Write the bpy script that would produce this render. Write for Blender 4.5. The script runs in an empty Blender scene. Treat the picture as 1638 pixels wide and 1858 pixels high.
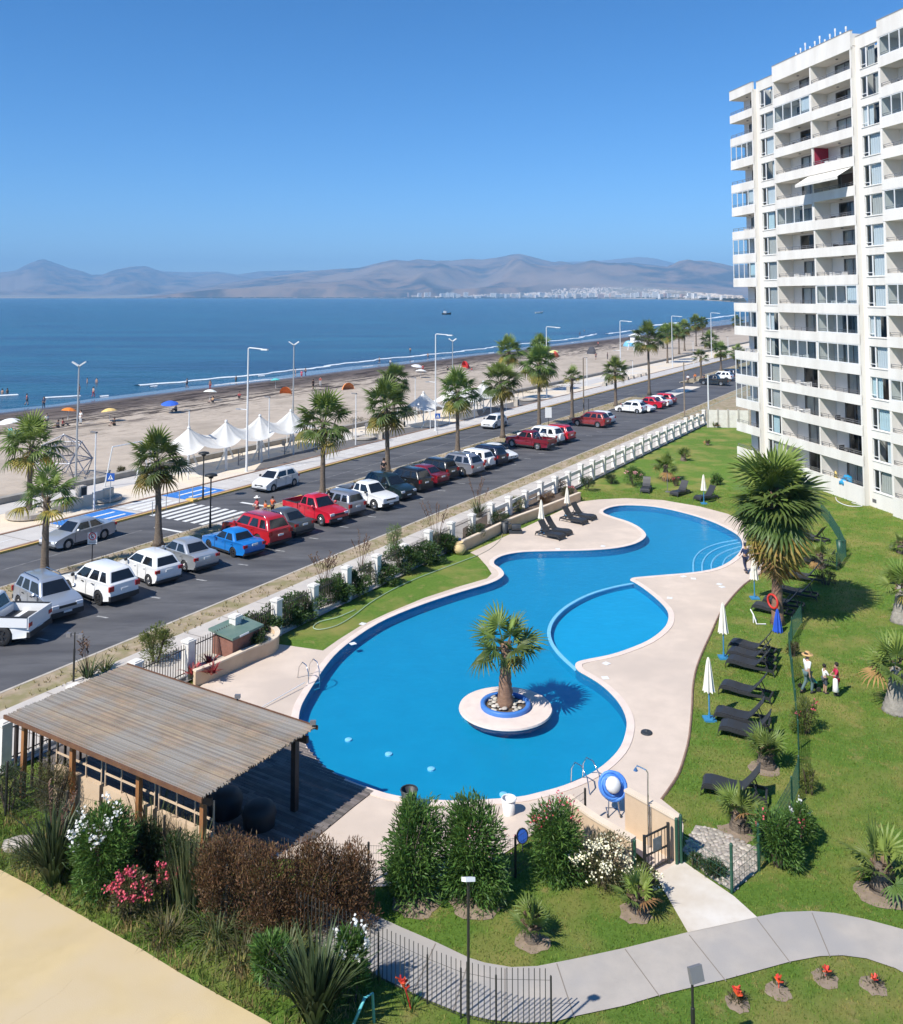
import bpy, math, random
import numpy as np
from mathutils import Vector, Matrix, Euler
R = math.radians
rnd = random.Random(7)

# ------------------------------------------------------------------ camera, light, exposure
FPX, CX, CY, PITCH, CAMH = 1610.0, 819.0, 425.5, R(4), 16.0
scene = bpy.context.scene
COL = scene.collection
cam_d = bpy.data.cameras.new('camera'); cam = bpy.data.objects.new('camera', cam_d); COL.objects.link(cam)
cam.location = (0, 0, CAMH); cam.rotation_euler = (math.pi / 2 + PITCH, 0, 0)
cam_d.sensor_fit = 'VERTICAL'; cam_d.sensor_height = 24.0; cam_d.lens = FPX / 1858 * 24.0
cam_d.shift_y = -(929 - CY) / 1858; cam_d.clip_start = 0.1; cam_d.clip_end = 60000
scene.camera = cam

SUN_EL = R(47); SUN_H = Vector((-0.72, -0.69, 0)).normalized()      # horizontal direction towards the sun
world = bpy.data.worlds.new('World'); scene.world = world; world.use_nodes = True
wn = world.node_tree.nodes; wl = world.node_tree.links
sky = wn.new('ShaderNodeTexSky'); sky.sky_type = 'NISHITA'; sky.sun_disc = False
sky.sun_elevation = SUN_EL; sky.sun_rotation = math.atan2(SUN_H.x, SUN_H.y)
sky.altitude = 0; sky.air_density = 0.8; sky.dust_density = 0.0; sky.ozone_density = 8.0
bg = wn['Background']; bg.inputs[1].default_value = 0.112; hsv = wn.new('ShaderNodeHueSaturation'); hsv.inputs['Saturation'].default_value = 1.18; hsv.inputs['Value'].default_value = 1.0
wl.new(sky.outputs[0], hsv.inputs['Color']); wl.new(hsv.outputs[0], bg.inputs[0])
sun_d = bpy.data.lights.new('sun', 'SUN'); sun_d.energy = 4.6; sun_d.angle = R(0.53); sun_d.color = (1.0, 0.955, 0.88)
sun = bpy.data.objects.new('sun', sun_d); COL.objects.link(sun)
sdir = Vector((SUN_H.x * math.cos(SUN_EL), SUN_H.y * math.cos(SUN_EL), math.sin(SUN_EL)))
sun.rotation_euler = sdir.to_track_quat('Z', 'Y').to_euler(); sun.location = sdir * 200
vs = scene.view_settings; vs.view_transform = 'Standard'; vs.look = 'None'; vs.gamma = 1; vs.exposure = 0.5
vs.use_curve_mapping = False
cy = scene.cycles; cy.max_bounces = 6; cy.diffuse_bounces = 3; cy.glossy_bounces = 3; cy.transmission_bounces = 4
cy.transparent_max_bounces = 12; cy.volume_bounces = 0; cy.use_denoising = True; cy.caustics_reflective = False; cy.caustics_refractive = False
cy.use_adaptive_sampling = True; cy.adaptive_threshold = 0.02

# ------------------------------------------------------------------ coordinates
CP, SP = math.cos(PITCH), math.sin(PITCH)
def ray(px, py):
    u = (px - CX) / FPX; v = -(py - CY) / FPX
    return Vector((u, CP - v * SP, SP + v * CP))
def G(px, py, z=0.0):
    d = ray(px, py); t = (z - CAMH) / d.z
    return Vector((d.x * t, d.y * t, z))
def AT(px, py, Y):
    d = ray(px, py); t = Y / d.y
    return Vector((d.x * t, Y, CAMH + d.z * t))
RA = R(29.9); SD = Vector((math.sin(RA), math.cos(RA), 0)); TD = Vector((-math.cos(RA), math.sin(RA), 0))
HAZE = 9.0e-5
K = CAMH / 17.0
def P(s, t, z=0.0):                                   # road frame: s along the avenue, t towards the sea
    return SD * s + TD * t + Vector((0, 0, z))
def ST(v): return v.dot(SD), v.dot(TD)
def gst(px, py, z=0.0): return ST(G(px, py, z))
ROADROT = math.pi / 2 - RA                            # yaw that turns +X onto SD

# ------------------------------------------------------------------ mesh building
class MB:
    def __init__(s): s.v = []; s.f = []; s.mi = []; s.m = 0
    def add(s, vs, fs, M=None):
        o = len(s.v)
        s.v += [tuple(M @ Vector(p)) for p in vs] if M is not None else [tuple(p) for p in vs]
        for f in fs: s.f.append(tuple(i + o for i in f)); s.mi.append(s.m)
        return s
    def box(s, x0, x1, y0, y1, z0, z1, M=None):
        return s.add([(x0,y0,z0),(x1,y0,z0),(x1,y1,z0),(x0,y1,z0),(x0,y0,z1),(x1,y0,z1),(x1,y1,z1),(x0,y1,z1)],
                     [(3,2,1,0),(4,5,6,7),(0,1,5,4),(1,2,6,5),(2,3,7,6),(3,0,4,7)], M)
    def bar(s, p, q, w, h=None):
        p, q = Vector(p), Vector(q); d = q - p; L = d.length
        if L < 1e-6: return s
        h = h or w; x = d / L
        up = Vector((0,0,1)) if abs(x.z) < 0.95 else Vector((0,1,0))
        y = up.cross(x).normalized(); z = x.cross(y)
        M = Matrix(((x.x,y.x,z.x,p.x),(x.y,y.y,z.y,p.y),(x.z,y.z,z.z,p.z),(0,0,0,1)))
        return s.box(0, L, -w/2, w/2, -h/2, h/2, M)
    def tube(s, pts, r, n=6, cap=True, closed=False):
        pts = [Vector(p) for p in pts]; k = len(pts); rs = r if isinstance(r, (list, tuple)) else [r] * k
        o = len(s.v); ref = None
        for i, p in enumerate(pts):
            a = pts[i-1] if (i > 0 or closed) else p; b = pts[(i+1) % k] if (i < k-1 or closed) else p
            d = (b - a)
            d = d.normalized() if d.length > 1e-9 else Vector((0,0,1))
            if ref is None: ref = Vector((1,0,0)) if abs(d.x) < 0.8 else Vector((0,1,0))
            u = (ref - d * ref.dot(d)).normalized(); w = d.cross(u); ref = u
            for j in range(n):
                a2 = 2 * math.pi * j / n
                s.v.append(tuple(p + (u * math.cos(a2) + w * math.sin(a2)) * rs[i]))
        for i in range(k if closed else k - 1):
            i2 = (i + 1) % k
            for j in range(n):
                j2 = (j + 1) % n
                s.f.append((o+i*n+j, o+i*n+j2, o+i2*n+j2, o+i2*n+j)); s.mi.append(s.m)
        if cap and not closed:
            s.f.append(tuple(o + j for j in reversed(range(n)))); s.mi.append(s.m)
            s.f.append(tuple(o + (k-1)*n + j for j in range(n))); s.mi.append(s.m)
        return s
    def lathe(s, prof, n=16, M=None, cap=True):
        vs = []; fs = []
        for r, z in prof:
            for j in range(n):
                a = 2*math.pi*j/n; vs.append((r*math.cos(a), r*math.sin(a), z))
        for i in range(len(prof)-1):
            for j in range(n):
                j2 = (j+1) % n; fs.append((i*n+j, i*n+j2, (i+1)*n+j2, (i+1)*n+j))
        if cap:
            fs.append(tuple(reversed(range(n)))); fs.append(tuple((len(prof)-1)*n + j for j in range(n)))
        return s.add(vs, fs, M)
    def prism(s, poly, z0, z1, M=None):
        n = len(poly); vs = [(p[0],p[1],z0) for p in poly] + [(p[0],p[1],z1) for p in poly]
        fs = [tuple(reversed(range(n))), tuple(range(n, 2*n))] + [(i,(i+1)%n,n+(i+1)%n,n+i) for i in range(n)]
        return s.add(vs, fs, M)
    def mesh(s, name, mats, smooth=False):
        me = bpy.data.meshes.new(name); me.from_pydata(s.v, [], s.f)
        for m in (mats if isinstance(mats, (list, tuple)) else [mats]): me.materials.append(m)
        if any(s.mi): me.polygons.foreach_set('material_index', s.mi)
        if smooth: me.polygons.foreach_set('use_smooth', [True]*len(me.polygons))
        me.update(); return me
    def build(s, name, mats, parent=None, smooth=False):
        return link(name, s.mesh(name, mats, smooth), parent)
def link(name, data, parent=None, M=None):
    o = bpy.data.objects.new(name, data); COL.objects.link(o)
    if parent is not None: o.parent = parent
    if M is not None: o.matrix_local = M
    return o
def tag(o, label=None, cat=None, group=None, kind=None):
    if label: o['label'] = label
    if cat: o['category'] = cat
    if group: o['group'] = group
    if kind: o['kind'] = kind
    return o
def thing(name, label, cat, loc=(0,0,0), rz=0.0, group=None):
    o = bpy.data.objects.new(name, None); COL.objects.link(o); o.empty_display_size = 0.2
    o.location = loc; o.rotation_euler = (0,0,rz)
    return tag(o, label, cat, group)
def struct(o): o['kind'] = 'structure'; return o
def copy_tree(o, parent=None):
    c = o.copy(); COL.objects.link(c)
    if parent is not None: c.parent = parent
    for ch in CHILDREN.get(o.name, None) or o.children: copy_tree(ch, c)
    return c
CHILDREN = {}
def T(x, y, z): return Matrix.Translation((x, y, z))
def RZ(a): return Matrix.Rotation(a, 4, 'Z')
def RX(a): return Matrix.Rotation(a, 4, 'X')
def RY(a): return Matrix.Rotation(a, 4, 'Y')
def SC(a, b=None, c=None): return Matrix.Diagonal((a, b if b else a, c if c else a, 1))
def np_mesh(name, V, Fq, mats, mi=None, smooth=False):
    """V (n,3) array, Fq (m,k) array of k-gons"""
    V = np.asarray(V, dtype=np.float32); Fq = np.asarray(Fq, dtype=np.int32); m, k = Fq.shape
    me = bpy.data.meshes.new(name); me.vertices.add(len(V)); me.vertices.foreach_set('co', V.ravel())
    me.loops.add(m*k); me.loops.foreach_set('vertex_index', Fq.ravel())
    me.polygons.add(m); me.polygons.foreach_set('loop_start', np.arange(0, m*k, k, dtype=np.int32))
    for mm in (mats if isinstance(mats, (list, tuple)) else [mats]): me.materials.append(mm)
    if mi is not None: me.polygons.foreach_set('material_index', np.asarray(mi, dtype=np.int32))
    if smooth: me.polygons.foreach_set('use_smooth', np.ones(m, dtype=bool))
    me.update(calc_edges=True); me.validate(); return me
def fill_mesh(name, loops, mats, z=0.0, extrude=0.0):
    """flat sheet from an outer outline and holes (even-odd), optionally a slab"""
    cu = bpy.data.curves.new('tmp', 'CURVE'); cu.dimensions = '2D'; cu.fill_mode = 'BOTH'; cu.extrude = extrude / 2
    for lp in loops:
        sp = cu.splines.new('POLY'); sp.points.add(len(lp)-1); sp.use_cyclic_u = True
        for i, p in enumerate(lp): sp.points[i].co = (p[0], p[1], 0, 1)
    ob = bpy.data.objects.new('tmp', cu); COL.objects.link(ob)
    dg = bpy.context.evaluated_depsgraph_get()
    me = bpy.data.meshes.new_from_object(ob.evaluated_get(dg)); me.name = name
    bpy.data.objects.remove(ob); bpy.data.curves.remove(cu)
    me.transform(T(0, 0, z - extrude / 2 if extrude else z))
    me.materials.clear(); me.materials.append(mats)
    up = [p for p in me.polygons if abs(p.normal.z) > 0.9]
    if not extrude and up and up[0].normal.z < 0: me.flip_normals()
    return me
def smooth_loop(pts, sub=4, closed=True):
    """Catmull-Rom through the points"""
    pts = [Vector(p) for p in pts]; n = len(pts); out = []
    for i in range(n if closed else n-1):
        p0 = pts[(i-1) % n] if closed or i > 0 else pts[i]; p1 = pts[i]; p2 = pts[(i+1) % n]
        p3 = pts[(i+2) % n] if closed or i < n-2 else p2
        for j in range(sub):
            t = j / sub
            out.append(0.5*((2*p1)+(p2-p0)*t+(2*p0-5*p1+4*p2-p3)*t*t+(3*p1-p0-3*p2+p3)*t**3))
    if not closed: out.append(pts[-1])
    return out
def inside(p, poly):
    x, y = p[0], p[1]; c = False; n = len(poly); j = n-1
    for i in range(n):
        a, b = poly[i], poly[j]
        if (a[1] > y) != (b[1] > y) and x < (b[0]-a[0])*(y-a[1])/(b[1]-a[1])+a[0]: c = not c
        j = i
    return c
def inside_np(X, Y, poly):
    c = np.zeros(X.shape, bool); n = len(poly); j = n-1
    for i in range(n):
        a, b = poly[i], poly[j]
        if a[1] != b[1]:
            c ^= ((a[1] > Y) != (b[1] > Y)) & (X < (b[0]-a[0])*(Y-a[1])/(b[1]-a[1])+a[0])
        j = i
    return c
def offset_loop(pts, d):
    n = len(pts); out = []
    area = sum(pts[i][0]*pts[(i+1)%n][1]-pts[(i+1)%n][0]*pts[i][1] for i in range(n))
    sg = 1 if area > 0 else -1
    for i in range(n):
        a, b = Vector(pts[i-1][:2]), Vector(pts[(i+1)%n][:2]); t = (b-a)
        t = t.normalized() if t.length > 1e-9 else Vector((1,0))
        out.append(Vector((pts[i][0]+t.y*d*sg, pts[i][1]-t.x*d*sg, 0)))
    return out

# ------------------------------------------------------------------ materials
MATS = {}
def new_mat(name):
    m = bpy.data.materials.new(name); m.use_nodes = True; MATS[name] = m
    return m, m.node_tree.nodes, m.node_tree.links, m.node_tree.nodes['Principled BSDF']
def rgb(c): return (c[0], c[1], c[2], 1)
def pmat(name, c1, c2=None, scale=4.0, rough=0.7, bump=0.0, bscale=None, metal=0.0, spec=0.5, detail=4.0,
         c3=None, scale3=0.4, lo=0.35, hi=0.65, coat=0.0, rand=0.0, trans=0.0, island=0.0, world=True, stretch=None):
    m, n, l, b = new_mat(name)
    b.inputs['Roughness'].default_value = rough; b.inputs['Metallic'].default_value = metal
    b.inputs['Specular IOR Level'].default_value = spec; b.inputs['Coat Weight'].default_value = coat
    if coat: b.inputs['Coat Roughness'].default_value = 0.05
    out = None
    if c2 or bump:
        if world:
            co = n.new('ShaderNodeNewGeometry').outputs['Position']
        else: co = n.new('ShaderNodeTexCoord').outputs['Object']
        if stretch:
            mp = n.new('ShaderNodeMapping'); mp.inputs['Scale'].default_value = stretch[:3]
            if len(stretch) > 3: mp.inputs['Rotation'].default_value = (0, 0, stretch[3])
            l.new(co, mp.inputs[0]); co = mp.outputs[0]
    def noise(sc, det=detail):
        t = n.new('ShaderNodeTexNoise'); t.inputs['Scale'].default_value = sc; t.inputs['Detail'].default_value = det
        t.inputs['Roughness'].default_value = 0.6; l.new(co, t.inputs['Vector']); return t.outputs['Fac']
    def ramp(f, a, d):
        r = n.new('ShaderNodeMapRange'); r.inputs[1].default_value = a; r.inputs[2].default_value = d; r.clamp = True
        l.new(f, r.inputs[0]); return r.outputs[0]
    def mix(f, a, d):
        x = n.new('ShaderNodeMix'); x.data_type = 'RGBA'
        if isinstance(f, float): x.inputs[0].default_value = f
        else: l.new(f, x.inputs[0])
        for k, q in ((6, a), (7, d)):
            if isinstance(q, tuple): x.inputs[k].default_value = rgb(q)
            else: l.new(q, x.inputs[k])
        return x.outputs[2]
    if c2:
        out = mix(ramp(noise(scale), lo, hi), tuple(c1), tuple(c2))
        if c3: out = mix(ramp(noise(scale3, 3), 0.45, 0.62), out, tuple(c3))
    else: b.inputs['Base Color'].default_value = rgb(c1)
    if rand or island:
        hs = n.new('ShaderNodeHueSaturation')
        if out is None: hs.inputs['Color'].default_value = rgb(c1)
        else: l.new(out, hs.inputs['Color'])
        src = n.new('ShaderNodeObjectInfo').outputs['Random'] if rand else n.new('ShaderNodeNewGeometry').outputs['Random Per Island']
        a = rand or island
        r = n.new('ShaderNodeMapRange'); r.inputs[3].default_value = 1-a; r.inputs[4].default_value = 1+a; l.new(src, r.inputs[0])
        l.new(r.outputs[0], hs.inputs['Value'])
        r2 = n.new('ShaderNodeMapRange'); r2.inputs[3].default_value = 0.5-a*0.05; r2.inputs[4].default_value = 0.5+a*0.05
        w = n.new('ShaderNodeMath'); w.operation = 'FRACT'
        w2 = n.new('ShaderNodeMath'); w2.operation = 'MULTIPLY'; w2.inputs[1].default_value = 7.31; l.new(src, w2.inputs[0]); l.new(w2.outputs[0], w.inputs[0])
        l.new(w.outputs[0], r2.inputs[0]); l.new(r2.outputs[0], hs.inputs['Hue'])
        out = hs.outputs[0]
    if out is not None: l.new(out, b.inputs['Base Color'])
    if bump:
        bp = n.new('ShaderNodeBump'); bp.inputs['Strength'].default_value = bump; bp.inputs['Distance'].default_value = 0.05
        l.new(noise(bscale or scale*4, 5), bp.inputs['Height']); l.new(bp.outputs[0], b.inputs['Normal'])
    if trans:
        tr = n.new('ShaderNodeBsdfTranslucent'); ms = n.new('ShaderNodeMixShader'); ms.inputs[0].default_value = trans
        if out is not None: l.new(out, tr.inputs[0])
        else: tr.inputs[0].default_value = rgb(c1)
        l.new(b.outputs[0], ms.inputs[1]); l.new(tr.outputs[0], ms.inputs[2])
        l.new(ms.outputs[0], n['Material Output'].inputs[0])
    return m
def schlick(n, l, f0, nrm=None):
    lw = n.new('ShaderNodeLayerWeight'); lw.inputs[0].default_value = 0.5
    if nrm is not None: l.new(nrm, lw.inputs['Normal'])
    pw = n.new('ShaderNodeMath'); pw.operation = 'POWER'; pw.inputs[1].default_value = 5; l.new(lw.outputs['Facing'], pw.inputs[0])
    ma = n.new('ShaderNodeMath'); ma.operation = 'MULTIPLY_ADD'; ma.inputs[1].default_value = 1-f0; ma.inputs[2].default_value = f0; l.new(pw.outputs[0], ma.inputs[0])
    return ma.outputs[0]
def glass_mat(name, tint=(0.35,0.4,0.42), alpha=0.35, rough=0.03):
    """window pane: mirror reflection over a see-through tinted sheet"""
    m, n, l, b = new_mat(name)
    tr = n.new('ShaderNodeBsdfTransparent'); tr.inputs[0].default_value = rgb(tint)
    gl = n.new('ShaderNodeBsdfGlossy'); gl.inputs['Roughness'].default_value = rough
    ms = n.new('ShaderNodeMixShader'); l.new(schlick(n, l, 0.05), ms.inputs[0]); l.new(tr.outputs[0], ms.inputs[1]); l.new(gl.outputs[0], ms.inputs[2])
    l.new(ms.outputs[0], n['Material Output'].inputs[0]); return m
# ------------------------------------------------------------------ the setting
def Q(s, t, z=0.0): return P(s*K, t*K, z)
def qst(px, py, z=0.0):
    a, b = gst(px, py, z); return a/K, b/K
M_asph = pmat('asphalt', (0.080,0.080,0.086), (0.125,0.124,0.128), 2.2, 0.85, 0.3, 60, c3=(0.062,0.062,0.068), scale3=0.55, stretch=(0.3,1.2,1,-ROADROT), detail=8)
M_dirt = pmat('dirt', (0.42,0.33,0.23), (0.30,0.23,0.15), 1.6, 0.95, 0.5, 14, c3=(0.24,0.21,0.10), scale3=0.9)
M_kerb = pmat('kerb', (0.52,0.47,0.40), (0.40,0.36,0.31), 2.0, 0.85, 0.2, 20)
M_walk = pmat('walk_concrete', (0.56,0.51,0.45), (0.47,0.43,0.39), 0.8, 0.85, 0.15, 30)
M_prom = pmat('promenade_paving', (0.74,0.63,0.48), (0.66,0.55,0.42), 0.6, 0.85, 0.1, 20, c3=(0.62,0.57,0.5), scale3=0.12)
M_cycle = pmat('cycle_concrete', (0.56,0.53,0.49), (0.50,0.47,0.44), 0.7, 0.85)
M_rubber = pmat('play_rubber', (0.12,0.11,0.105), (0.16,0.15,0.14), 2.0, 0.9, 0.2, 40)
M_wall_c = pmat('seawall', (0.26,0.24,0.21), (0.34,0.31,0.27), 1.5, 0.9, 0.2, 12)
M_white = pmat('road_paint', (0.78,0.78,0.76), (0.62,0.62,0.60), 5.0, 0.7)
M_yellow = pmat('yellow_paint', (0.72,0.47,0.10), (0.62,0.42,0.14), 3.0, 0.7)
M_bluep = pmat('blue_paint', (0.03,0.16,0.50), (0.05,0.22,0.58), 1.5, 0.6)
M_brick = pmat('brick_edge', (0.33,0.20,0.13), (0.22,0.13,0.09), 1.2, 0.85)
M_deck = pmat('pool_deck', (0.64,0.53,0.435), (0.57,0.47,0.385), 1.1, 0.85, 0.12, 45, c3=(0.53,0.44,0.365), scale3=0.22)
M_path = pmat('path_concrete', (0.435,0.39,0.34), (0.375,0.34,0.30), 1.3, 0.85, 0.12, 50, c3=(0.34,0.32,0.30), scale3=0.3)
M_tan = pmat('tan_court', (0.56,0.435,0.235), (0.50,0.385,0.205), 0.8, 0.9, 0.15, 40, c3=(0.53,0.42,0.26), scale3=0.3)
M_joint = pmat('joint', (0.22,0.19,0.16), rough=0.9)

def lawn_mat():
    m, n, l, b = new_mat('lawn'); b.inputs['Roughness'].default_value = 0.9; b.inputs['Specular IOR Level'].default_value = 0.15
    co = n.new('ShaderNodeNewGeometry').outputs['Position']
    def nz(sc, d=3, r=0.6):
        t = n.new('ShaderNodeTexNoise'); t.inputs['Scale'].default_value = sc; t.inputs['Detail'].default_value = d; t.inputs['Roughness'].default_value = r
        l.new(co, t.inputs['Vector']); return t.outputs['Fac']
    def rp(f, a, d):
        r = n.new('ShaderNodeMapRange'); r.inputs[1].default_value = a; r.inputs[2].default_value = d; l.new(f, r.inputs[0]); return r.outputs[0]
    def mx(f, a, d):
        x = n.new('ShaderNodeMix'); x.data_type = 'RGBA'; l.new(f, x.inputs[0])
        for k, q in ((6, a), (7, d)):
            if isinstance(q, tuple): x.inputs[k].default_value = rgb(q)
            else: l.new(q, x.inputs[k])
        return x.outputs[2]
    c = mx(rp(nz(6, 6, 0.75), 0.35, 0.7), (0.090,0.170,0.022), (0.155,0.255,0.042))
    c = mx(rp(nz(0.35, 3), 0.45, 0.66), c, (0.265,0.255,0.072))
    c = mx(rp(nz(1.3, 5, 0.7), 0.57, 0.74), c, (0.330,0.265,0.105))
    l.new(c, b.inputs['Base Color'])
    bp = n.new('ShaderNodeBump'); bp.inputs['Strength'].default_value = 0.9; bp.inputs['Distance'].default_value = 0.06
    l.new(nz(28, 6, 0.8), bp.inputs['Height']); l.new(bp.outputs[0], b.inputs['Normal'])
    return m
M_lawn = lawn_mat()
def sand_mat():
    m, n, l, b = new_mat('beach_sand'); b.inputs['Roughness'].default_value = 0.9; b.inputs['Specular IOR Level'].default_value = 0.2
    g = n.new('ShaderNodeNewGeometry').outputs['Position']
    mp = n.new('ShaderNodeMapping'); mp.vector_type = 'POINT'; mp.inputs['Rotation'].default_value = (0,0,-ROADROT); l.new(g, mp.inputs[0])
    sx = n.new('ShaderNodeSeparateXYZ'); l.new(mp.outputs[0], sx.inputs[0])     # x = s, y = t
    st = n.new('ShaderNodeMapping'); st.inputs['Scale'].default_value = (0.045,0.22,1); l.new(mp.outputs[0], st.inputs[0])
    def nz(sc, vec, d=5, r=0.62):
        t = n.new('ShaderNodeTexNoise'); t.inputs['Scale'].default_value = sc; t.inputs['Detail'].default_value = d; t.inputs['Roughness'].default_value = r
        l.new(vec, t.inputs['Vector']); return t.outputs['Fac']
    def rp(f, a, d, c=0, e=1):
        r = n.new('ShaderNodeMapRange'); r.inputs[1].default_value = a; r.inputs[2].default_value = d; r.inputs[3].default_value = c; r.inputs[4].default_value = e
        l.new(f, r.inputs[0]); return r.outputs[0]
    def op(o, a, d):
        x = n.new('ShaderNodeMath'); x.operation = o
        for k, q in ((0, a), (1, d)):
            if isinstance(q, (int, float)): x.inputs[k].default_value = q
            else: l.new(q, x.inputs[k])
        return x.outputs[0]
    def mx(f, a, d):
        x = n.new('ShaderNodeMix'); x.data_type = 'RGBA'; l.new(f, x.inputs[0])
        for k, q in ((6, a), (7, d)):
            if isinstance(q, tuple): x.inputs[k].default_value = rgb(q)
            else: l.new(q, x.inputs[k])
        return x.outputs[2]
    warp = nz(0.05, g, 3)
    tt = op('ADD', sx.outputs[1], op('MULTIPLY', op('SUBTRACT', warp, 0.5), 14*K))
    dry = mx(rp(nz(0.6, g), 0.35, 0.7), (0.50,0.42,0.335), (0.41,0.34,0.27))
    dry = mx(rp(nz(0.12, g, 3), 0.5, 0.68), dry, (0.36,0.30,0.235))
    wet = mx(rp(nz(0.5, g), 0.35, 0.7), (0.105,0.082,0.070), (0.155,0.122,0.102))
    c = mx(rp(tt, 107*K, 117*K), dry, wet)
    kel = op('MULTIPLY', rp(nz(3.2, st.outputs[0], 6, 0.68), 0.49, 0.56), op('MULTIPLY', rp(tt, 97*K, 104*K), rp(tt, 131*K, 123*K)))
    c = mx(kel, c, (0.040,0.028,0.022))
    kel2 = op('MULTIPLY', rp(nz(6.5, st.outputs[0], 6, 0.7), 0.57, 0.63), rp(tt, 84*K, 101*K))
    c = mx(kel2, c, (0.11,0.085,0.065))
    l.new(c, b.inputs['Base Color'])
    l.new(rp(sx.outputs[1], 124*K, 129*K, 0.85, 0.10), b.inputs['Roughness']); l.new(rp(sx.outputs[1], 124*K, 129*K, 0.2, 0.8), b.inputs['Specular IOR Level'])
    bp = n.new('ShaderNodeBump'); bp.inputs['Distance'].default_value = 0.12
    l.new(rp(sx.outputs[1], 118*K, 128*K, 0.7, 0.02), bp.inputs['Strength']); l.new(nz(1.6, g, 6, 0.7), bp.inputs['Height']); l.new(bp.outputs[0], b.inputs['Normal'])
    return m
M_sand = sand_mat()
def sea_mat():
    m, n, l, b = new_mat('sea_water'); b.inputs['Roughness'].default_value = 0.22; b.inputs['IOR'].default_value = 1.33
    co = n.new('ShaderNodeNewGeometry').outputs['Position']
    mp = n.new('ShaderNodeMapping'); mp.inputs['Rotation'].default_value = (0,0,-ROADROT); mp.inputs['Scale'].default_value = (0.35,1,1); l.new(co, mp.inputs[0])
    def nz(sc, d=4):
        t = n.new('ShaderNodeTexNoise'); t.inputs['Scale'].default_value = sc; t.inputs['Detail'].default_value = d; l.new(mp.outputs[0], t.inputs['Vector']); return t.outputs['Fac']
    x = n.new('ShaderNodeMix'); x.data_type = 'RGBA'; r = n.new('ShaderNodeMapRange'); r.inputs[1].default_value = 0.40; r.inputs[2].default_value = 0.60
    l.new(nz(0.03, 9), r.inputs[0]); l.new(r.outputs[0], x.inputs[0])
    x.inputs[6].default_value = rgb((0.003,0.036,0.082)); x.inputs[7].default_value = rgb((0.008,0.085,0.130)); l.new(x.outputs[2], b.inputs['Base Color'])
    bp = n.new('ShaderNodeBump'); bp.inputs['Strength'].default_value = 0.8; bp.inputs['Distance'].default_value = 0.8
    ad = n.new('ShaderNodeMath'); ad.operation = 'MULTIPLY_ADD'; ad.inputs[1].default_value = 0.5; l.new(nz(1.1, 5), ad.inputs[0]); l.new(nz(0.16, 3), ad.inputs[2])
    l.new(ad.outputs[0], bp.inputs['Height']); l.new(bp.outputs[0], b.inputs['Normal'])
    return m
M_sea = sea_mat()
M_foam = pmat('foam', (0.80,0.82,0.84), (0.55,0.62,0.68), 1.5, 0.6)

def sheet(name, s0, s1, t0, t1, z, mat, label=None):
    mb = MB(); n = 24 if s1 - s0 > 200 else 1
    for i in range(n):
        a = s0 + (s1-s0)*i/n; b2 = s0 + (s1-s0)*(i+1)/n
        mb.add([Q(a,t0,z), Q(b2,t0,z), Q(b2,t1,z), Q(a,t1,z)], [(0,1,2,3)])
    return struct(mb.build(name, mat))
def kerb(name, s0, s1, t0, t1, z0, z1, mat):
    mb = MB(); mb.prism([Q(s0,t0), Q(s1,t0), Q(s1,t1), Q(s0,t1)], z0, z1); return struct(mb.build(name, mat))

S0, S1 = -40, 620
road = sheet('road', S0, S1, 36.4, 55.8, 0.0, M_asph)
sheet('verge', S0, S1, 34.7, 36.25, 0.07, M_dirt)
kerb('verge_kerb', S0, S1, 36.25, 36.4, -0.05, 0.08, M_kerb)
sheet('pavement', S0, 123, 30.2, 34.7, 0.078, M_walk)
# central reservation with a break at the turning place
for s0, s1 in ((S0, 49.5), (54.5, 146), (176, 560)):
    sheet('median', s0, s1, 46.45, 49.05, 0.12, M_dirt)
    kerb('median_kerb', s0, s1, 49.05, 49.2, -0.05, 0.13, M_kerb); kerb('median_kerb', s0, s1, 46.3, 46.45, -0.05, 0.13, M_kerb)
kerb('median_crossing', 49.5, 54.5, 46.3, 49.2, -0.05, 0.05, M_walk)
kerb('traffic_island', 152, 169, 43.2, 46.0, -0.05, 0.12, M_prom)
# promenade side
kerb('sea_kerb', S0, 520, 55.8, 55.95, -0.05, 0.13, M_yellow)
kerb('brick_edge', S0, 520, 55.95, 56.35, -0.05, 0.125, M_brick)
sheet('cycle_path', S0, 520, 56.35, 59.7, 0.12, M_cycle)
kerb('promenade_step', S0, 520, 59.7, 59.95, -0.05, 0.17, M_brick)
sheet('promenade', S0, 520, 59.95, 68.2, 0.155, M_prom)
for s0, s1, ta, tb in ((66,100.5,59.96,63.2), (112,137,59.96,63.0)):
    mb = MB(); mb.add([Q(s0,ta,.160), Q(s1-1,ta,.160), Q(s1-4,tb,.160), Q(s0+5,tb,.160)], [(0,1,2,3)]); struct(mb.build('rubber_surface', M_rubber))
for s0, s1, t0, t1 in ((S0, 66, 65.2, 68.2), (62,75,63.5,65.0), (150,175,62.5,66)):
    sheet('promenade_strip', s0, s1, t0, t1, 0.160, M_cycle)
kerb('sea_wall', S0, 520, 68.25, 68.95, -0.3, 0.62, M_wall_c)
# joints in pavement
mb = MB()
for i in range(64):
    s = S0 + 3 + i*2.6
    if s < 122: mb.add([Q(s,30.3,.082), Q(s+.05,30.3,.082), Q(s+.05,34.65,.082), Q(s,34.65,.082)], [(0,1,2,3)])
for i in range(110):
    s = S0 + 3 + i*3.2
    mb.add([Q(s,56.4,.124), Q(s+.06,56.4,.124), Q(s+.06,59.65,.124), Q(s,59.65,.124)], [(0,1,2,3)])
struct(mb.build('pavement_joint', M_joint))

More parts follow.
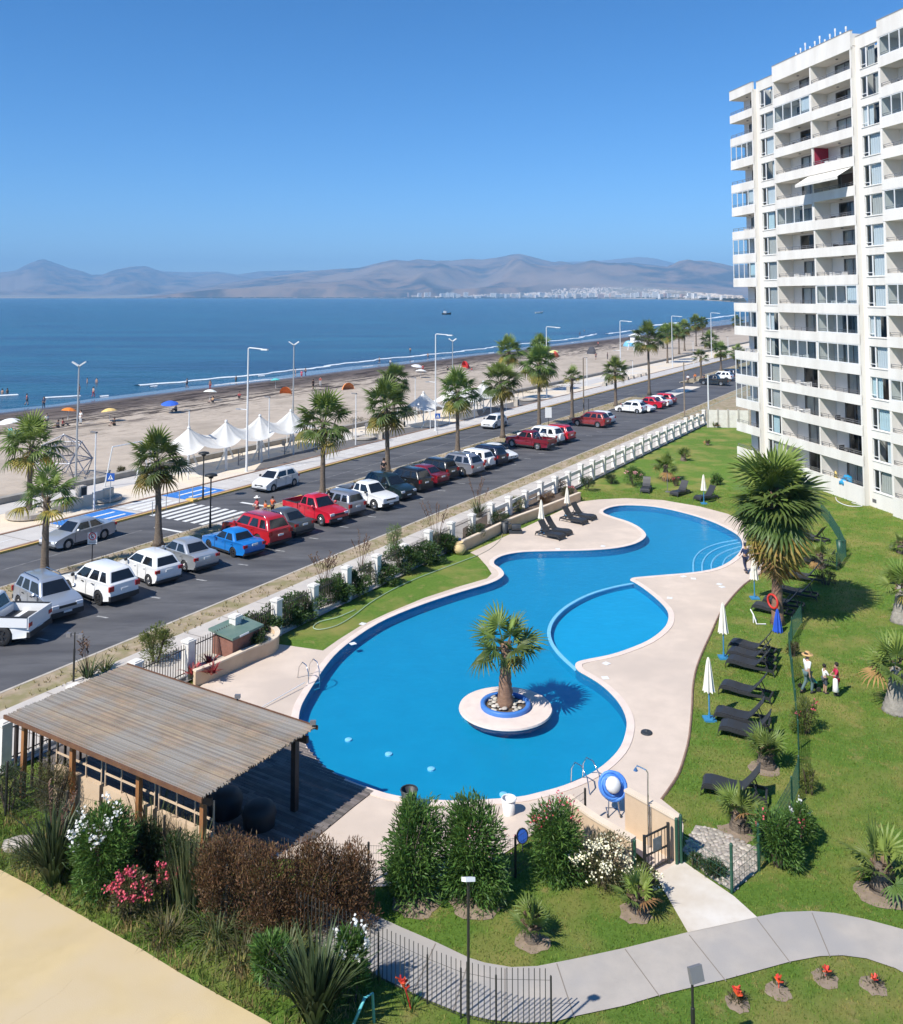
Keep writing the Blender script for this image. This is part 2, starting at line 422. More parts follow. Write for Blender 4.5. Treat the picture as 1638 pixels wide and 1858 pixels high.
# painted markings, each its own sheet
def mark(name, pts, z, mat):
    mb = MB(); mb.add([Q(a,b,z) for a, b in pts], [tuple(range(len(pts)))]); return struct(mb.build(name, mat))
for i in range(7):                                                # zebra crossing, bars run along the avenue
    t = 49.75 + i*0.88
    mark('crossing_stripe', [(49.3,t),(53.9,t),(53.9,t+0.46),(49.3,t+0.46)], 0.008, M_white)
for i in range(4):
    t = 56.5 + i*0.85
    mark('crossing_stripe', [(49.6,t),(53.4,t),(53.4,t+0.42),(49.6,t+0.42)], 0.128, M_white)
mark('stop_line', [(56.0,49.6),(56.35,49.6),(56.35,52.4),(56.0,52.4)], 0.008, M_white)
mark('stop_line', [(46.9,49.5),(47.2,49.5),(47.2,52.3),(46.9,52.3)], 0.008, M_white)
for sx0, sx1 in ((43.6, 48.9), (54.2, 58.6)):
    mark('blue_cycle_patch', [(sx0,56.45),(sx1,56.45),(sx1,59.6),(sx0,59.6)], 0.124, M_bluep)
    for i in range(2):
        t = 57.0+i*1.25; mark('cycle_stripe', [(sx0+.8,t),(sx1-.5,t),(sx1-.5,t+.28),(sx0+.8,t+.28)], 0.128, M_white)
for i in range(70):                                                 # dashed centre of the cycle path
    s = S0 + 2 + i*4.0
    if not 42 < s < 60: mark('cycle_dash', [(s,57.98),(s+1.5,57.98),(s+1.5,58.1),(s,58.1)], 0.128, M_white)
mark('lane_line', [(S0,52.42),(46,52.42),(46,52.54),(S0,52.54)], 0.008, pmat('worn_paint', (0.24,0.24,0.24), (0.13,0.13,0.135), 2.0, 0.8, lo=.4, hi=.6))
mark('lane_line', [(60,52.42),(400,52.42),(400,52.54),(60,52.54)], 0.008, MATS['worn_paint'])
M_tick = pmat('faded_paint', (0.46,0.46,0.45), (0.22,0.22,0.22), 6.0, 0.8)
for i in range(26):                                                # bay ticks behind the parked cars
    s = 29.2 + i*3.55
    mark('bay_tick', [(s,39.9),(s+.14,39.88),(s+.04,40.6),(s-.10,40.62)], 0.008, M_tick)
for i in range(5):
    mark('worn_arrow', [(70+i*40,50.9),(73+i*40,50.8),(73+i*40,51.05),(70+i*40,51.0)], 0.008, MATS['worn_paint'])
kerb('yellow_kerb_end', 54.1, 54.6, 55.75, 56.6, 0.0, 0.22, M_yellow)

# ------------------------------------------------------------------ beach, sea, far land
coast = [(-500,134),(0,134),(120,134),(350,134),(420,142),(480,146),(740,163),(1000,190),(1500,270),(2000,380),(2975,645),(4200,1050),(5910,1760),(7155,2604),(7700,3700),(7527,4966),(6800,6900),(5521,8456),(2500,12500)]
def coast_t(s):
    for (a, b), (c, d) in zip(coast, coast[1:]):
        if a <= s <= c: return b + (d-b)*(s-a)/(c-a)
    return 134
ss = [-200 + i*8 for i in range(60)] + [290 + i*25 for i in range(40)] + [1300 + i*150 for i in range(14)]
fr = [0, .08, .2, .35, .5, .6, .7, .78, .86, .93, 1.0, 1.3]
V = []; Fs = []
for i, s in enumerate(ss):
    tw = coast_t(s) + 1.6*math.sin(s*.043) + 1.1*math.sin(s*.11+1) + .6*math.sin(s*.31)
    for j, f in enumerate(fr):
        t = 68.9 + (tw-68.9)*f
        z = -0.05 - 0.25*f if f < .6 else (-0.2 - 0.6*((f-.6)/.4)**1.2)
        z = min(z, 0) + (0.10*math.sin(s*.21+t*.33)*math.sin(t*.17-s*.06) if f < .8 and j else 0)
        V.append(Q(s, t, z))
nj = len(fr)
for i in range(len(ss)-1):
    for j in range(nj-1): Fs.append((i*nj+j, (i+1)*nj+j, (i+1)*nj+j+1, i*nj+j+1))
beach = struct(link('beach', np_mesh('beach', V, Fs, M_sand, smooth=True)))
mb = MB(); mb.add([Q(-3000,118,-.8), Q(40000,118,-.8), Q(40000,40000,-.8), Q(-3000,40000,-.8)], [(0,1,2,3)])
struct(mb.build('sea', M_sea))
# breaking wave and swash foam
def foam_line(px, w, seed, z=-.70, gap=.12):
    r = random.Random(seed); pts = [gst(x, y, -.8) for x, y in px]; mb = MB(); seg = []
    for (a, b), (c, d) in zip(pts, pts[1:]):
        n = max(2, int((c-a)/1.5))
        for i in range(n): seg.append((a+(c-a)*i/n, b+(d-b)*i/n))
    wd = 0.5; prev = None; hole = 0
    for i, (s, t) in enumerate(seg):
        wd += (r.uniform(0,1)-wd)*.5; tt = t + 1.0*math.sin(s*.07+seed) + .6*math.sin(s*.29) + .4*math.sin(s*.83+seed)
        if hole > 0: hole -= 1
        elif r.random() < gap*.12: hole = r.randint(3, 9)
        if hole: prev = None; continue
        hw = w*(.25+1.3*wd**1.5)*(1+s*.0012)
        q = [P(s,tt-hw,z-.06), P(s,tt-hw*.3,z+.10), P(s,tt+hw,z-.08)]
        if prev: mb.add(prev+q, [(0,3,4,1),(1,4,5,2)])
        prev = q
    return struct(mb.build('breaking_wave', M_foam, smooth=True))
foam_line([(-60,724),(0,720),(168,707),(369,688.5),(550,670),(701,651.5),(903,629.7),(1050,613),(1087,606)], .75, 1)
foam_line([(150,712),(369,692.5),(550,674.5),(701,656.5),(903,634.5)], .22, 21, gap=6)
foam_line([(-60,735),(0,731),(60,724),(150,716)], .35, 4, gap=1.5)
foam_line([(1095,606),(1153,599)], .8, 2); foam_line([(1187,591),(1228,585)], 1.6, 3); foam_line([(1262,581),(1338,571)], 1.6, 5)
foam_line([(-40,742),(134,724.5),(336,702.5),(550,683.5),(701,662),(903,638.4),(1050,620)], .16, 8, z=-.74, gap=2.5)

# ground below the estate and around it
M_earth = M_dirt
def land_mesh():
    far = [(a*K, b*K) for a, b in coast[10:]]
    rows = []
    for s, t in far:
        p = P(s, t); d = p.length; u = p.normalized(); row = []
        az = math.degrees(math.atan2(p.x, p.y)); rise = min(1, max(0, (az+6)/14))
        for k, (m, z0, z1) in enumerate(((1,-1.2,-1.2),(1.004,2,2),(1.03,4,10),(1.10,6,34),(1.25,14,110),(1.5,40,180),(1.9,90,230),(2.6,120,250),(4.2,150,250))):
            q = u*(d*m); q.z = (z0 + (z1-z0)*rise)*(min(1, d/7500)**2.5 if k > 1 else 1); row.append(q)
        rows.append(row)
    V = [q for r in rows for q in r]; n = len(rows[0]); Fs = []
    for i in range(len(rows)-1):
        for j in range(n-1): Fs.append((i*n+j, i*n+j+1, (i+1)*n+j+1, (i+1)*n+j))
    return np_mesh('terrain', V, Fs, pmat('far_land', (0.30,0.24,0.17), (0.20,0.17,0.11), 0.0022, 0.95, c3=(0.40,0.34,0.26), scale3=0.0009), smooth=True)
struct(link('terrain', land_mesh()))
from mathutils import noise as mnoise
def hills(name, prof, D, depth, mat, seed, base=0.0, cols=300, rows=34, rough=2.6):
    x0, x1 = prof[0][0], prof[-1][0]; V = []; Fs = []
    for i in range(cols):
        x = x0 + (x1-x0)*i/(cols-1)
        for (a, b), (c, d) in zip(prof, prof[1:]):
            if a <= x <= c: y = b + (d-b)*(x-a)/(c-a); break
        top = AT(x, y, D).z; bs = min(base, max(0, top*.45))
        for j in range(rows):
            f = j/(rows-1); Y = D - depth*(1-f)*1.0
            q = AT(x, 540, Y); prof_h = f**1.35
            nz = mnoise.fractal(Vector((q.x*.00042, q.y*.00042, seed)), 1.0, 2.1, 5)
            rd = 1-abs(mnoise.noise(Vector((q.x*.0011+seed, q.y*.00045, 3.1))))
            h = bs + (top-bs)*prof_h
            h += (nz*0.42 + (rd-.72)*0.5)*max(0,top-bs)*rough*(f**.7)*(1-f)*1.5 + (top-bs)*.012*mnoise.noise(Vector((x*.21, seed, f*4)))*f
            V.append((q.x, q.y, h if j else -40))
    for i in range(cols-1):
        for j in range(rows-1): Fs.append((i*rows+j, (i+1)*rows+j, (i+1)*rows+j+1, i*rows+j+1))
    n0 = len(V)
    for i in range(cols):                                           # back slope
        p = Vector(V[i*rows+rows-1]); V.append((p.x*1.12, p.y*1.12, -40))
    for i in range(cols-1): Fs.append((i*rows+rows-1, (i+1)*rows+rows-1, n0+i+1, n0+i))
    return struct(link(name, np_mesh(name, V, Fs, mat, smooth=True)))
M_hill = pmat('hill_rock_gully_shade', (0.24,0.15,0.09), (0.035,0.03,0.028), 0.0030, 0.95, c3=(0.27,0.19,0.13), scale3=0.0006, detail=9, lo=.42, hi=.58)  # brown rock; near-black noise paints the shade of gullies into the colour
hills('hills', [(-420,508),(-250,500),(-120,503),(0,494),(25,491),(50,478),(75,469.5),(98,477),(125,487),(148,492),(165,498.5),(185,498),(205,490),(235,484),(262,482.5),(285,490),(310,498),(345,503),(390,496),(420,499),(470,506),(540,514),(620,530),(680,542)], 17500, 5500, M_hill, 1.3, 20)
hills('hills', [(120,542),(180,515),(230,500),(290,492),(340,494),(390,492.5),(430,498),(470,492),(540,490.5),(590,492),(650,486),(720,480),(800,477),(1000,476),(1090,473),(1130,469),(1161,466),(1190,469),(1230,478),(1300,484),(1500,486)], 20500, 3500, M_hill, 5.7, 60)
hills('hills', [(210,542),(270,536),(330,527),(400,515),(470,505),(520,498),(565,491.5),(610,488),(650,486),(690,476),(715,471),(740,473.5),(760,470),(790,473),(820,472.5),(850,469.5),(875,471),(905,467),(930,461.5),(945,460.5),(962,465),(985,471),(1005,475.7),(1019,473.5),(1041,478.5),(1071,473.5),(1104,478.5),(1142,475.7),(1189,481),(1211,484),(1235,477),(1252,474),(1275,478),(1293,481),(1329,484),(1400,480),(1520,488),(1700,482),(1900,500)], 13500, 4600, M_hill, 9.1, 90)
hills('hills', [(430,542),(500,537),(560,531),(640,522),(700,518),(760,521),(840,516),(930,519),(1020,514),(1110,517),(1200,512),(1300,508),(1420,505),(1700,500)], 11500, 2200, M_hill, 4.4, 40, cols=160, rows=14, rough=.5)
# ------------------------------------------------------------------ estate ground: pool, deck, lawn, paths
pool_px = [(1093.4,929.7),(1105,921.5),(1135,917),(1186,919.6),(1236,929.7),(1286.5,944.8),(1320,960),(1340,973),(1347,986.8),(1343.6,1000),(1327,1017),(1300,1031),(1259.7,1038.9),(1202.6,1043.9),(1160,1047.5),(1147,1049.5),(1144,1053.5),(1152,1057.5),(1172,1071),(1196,1091),(1211,1109),(1212.6,1126),(1202.6,1143),(1175.7,1163),(1135,1180),(1101.8,1190),(1066,1197),(1048,1202),(1044,1209),(1050,1218),(1069,1229),(1090,1242.6),(1110.6,1261),(1127,1282),(1136.5,1305),(1136.5,1325.7),(1127,1354.7),(1105,1381),(1070.5,1406),(1023,1426.7),(975,1440),(942.6,1447),(881.6,1452),(820.5,1454),(759.5,1450.8),(713.7,1444),(678.6,1434),(631,1416.6),(595,1397),(565,1370),(548,1340),(541,1310),(545,1284),(556,1262),(571,1238),(591,1208),(615,1181),(655,1150),(702,1123),(769,1096),(836.5,1074),(883,1060.5),(905,1051),(913.8,1042),(908,1032),(896,1023.5),(899,1015),(917,1007),(950.7,1001.5),(1001,1000),(1068,998.6),(1118.6,994.5),(1152,986.8),(1169,976.7),(1170.7,968),(1159,956.6),(1139,946.5),(1112,938)]
pool = smooth_loop([G(x, y, 0.03) for x, y in pool_px], 3)
pool2 = [(p.x, p.y) for p in pool]
deck_px = [(853,1003.5),(867,1010),(883.5,1028.7),(892,1042),(883.5,1050.5),(836.5,1064),(769,1086),(702,1114),(655,1136),(615,1161),(586,1181.5),(506,1170),(460,1190),(380,1235),(300,1290),(330,1420),(430,1560),(560,1560),(668,1612),(760,1606),(900,1560),(1020,1480),(1062,1492),(1080,1500),(1150,1545),(1200,1590),(1236,1565),(1240,1500),(1235,1480),(1200,1452),(1228,1411),(1240,1380),(1250,1340),(1255,1290),(1258,1240),(1268,1200),(1290,1150),(1310,1108),(1343,1068),(1370,1047),(1399,1029),(1408,1008),(1398,980),(1362,951),(1320,933),(1269.7,919.7),(1202.6,908),(1135,904.5),(1085,907),(1051.5,911)]
deck = [G(x, y) for x, y in deck_px]
path_up = [(1900,1790),(1760,1732),(1700,1708),(1638,1688),(1571.5,1670),(1515.6,1658.7),(1473.6,1655),(1417.7,1657),(1373,1665.7),(1250,1693),(1134,1722),(1038.7,1742.5),(975,1755),(927.6,1757),(880,1749),(851,1740),(790,1711),(729,1685),(677,1661),(600,1632)]
path_lo = [(560,1706),(690,1775),(775,1816.5),(836,1841),(890,1853),(950,1858.5),(1007,1856),(1045,1845.7),(1134,1826.7),(1197.5,1807.6),(1317,1779),(1434.5,1746.8),(1487.6,1737),(1529.6,1735.6),(1571.5,1741),(1624.6,1759),(1700,1800),(1780,1880)]
path = [G(x, y) for x, y in path_up] + [G(x, y) for x, y in path_lo]
slab = [G(x, y) for x, y in ((1189.5,1591.7),(1236,1563),(1332,1629),(1374,1667),(1248,1694.5))]
tan = [G(x, y) for x, y in ((-420,1430),(0,1580),(55,1609),(110,1642),(190,1687),(256,1724),(330,1770),(403,1811),(476,1851),(560,1900),(640,2050),(500,3200),(-900,3200),(-900,1500))]
lawn_out = [Q(-30,30.35), Q(122,30.35), Q(122,-60), Q(40,-60), Vector((60,4,0)), Vector((30,2,0)), Vector((-12,2,0))]
struct(link('lawn', fill_mesh('lawn', [lawn_out, pool2], M_lawn, 0.0)))
struct(link('pool_deck', fill_mesh('pool_deck', [deck, pool2], M_deck, 0.03)))
struct(link('path', fill_mesh('path', [path], M_path, 0.03)))
struct(link('path_slab', fill_mesh('path_slab', [slab], pmat('gate_slab', (0.55,0.48,0.39), (0.66,0.61,0.54), 0.9, 0.85, 0.1, 40), 0.038)))
struct(link('court', fill_mesh('court', [tan], M_tan, 0.03)))
# outlying land: behind the building and under the far pavement
mb = MB()
mb.add([Q(122.05,-400,-.02), Q(640,-400,-.02), Q(640,34.7,-.02), Q(122.05,34.7,-.02)], [(0,1,2,3)])
struct(mb.build('ground', M_dirt))
# path joints
mb = MB()
for a, b in (((1250,1696),(1317,1780)),((1134,1722),(1197,1808)),((1010,1748),(1042,1846)),((916,1757),(916,1853)),((1373,1667),(1434,1747)),((1473,1656),(1506,1736)),((851,1741),(821,1836)),((790,1712),(748,1804))):
    p, q = G(*a, .034), G(*b, .034); mb.bar(p, q, .025, .002)
struct(mb.build('path_joint', M_joint))
# raised brown edging of the deck on the lawn side
edge = [G(x, y) for x, y in deck_px[29:42]]
es = smooth_loop(edge, 4, closed=False); mb = MB()
mb.tube([p + Vector((0,0,.02)) for p in es], .045, 5)
struct(mb.build('deck_edging', pmat('edging', (0.20,0.12,0.085), (0.28,0.18,0.13), 3, 0.9)))
# pool coping, walls, floor, water
M_coping = pmat('coping', (0.74,0.62,0.54), (0.66,0.55,0.48), 2.0, 0.8, 0.1, 40)
M_poolpaint = pmat('pool_paint', (0.002,0.265,0.435), (0.003,0.285,0.46), 0.8, 0.5)
M_poolwall = pmat('pool_wall_paint', (0.004,0.17,0.33), (0.005,0.19,0.36), 1.0, 0.5)
M_poollight = pmat('pool_rim', (0.30,0.62,0.78), (0.36,0.68,0.82), 2.0, 0.5)
def water_mat():
    m, n, l, b = new_mat('pool_water')
    tr = n.new('ShaderNodeBsdfTransparent'); tr.inputs[0].default_value = rgb((0.80,0.93,0.985))
    gl = n.new('ShaderNodeBsdfGlossy'); gl.inputs['Roughness'].default_value = 0.04
    bp = n.new('ShaderNodeBump'); bp.inputs['Strength'].default_value = 0.9; bp.inputs['Distance'].default_value = 0.05
    t = n.new('ShaderNodeTexNoise'); t.inputs['Scale'].default_value = 2.5; t.inputs['Detail'].default_value = 3
    l.new(n.new('ShaderNodeNewGeometry').outputs['Position'], t.inputs['Vector'])
    l.new(t.outputs['Fac'], bp.inputs['Height']); l.new(bp.outputs[0], gl.inputs['Normal'])
    ms = n.new('ShaderNodeMixShader'); l.new(schlick(n, l, 0.02), ms.inputs[0]); l.new(tr.outputs[0], ms.inputs[1]); l.new(gl.outputs[0], ms.inputs[2])
    l.new(ms.outputs[0], n['Material Output'].inputs[0]); return m
swim = thing('swimming_pool', 'large free-form blue swimming pool with a palm island in the middle', 'swimming pool', (0,0,0))
DEPTH = 0.40
mb = MB(); n = len(pool)
for i in range(n):
    a, b = pool[i], pool[(i+1) % n]
    mb.add([(a.x,a.y,.03),(b.x,b.y,.03),(b.x,b.y,-DEPTH),(a.x,a.y,-DEPTH)], [(0,1,2,3)])
mb.build('wall', M_poolwall, swim)
link('floor', fill_mesh('floor', [pool2], M_poolpaint, -DEPTH+.002), swim)
link('water', fill_mesh('water', [pool2], water_mat(), -.035), swim)
cop_o = offset_loop(pool, .28); link('coping', fill_mesh('coping', [cop_o, offset_loop(pool, -.015)], M_coping, .055, .024), swim)
# raised divider of the children's pool and its shallow floor
div_px = [(1150,1057),(1110,1065),(1068,1078),(1030,1098),(1006,1120),(996,1142),(999,1162),(1012,1182),(1030,1200),(1046,1214)]
div = smooth_loop([G(x, y, -.02) for x, y in div_px], 5, closed=False)
mb = MB()
for i, p in enumerate(div):
    pass
off = []
for i, p in enumerate(div):
    a, b = div[max(0,i-1)], div[min(len(div)-1,i+1)]; t = (b-a).normalized(); off.append(Vector((t.y,-t.x,0))*.085)
ring = [p+o for p, o in zip(div, off)] + [p-o for p, o in reversed(list(zip(div, off)))]
link('divider', fill_mesh('divider', [ring], M_poollight, -.04, .05), swim)
link('divider_wall', fill_mesh('divider_wall', [offset_loop(ring, -.02)], M_poolpaint, -.095, .3), swim)
# shallow floor of the children's pool
kid_px = [(1152,1057.5),(1172,1071),(1196,1091),(1211,1109),(1212.6,1126),(1202.6,1143),(1175.7,1163),(1135,1180),(1101.8,1190),(1066,1197),(1048,1202),(1040,1206),(1030,1200),(1012,1182),(999,1162),(996,1142),(1006,1120),(1030,1098),(1068,1078),(1110,1065)]
kid = smooth_loop([G(x, y, 0) for x, y in kid_px], 3)
link('shallow_floor', fill_mesh('shallow_floor', [[(p.x,p.y) for p in kid]], pmat('kid_paint', (0.002,0.345,0.56), (0.003,0.365,0.59), 1, 0.5), -.30), swim)
# curved steps at the far end
for k, pts in enumerate((((1341,980),(1300,988),(1272,1000),(1259,1016),(1258,1038)),((1343,985),(1310,993),(1286,1005),(1275,1020),(1274,1037)),((1344,992),(1318,1000),(1299,1011),(1291,1024),(1291,1033)),((1345,999),(1329,1006),(1317,1014),(1312,1024),(1312,1027)))):
    z = -.33 + .07*k
    c = smooth_loop([G(x, y, z) for x, y in pts], 4, closed=False); out = [(p.x, p.y) for p in c]
    tail = [G(x, y, 0) for x, y in ((1327,1017),(1343.6,1000),(1347,986.8))]
    st = link('step', fill_mesh('step', [out + [(p.x,p.y) for p in tail]], MATS['pool_paint'], z, .07), swim)
    mb = MB(); mb.tube([Vector((p.x,p.y,z+.012)) for p in c], .055, 5); mb.build('nosing', M_poollight, st)
# underwater lamps
for px, py in ((632,1341),(705,1367),(782,1394),(913,1440)):
    mb = MB(); g = G(px, py, -.35); mb.lathe([(.02,.0),(.13,.0),(.13,.05),(.05,.07)], 12, T(g.x, g.y, -.40)); mb.build('pool_lamp', M_poollight, swim)
# island
isl = G(917, 1285, .0); ir = 1.72
mb = MB(); mb.lathe([(ir-.35,-.045),(ir+.06,-.045),(ir+.10,-.01),(ir+.08,.055),(ir-.1,.07),(.80,.07),(.80,-.3)], 48, T(isl.x, isl.y, 0), cap=False)
island = thing('pool_island', 'round stone island with a blue planting ring in the pool', 'island', (0,0,0))
mb.build('island_slab', M_coping, island, smooth=False)
mb = MB(); mb.lathe([(ir-.3,-DEPTH),(ir-.3,-.05)], 40, T(isl.x, isl.y, 0), cap=False); mb.build('island_core', M_poolwall, island)
mb = MB(); mb.lathe([(.97,.05),(.98,.20),(.95,.235),(.85,.235),(.80,.20),(.80,.0)], 40, T(isl.x, isl.y, 0), cap=False)
mb.build('planter_ring', pmat('blue_ring', (0.06,0.20,0.56), (0.05,0.17,0.48), 2, 0.5), island, smooth=True)
mb = MB(); mb.lathe([(.80,.10),(.01,.13)], 24, T(isl.x, isl.y, 0), cap=False); mb.build('soil', pmat('soil', (0.09,0.065,0.045), (0.14,0.10,0.07), 6, 0.95, 0.5, 20), island)
M_pebble = pmat('pebble', (0.55,0.50,0.43), (0.36,0.33,0.29), 3, 0.85, rand=0.4)
def stone_mesh(name, seed, mat):
    r = random.Random(seed); mb = MB()
    mb.lathe([(.30,-.33),(.85,-.2),(1.0,.1),(.8,.42),(.3,.6)], 7); mb.v = [tuple(Vector(v)*r.uniform(.82,1.15)) for v in mb.v]
    return mb.mesh(name, mat, True)
stones = [stone_mesh('stone', i, M_pebble) for i in range(4)]
for i in range(46):
    a = rnd.uniform(0, 2*math.pi); r0 = rnd.uniform(.33,.74); s = rnd.uniform(.05,.11)
    link('stone', stones[i % 4], island, T(isl.x+math.cos(a)*r0, isl.y+math.sin(a)*r0, .15+s*.3) @ RZ(rnd.uniform(0,6)) @ SC(s*1.2, s, s*.8))

M_crack = pmat('court_crack', (0.46,0.35,0.20), rough=.95)
for i, pts in enumerate((((20,1858),(70,1826),(110,1800),(130,1778)),((300,1858),(318,1842),(350,1834)))):
    mb = MB(); mb.tube([G(x, y, .026) for x, y in pts], .006, 4); struct(mb.build('court_crack', M_crack))
# ------------------------------------------------------------------ apartment building
M_stucco = pmat('white_stucco', (0.78,0.745,0.685), (0.72,0.685,0.63), 0.9, 0.85, 0.08, 30, c3=(0.68,0.64,0.58), scale3=0.5, stretch=(1,1,.18))
M_stucco_in = pmat('balcony_plaster', (0.72,0.70,0.67), (0.68,0.66,0.63), 0.9, 0.9)
M_alu = pmat('white_frame', (0.75,0.75,0.74), rough=0.4)
M_dkframe = pmat('grey_frame', (0.17,0.17,0.18), rough=0.4, metal=0.5)
M_rail = pmat('rail_metal', (0.25,0.24,0.24), rough=0.45, metal=0.4)
M_pane = glass_mat('pane', (0.84,0.88,0.89))
M_paneb = glass_mat('balcony_glass', (0.82,0.88,0.90), rough=0.02)
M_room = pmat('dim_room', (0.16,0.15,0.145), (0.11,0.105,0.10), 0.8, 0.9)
def curtain_mat(name, c1, c2):
    m, n, l, b = new_mat(name); b.inputs['Roughness'].default_value = 0.9
    co = n.new('ShaderNodeTexCoord').outputs['Object']
    w = n.new('ShaderNodeTexWave'); w.inputs['Scale'].default_value = 2.6; w.inputs['Distortion'].default_value = 1.5; l.new(co, w.inputs[0])
    x = n.new('ShaderNodeMix'); x.data_type = 'RGBA'; l.new(w.outputs['Fac'], x.inputs[0]); x.inputs[6].default_value = rgb(c1); x.inputs[7].default_value = rgb(c2)
    l.new(x.outputs[2], b.inputs['Base Color']); return m
M_curt = [curtain_mat('curtain_white', (0.66,0.70,0.72), (0.54,0.58,0.60)), curtain_mat('curtain_grey', (0.52,0.51,0.47), (0.40,0.39,0.36)),
          pmat('roller_blind', (0.52,0.66,0.70), (0.48,0.62,0.66), 1, 0.8), curtain_mat('curtain_sheer', (0.46,0.47,0.46), (0.34,0.35,0.35))]
C0 = Vector((27.95, 88.0, 0)); C1 = Vector((31.62, 69.36, 0)); BU = (C1-C0).normalized(); FH = 2.478*K
apt = thing('apartment_building', 'tall white apartment block with stacked balconies beside the lawn', 'building', C0, math.atan2(BU.y, BU.x))
def apx(px):                                          # pixel column at the horizon -> distance along the facade
    k = (px-CX)/FPX*CP
    return (k*C0.y - C0.x)/(BU.x - k*BU.y)
aL0, aL1 = apx(1331), apx(1373)
aW0, aW1 = aL1, apx(1410.5)
aM0, aMm, aM1 = aW1, apx(1479.5), apx(1557)
aV0, aV1 = aM1, apx(1606.5)
aR0, aRm, aR1 = aV1, apx(1690), apx(1790)
REC = 0.45; NF = 15; ZB = CAMH + 8.40*FH; BH = 0.79; DB = 1.55
def zb(k): return ZB - k*FH                           # underside of band k (0 = roof parapet)
rb = random.Random(11)
def cbox(mb, a0, a1, y0, y1, z0, z1): mb.box(a0, a1, y0, y1, z0, z1)
# core of the building: back walls of balconies are separate, this is the mass behind
mb = MB(); cbox(mb, aL0+.02, aR1, 4.6, 15, 0, ZB+.3)
cbox(mb, aL0+.02, aL0+.2, DB+.3, 4.6, 0, ZB+.3); cbox(mb, aL0+.2, aR1, DB+.3, 4.6, ZB+.05, ZB+.28)
mb.build('core_wall', M_stucco, apt)
# end walls and party walls between bays
for a, y0, w in ((aL1-.16,.02,.16),(aM0,.02,.16),(aM1-.17,.02,.17),(aR0,.02,.22),(aR1-.2,.02,.2),(aMm-.09,.06,.18),(aRm-.09,.06,.18)):
    mb = MB(); cbox(mb, a, a+w, y0, DB+.4, 0, ZB+.2); mb.build('party_wall', M_stucco, apt)
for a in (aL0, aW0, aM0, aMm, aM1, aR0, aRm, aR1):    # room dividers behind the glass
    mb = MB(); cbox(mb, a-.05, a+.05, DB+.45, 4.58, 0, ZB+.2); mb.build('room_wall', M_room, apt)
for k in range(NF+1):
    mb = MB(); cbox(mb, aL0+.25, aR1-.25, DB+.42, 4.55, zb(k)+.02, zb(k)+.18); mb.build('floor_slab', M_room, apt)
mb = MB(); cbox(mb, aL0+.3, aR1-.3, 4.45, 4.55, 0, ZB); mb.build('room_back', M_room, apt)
# ---------------- one balcony cell
def pane_set(parent, a0, a1, y, z0, z1, n, frame, pane, fw=.06, curt=None, cy=.12, cover=(0, 1)):
    mb = MB()
    for i in range(n+1):
        a = a0 + (a1-a0)*i/n; mb.box(a-fw/2, a+fw/2, y-.03, y+.03, z0, z1)
    for i in range(n):
        b0 = a0 + (a1-a0)*i/n + fw/2; b1 = a0 + (a1-a0)*(i+1)/n - fw/2
        mb.box(b0, b1, y-.028, y+.028, z1-fw, z1); mb.box(b0, b1, y-.028, y+.028, z0, z0+fw)
    fr = mb.build('frame', frame, parent)
    for i in range(n):
        b0 = a0 + (a1-a0)*i/n + fw/2; b1 = a0 + (a1-a0)*(i+1)/n - fw/2
        m2 = MB(); m2.add([(b0,y,z0+fw),(b1,y,z0+fw),(b1,y,z1-fw),(b0,y,z1-fw)], [(0,1,2,3)]); m2.build('pane', pane, parent)
    if curt is not None:
        c0 = a0 + (a1-a0)*cover[0]; c1 = a0 + (a1-a0)*cover[1]; m2 = MB(); nn = max(6, int((c1-c0)/.12)); vs = []
        for i in range(nn+1):
            x = c0 + (c1-c0)*i/nn; yy = y+cy+.035*(i % 2); vs += [(x,yy,z0+.05),(x,yy,z1-.05)]
        m2.add(vs, [(2*i,2*i+2,2*i+3,2*i+1) for i in range(nn)]); m2.build('curtain', curt, parent)
    return fr
def railing(a0, a1, z, y=.10):
    mb = MB()
    for h in (.16, .30): mb.bar((a0,y,z+h), (a1,y,z+h), .035)
    n = max(2, int((a1-a0)/1.0))
    for i in range(n+1): a = a0+.03+(a1-a0-.06)*i/n; mb.bar((a,y,z), (a,y,z+.32), .03)
    mb.build('railing', M_rail, apt)
def cell(a0, a1, k, glazed, side_r):
    """balcony between band k-1 (above) and band k (its own parapet)"""
    zf = zb(k) + .20; zt = zb(k-1); zp = zb(k) + BH
    mb = MB(); dl = a0 + (a1-a0)*rb.choice((.22,.30)); dr = a1 - .35
    mb.box(a0+.01, dl, DB, DB+.15, zf, zt-.01); mb.box(dr, a1-.01, DB, DB+.15, zf, zt-.01); mb.box(dl, dr, DB, DB+.15, zt-.16, zt-.01)
    mb.build('balcony_wall', M_stucco_in, apt)
    d = bpy.data.objects.new('sliding_door', None); COL.objects.link(d); d.parent = apt
    c = rb.choice((0,1,1,3,3,None)); cov = rb.choice(((0,1),(0,.5),(.35,1),(0,1)))
    pane_set(d, dl+.02, dr-.02, DB+.06, zf+.01, zt-.17, 3 if a1-a0 > 3 else 2, M_dkframe, M_pane, .05, None if c is None else M_curt[c], .14, cov)
    m2 = MB(); am = (a0+a1)/2; m2.lathe([(.10,0),(.12,.04),(.08,.06)], 10, T(am, .75, zt-.065)); m2.build('ceiling_lamp', M_dkframe, apt)
    railing(a0+.02, a1-.02, zp)
    if glazed:
        g = bpy.data.objects.new('balcony_glazing', None); COL.objects.link(g); g.parent = apt
        pane_set(g, a0+.04, a1-.04, .05, zp+.005, zt-.005, 4 if a1-a0 > 3 else 3, M_alu, M_paneb, .07, M_curt[rb.choice((0,2))] if rb.random() < .35 else None, .10, (.75,1))
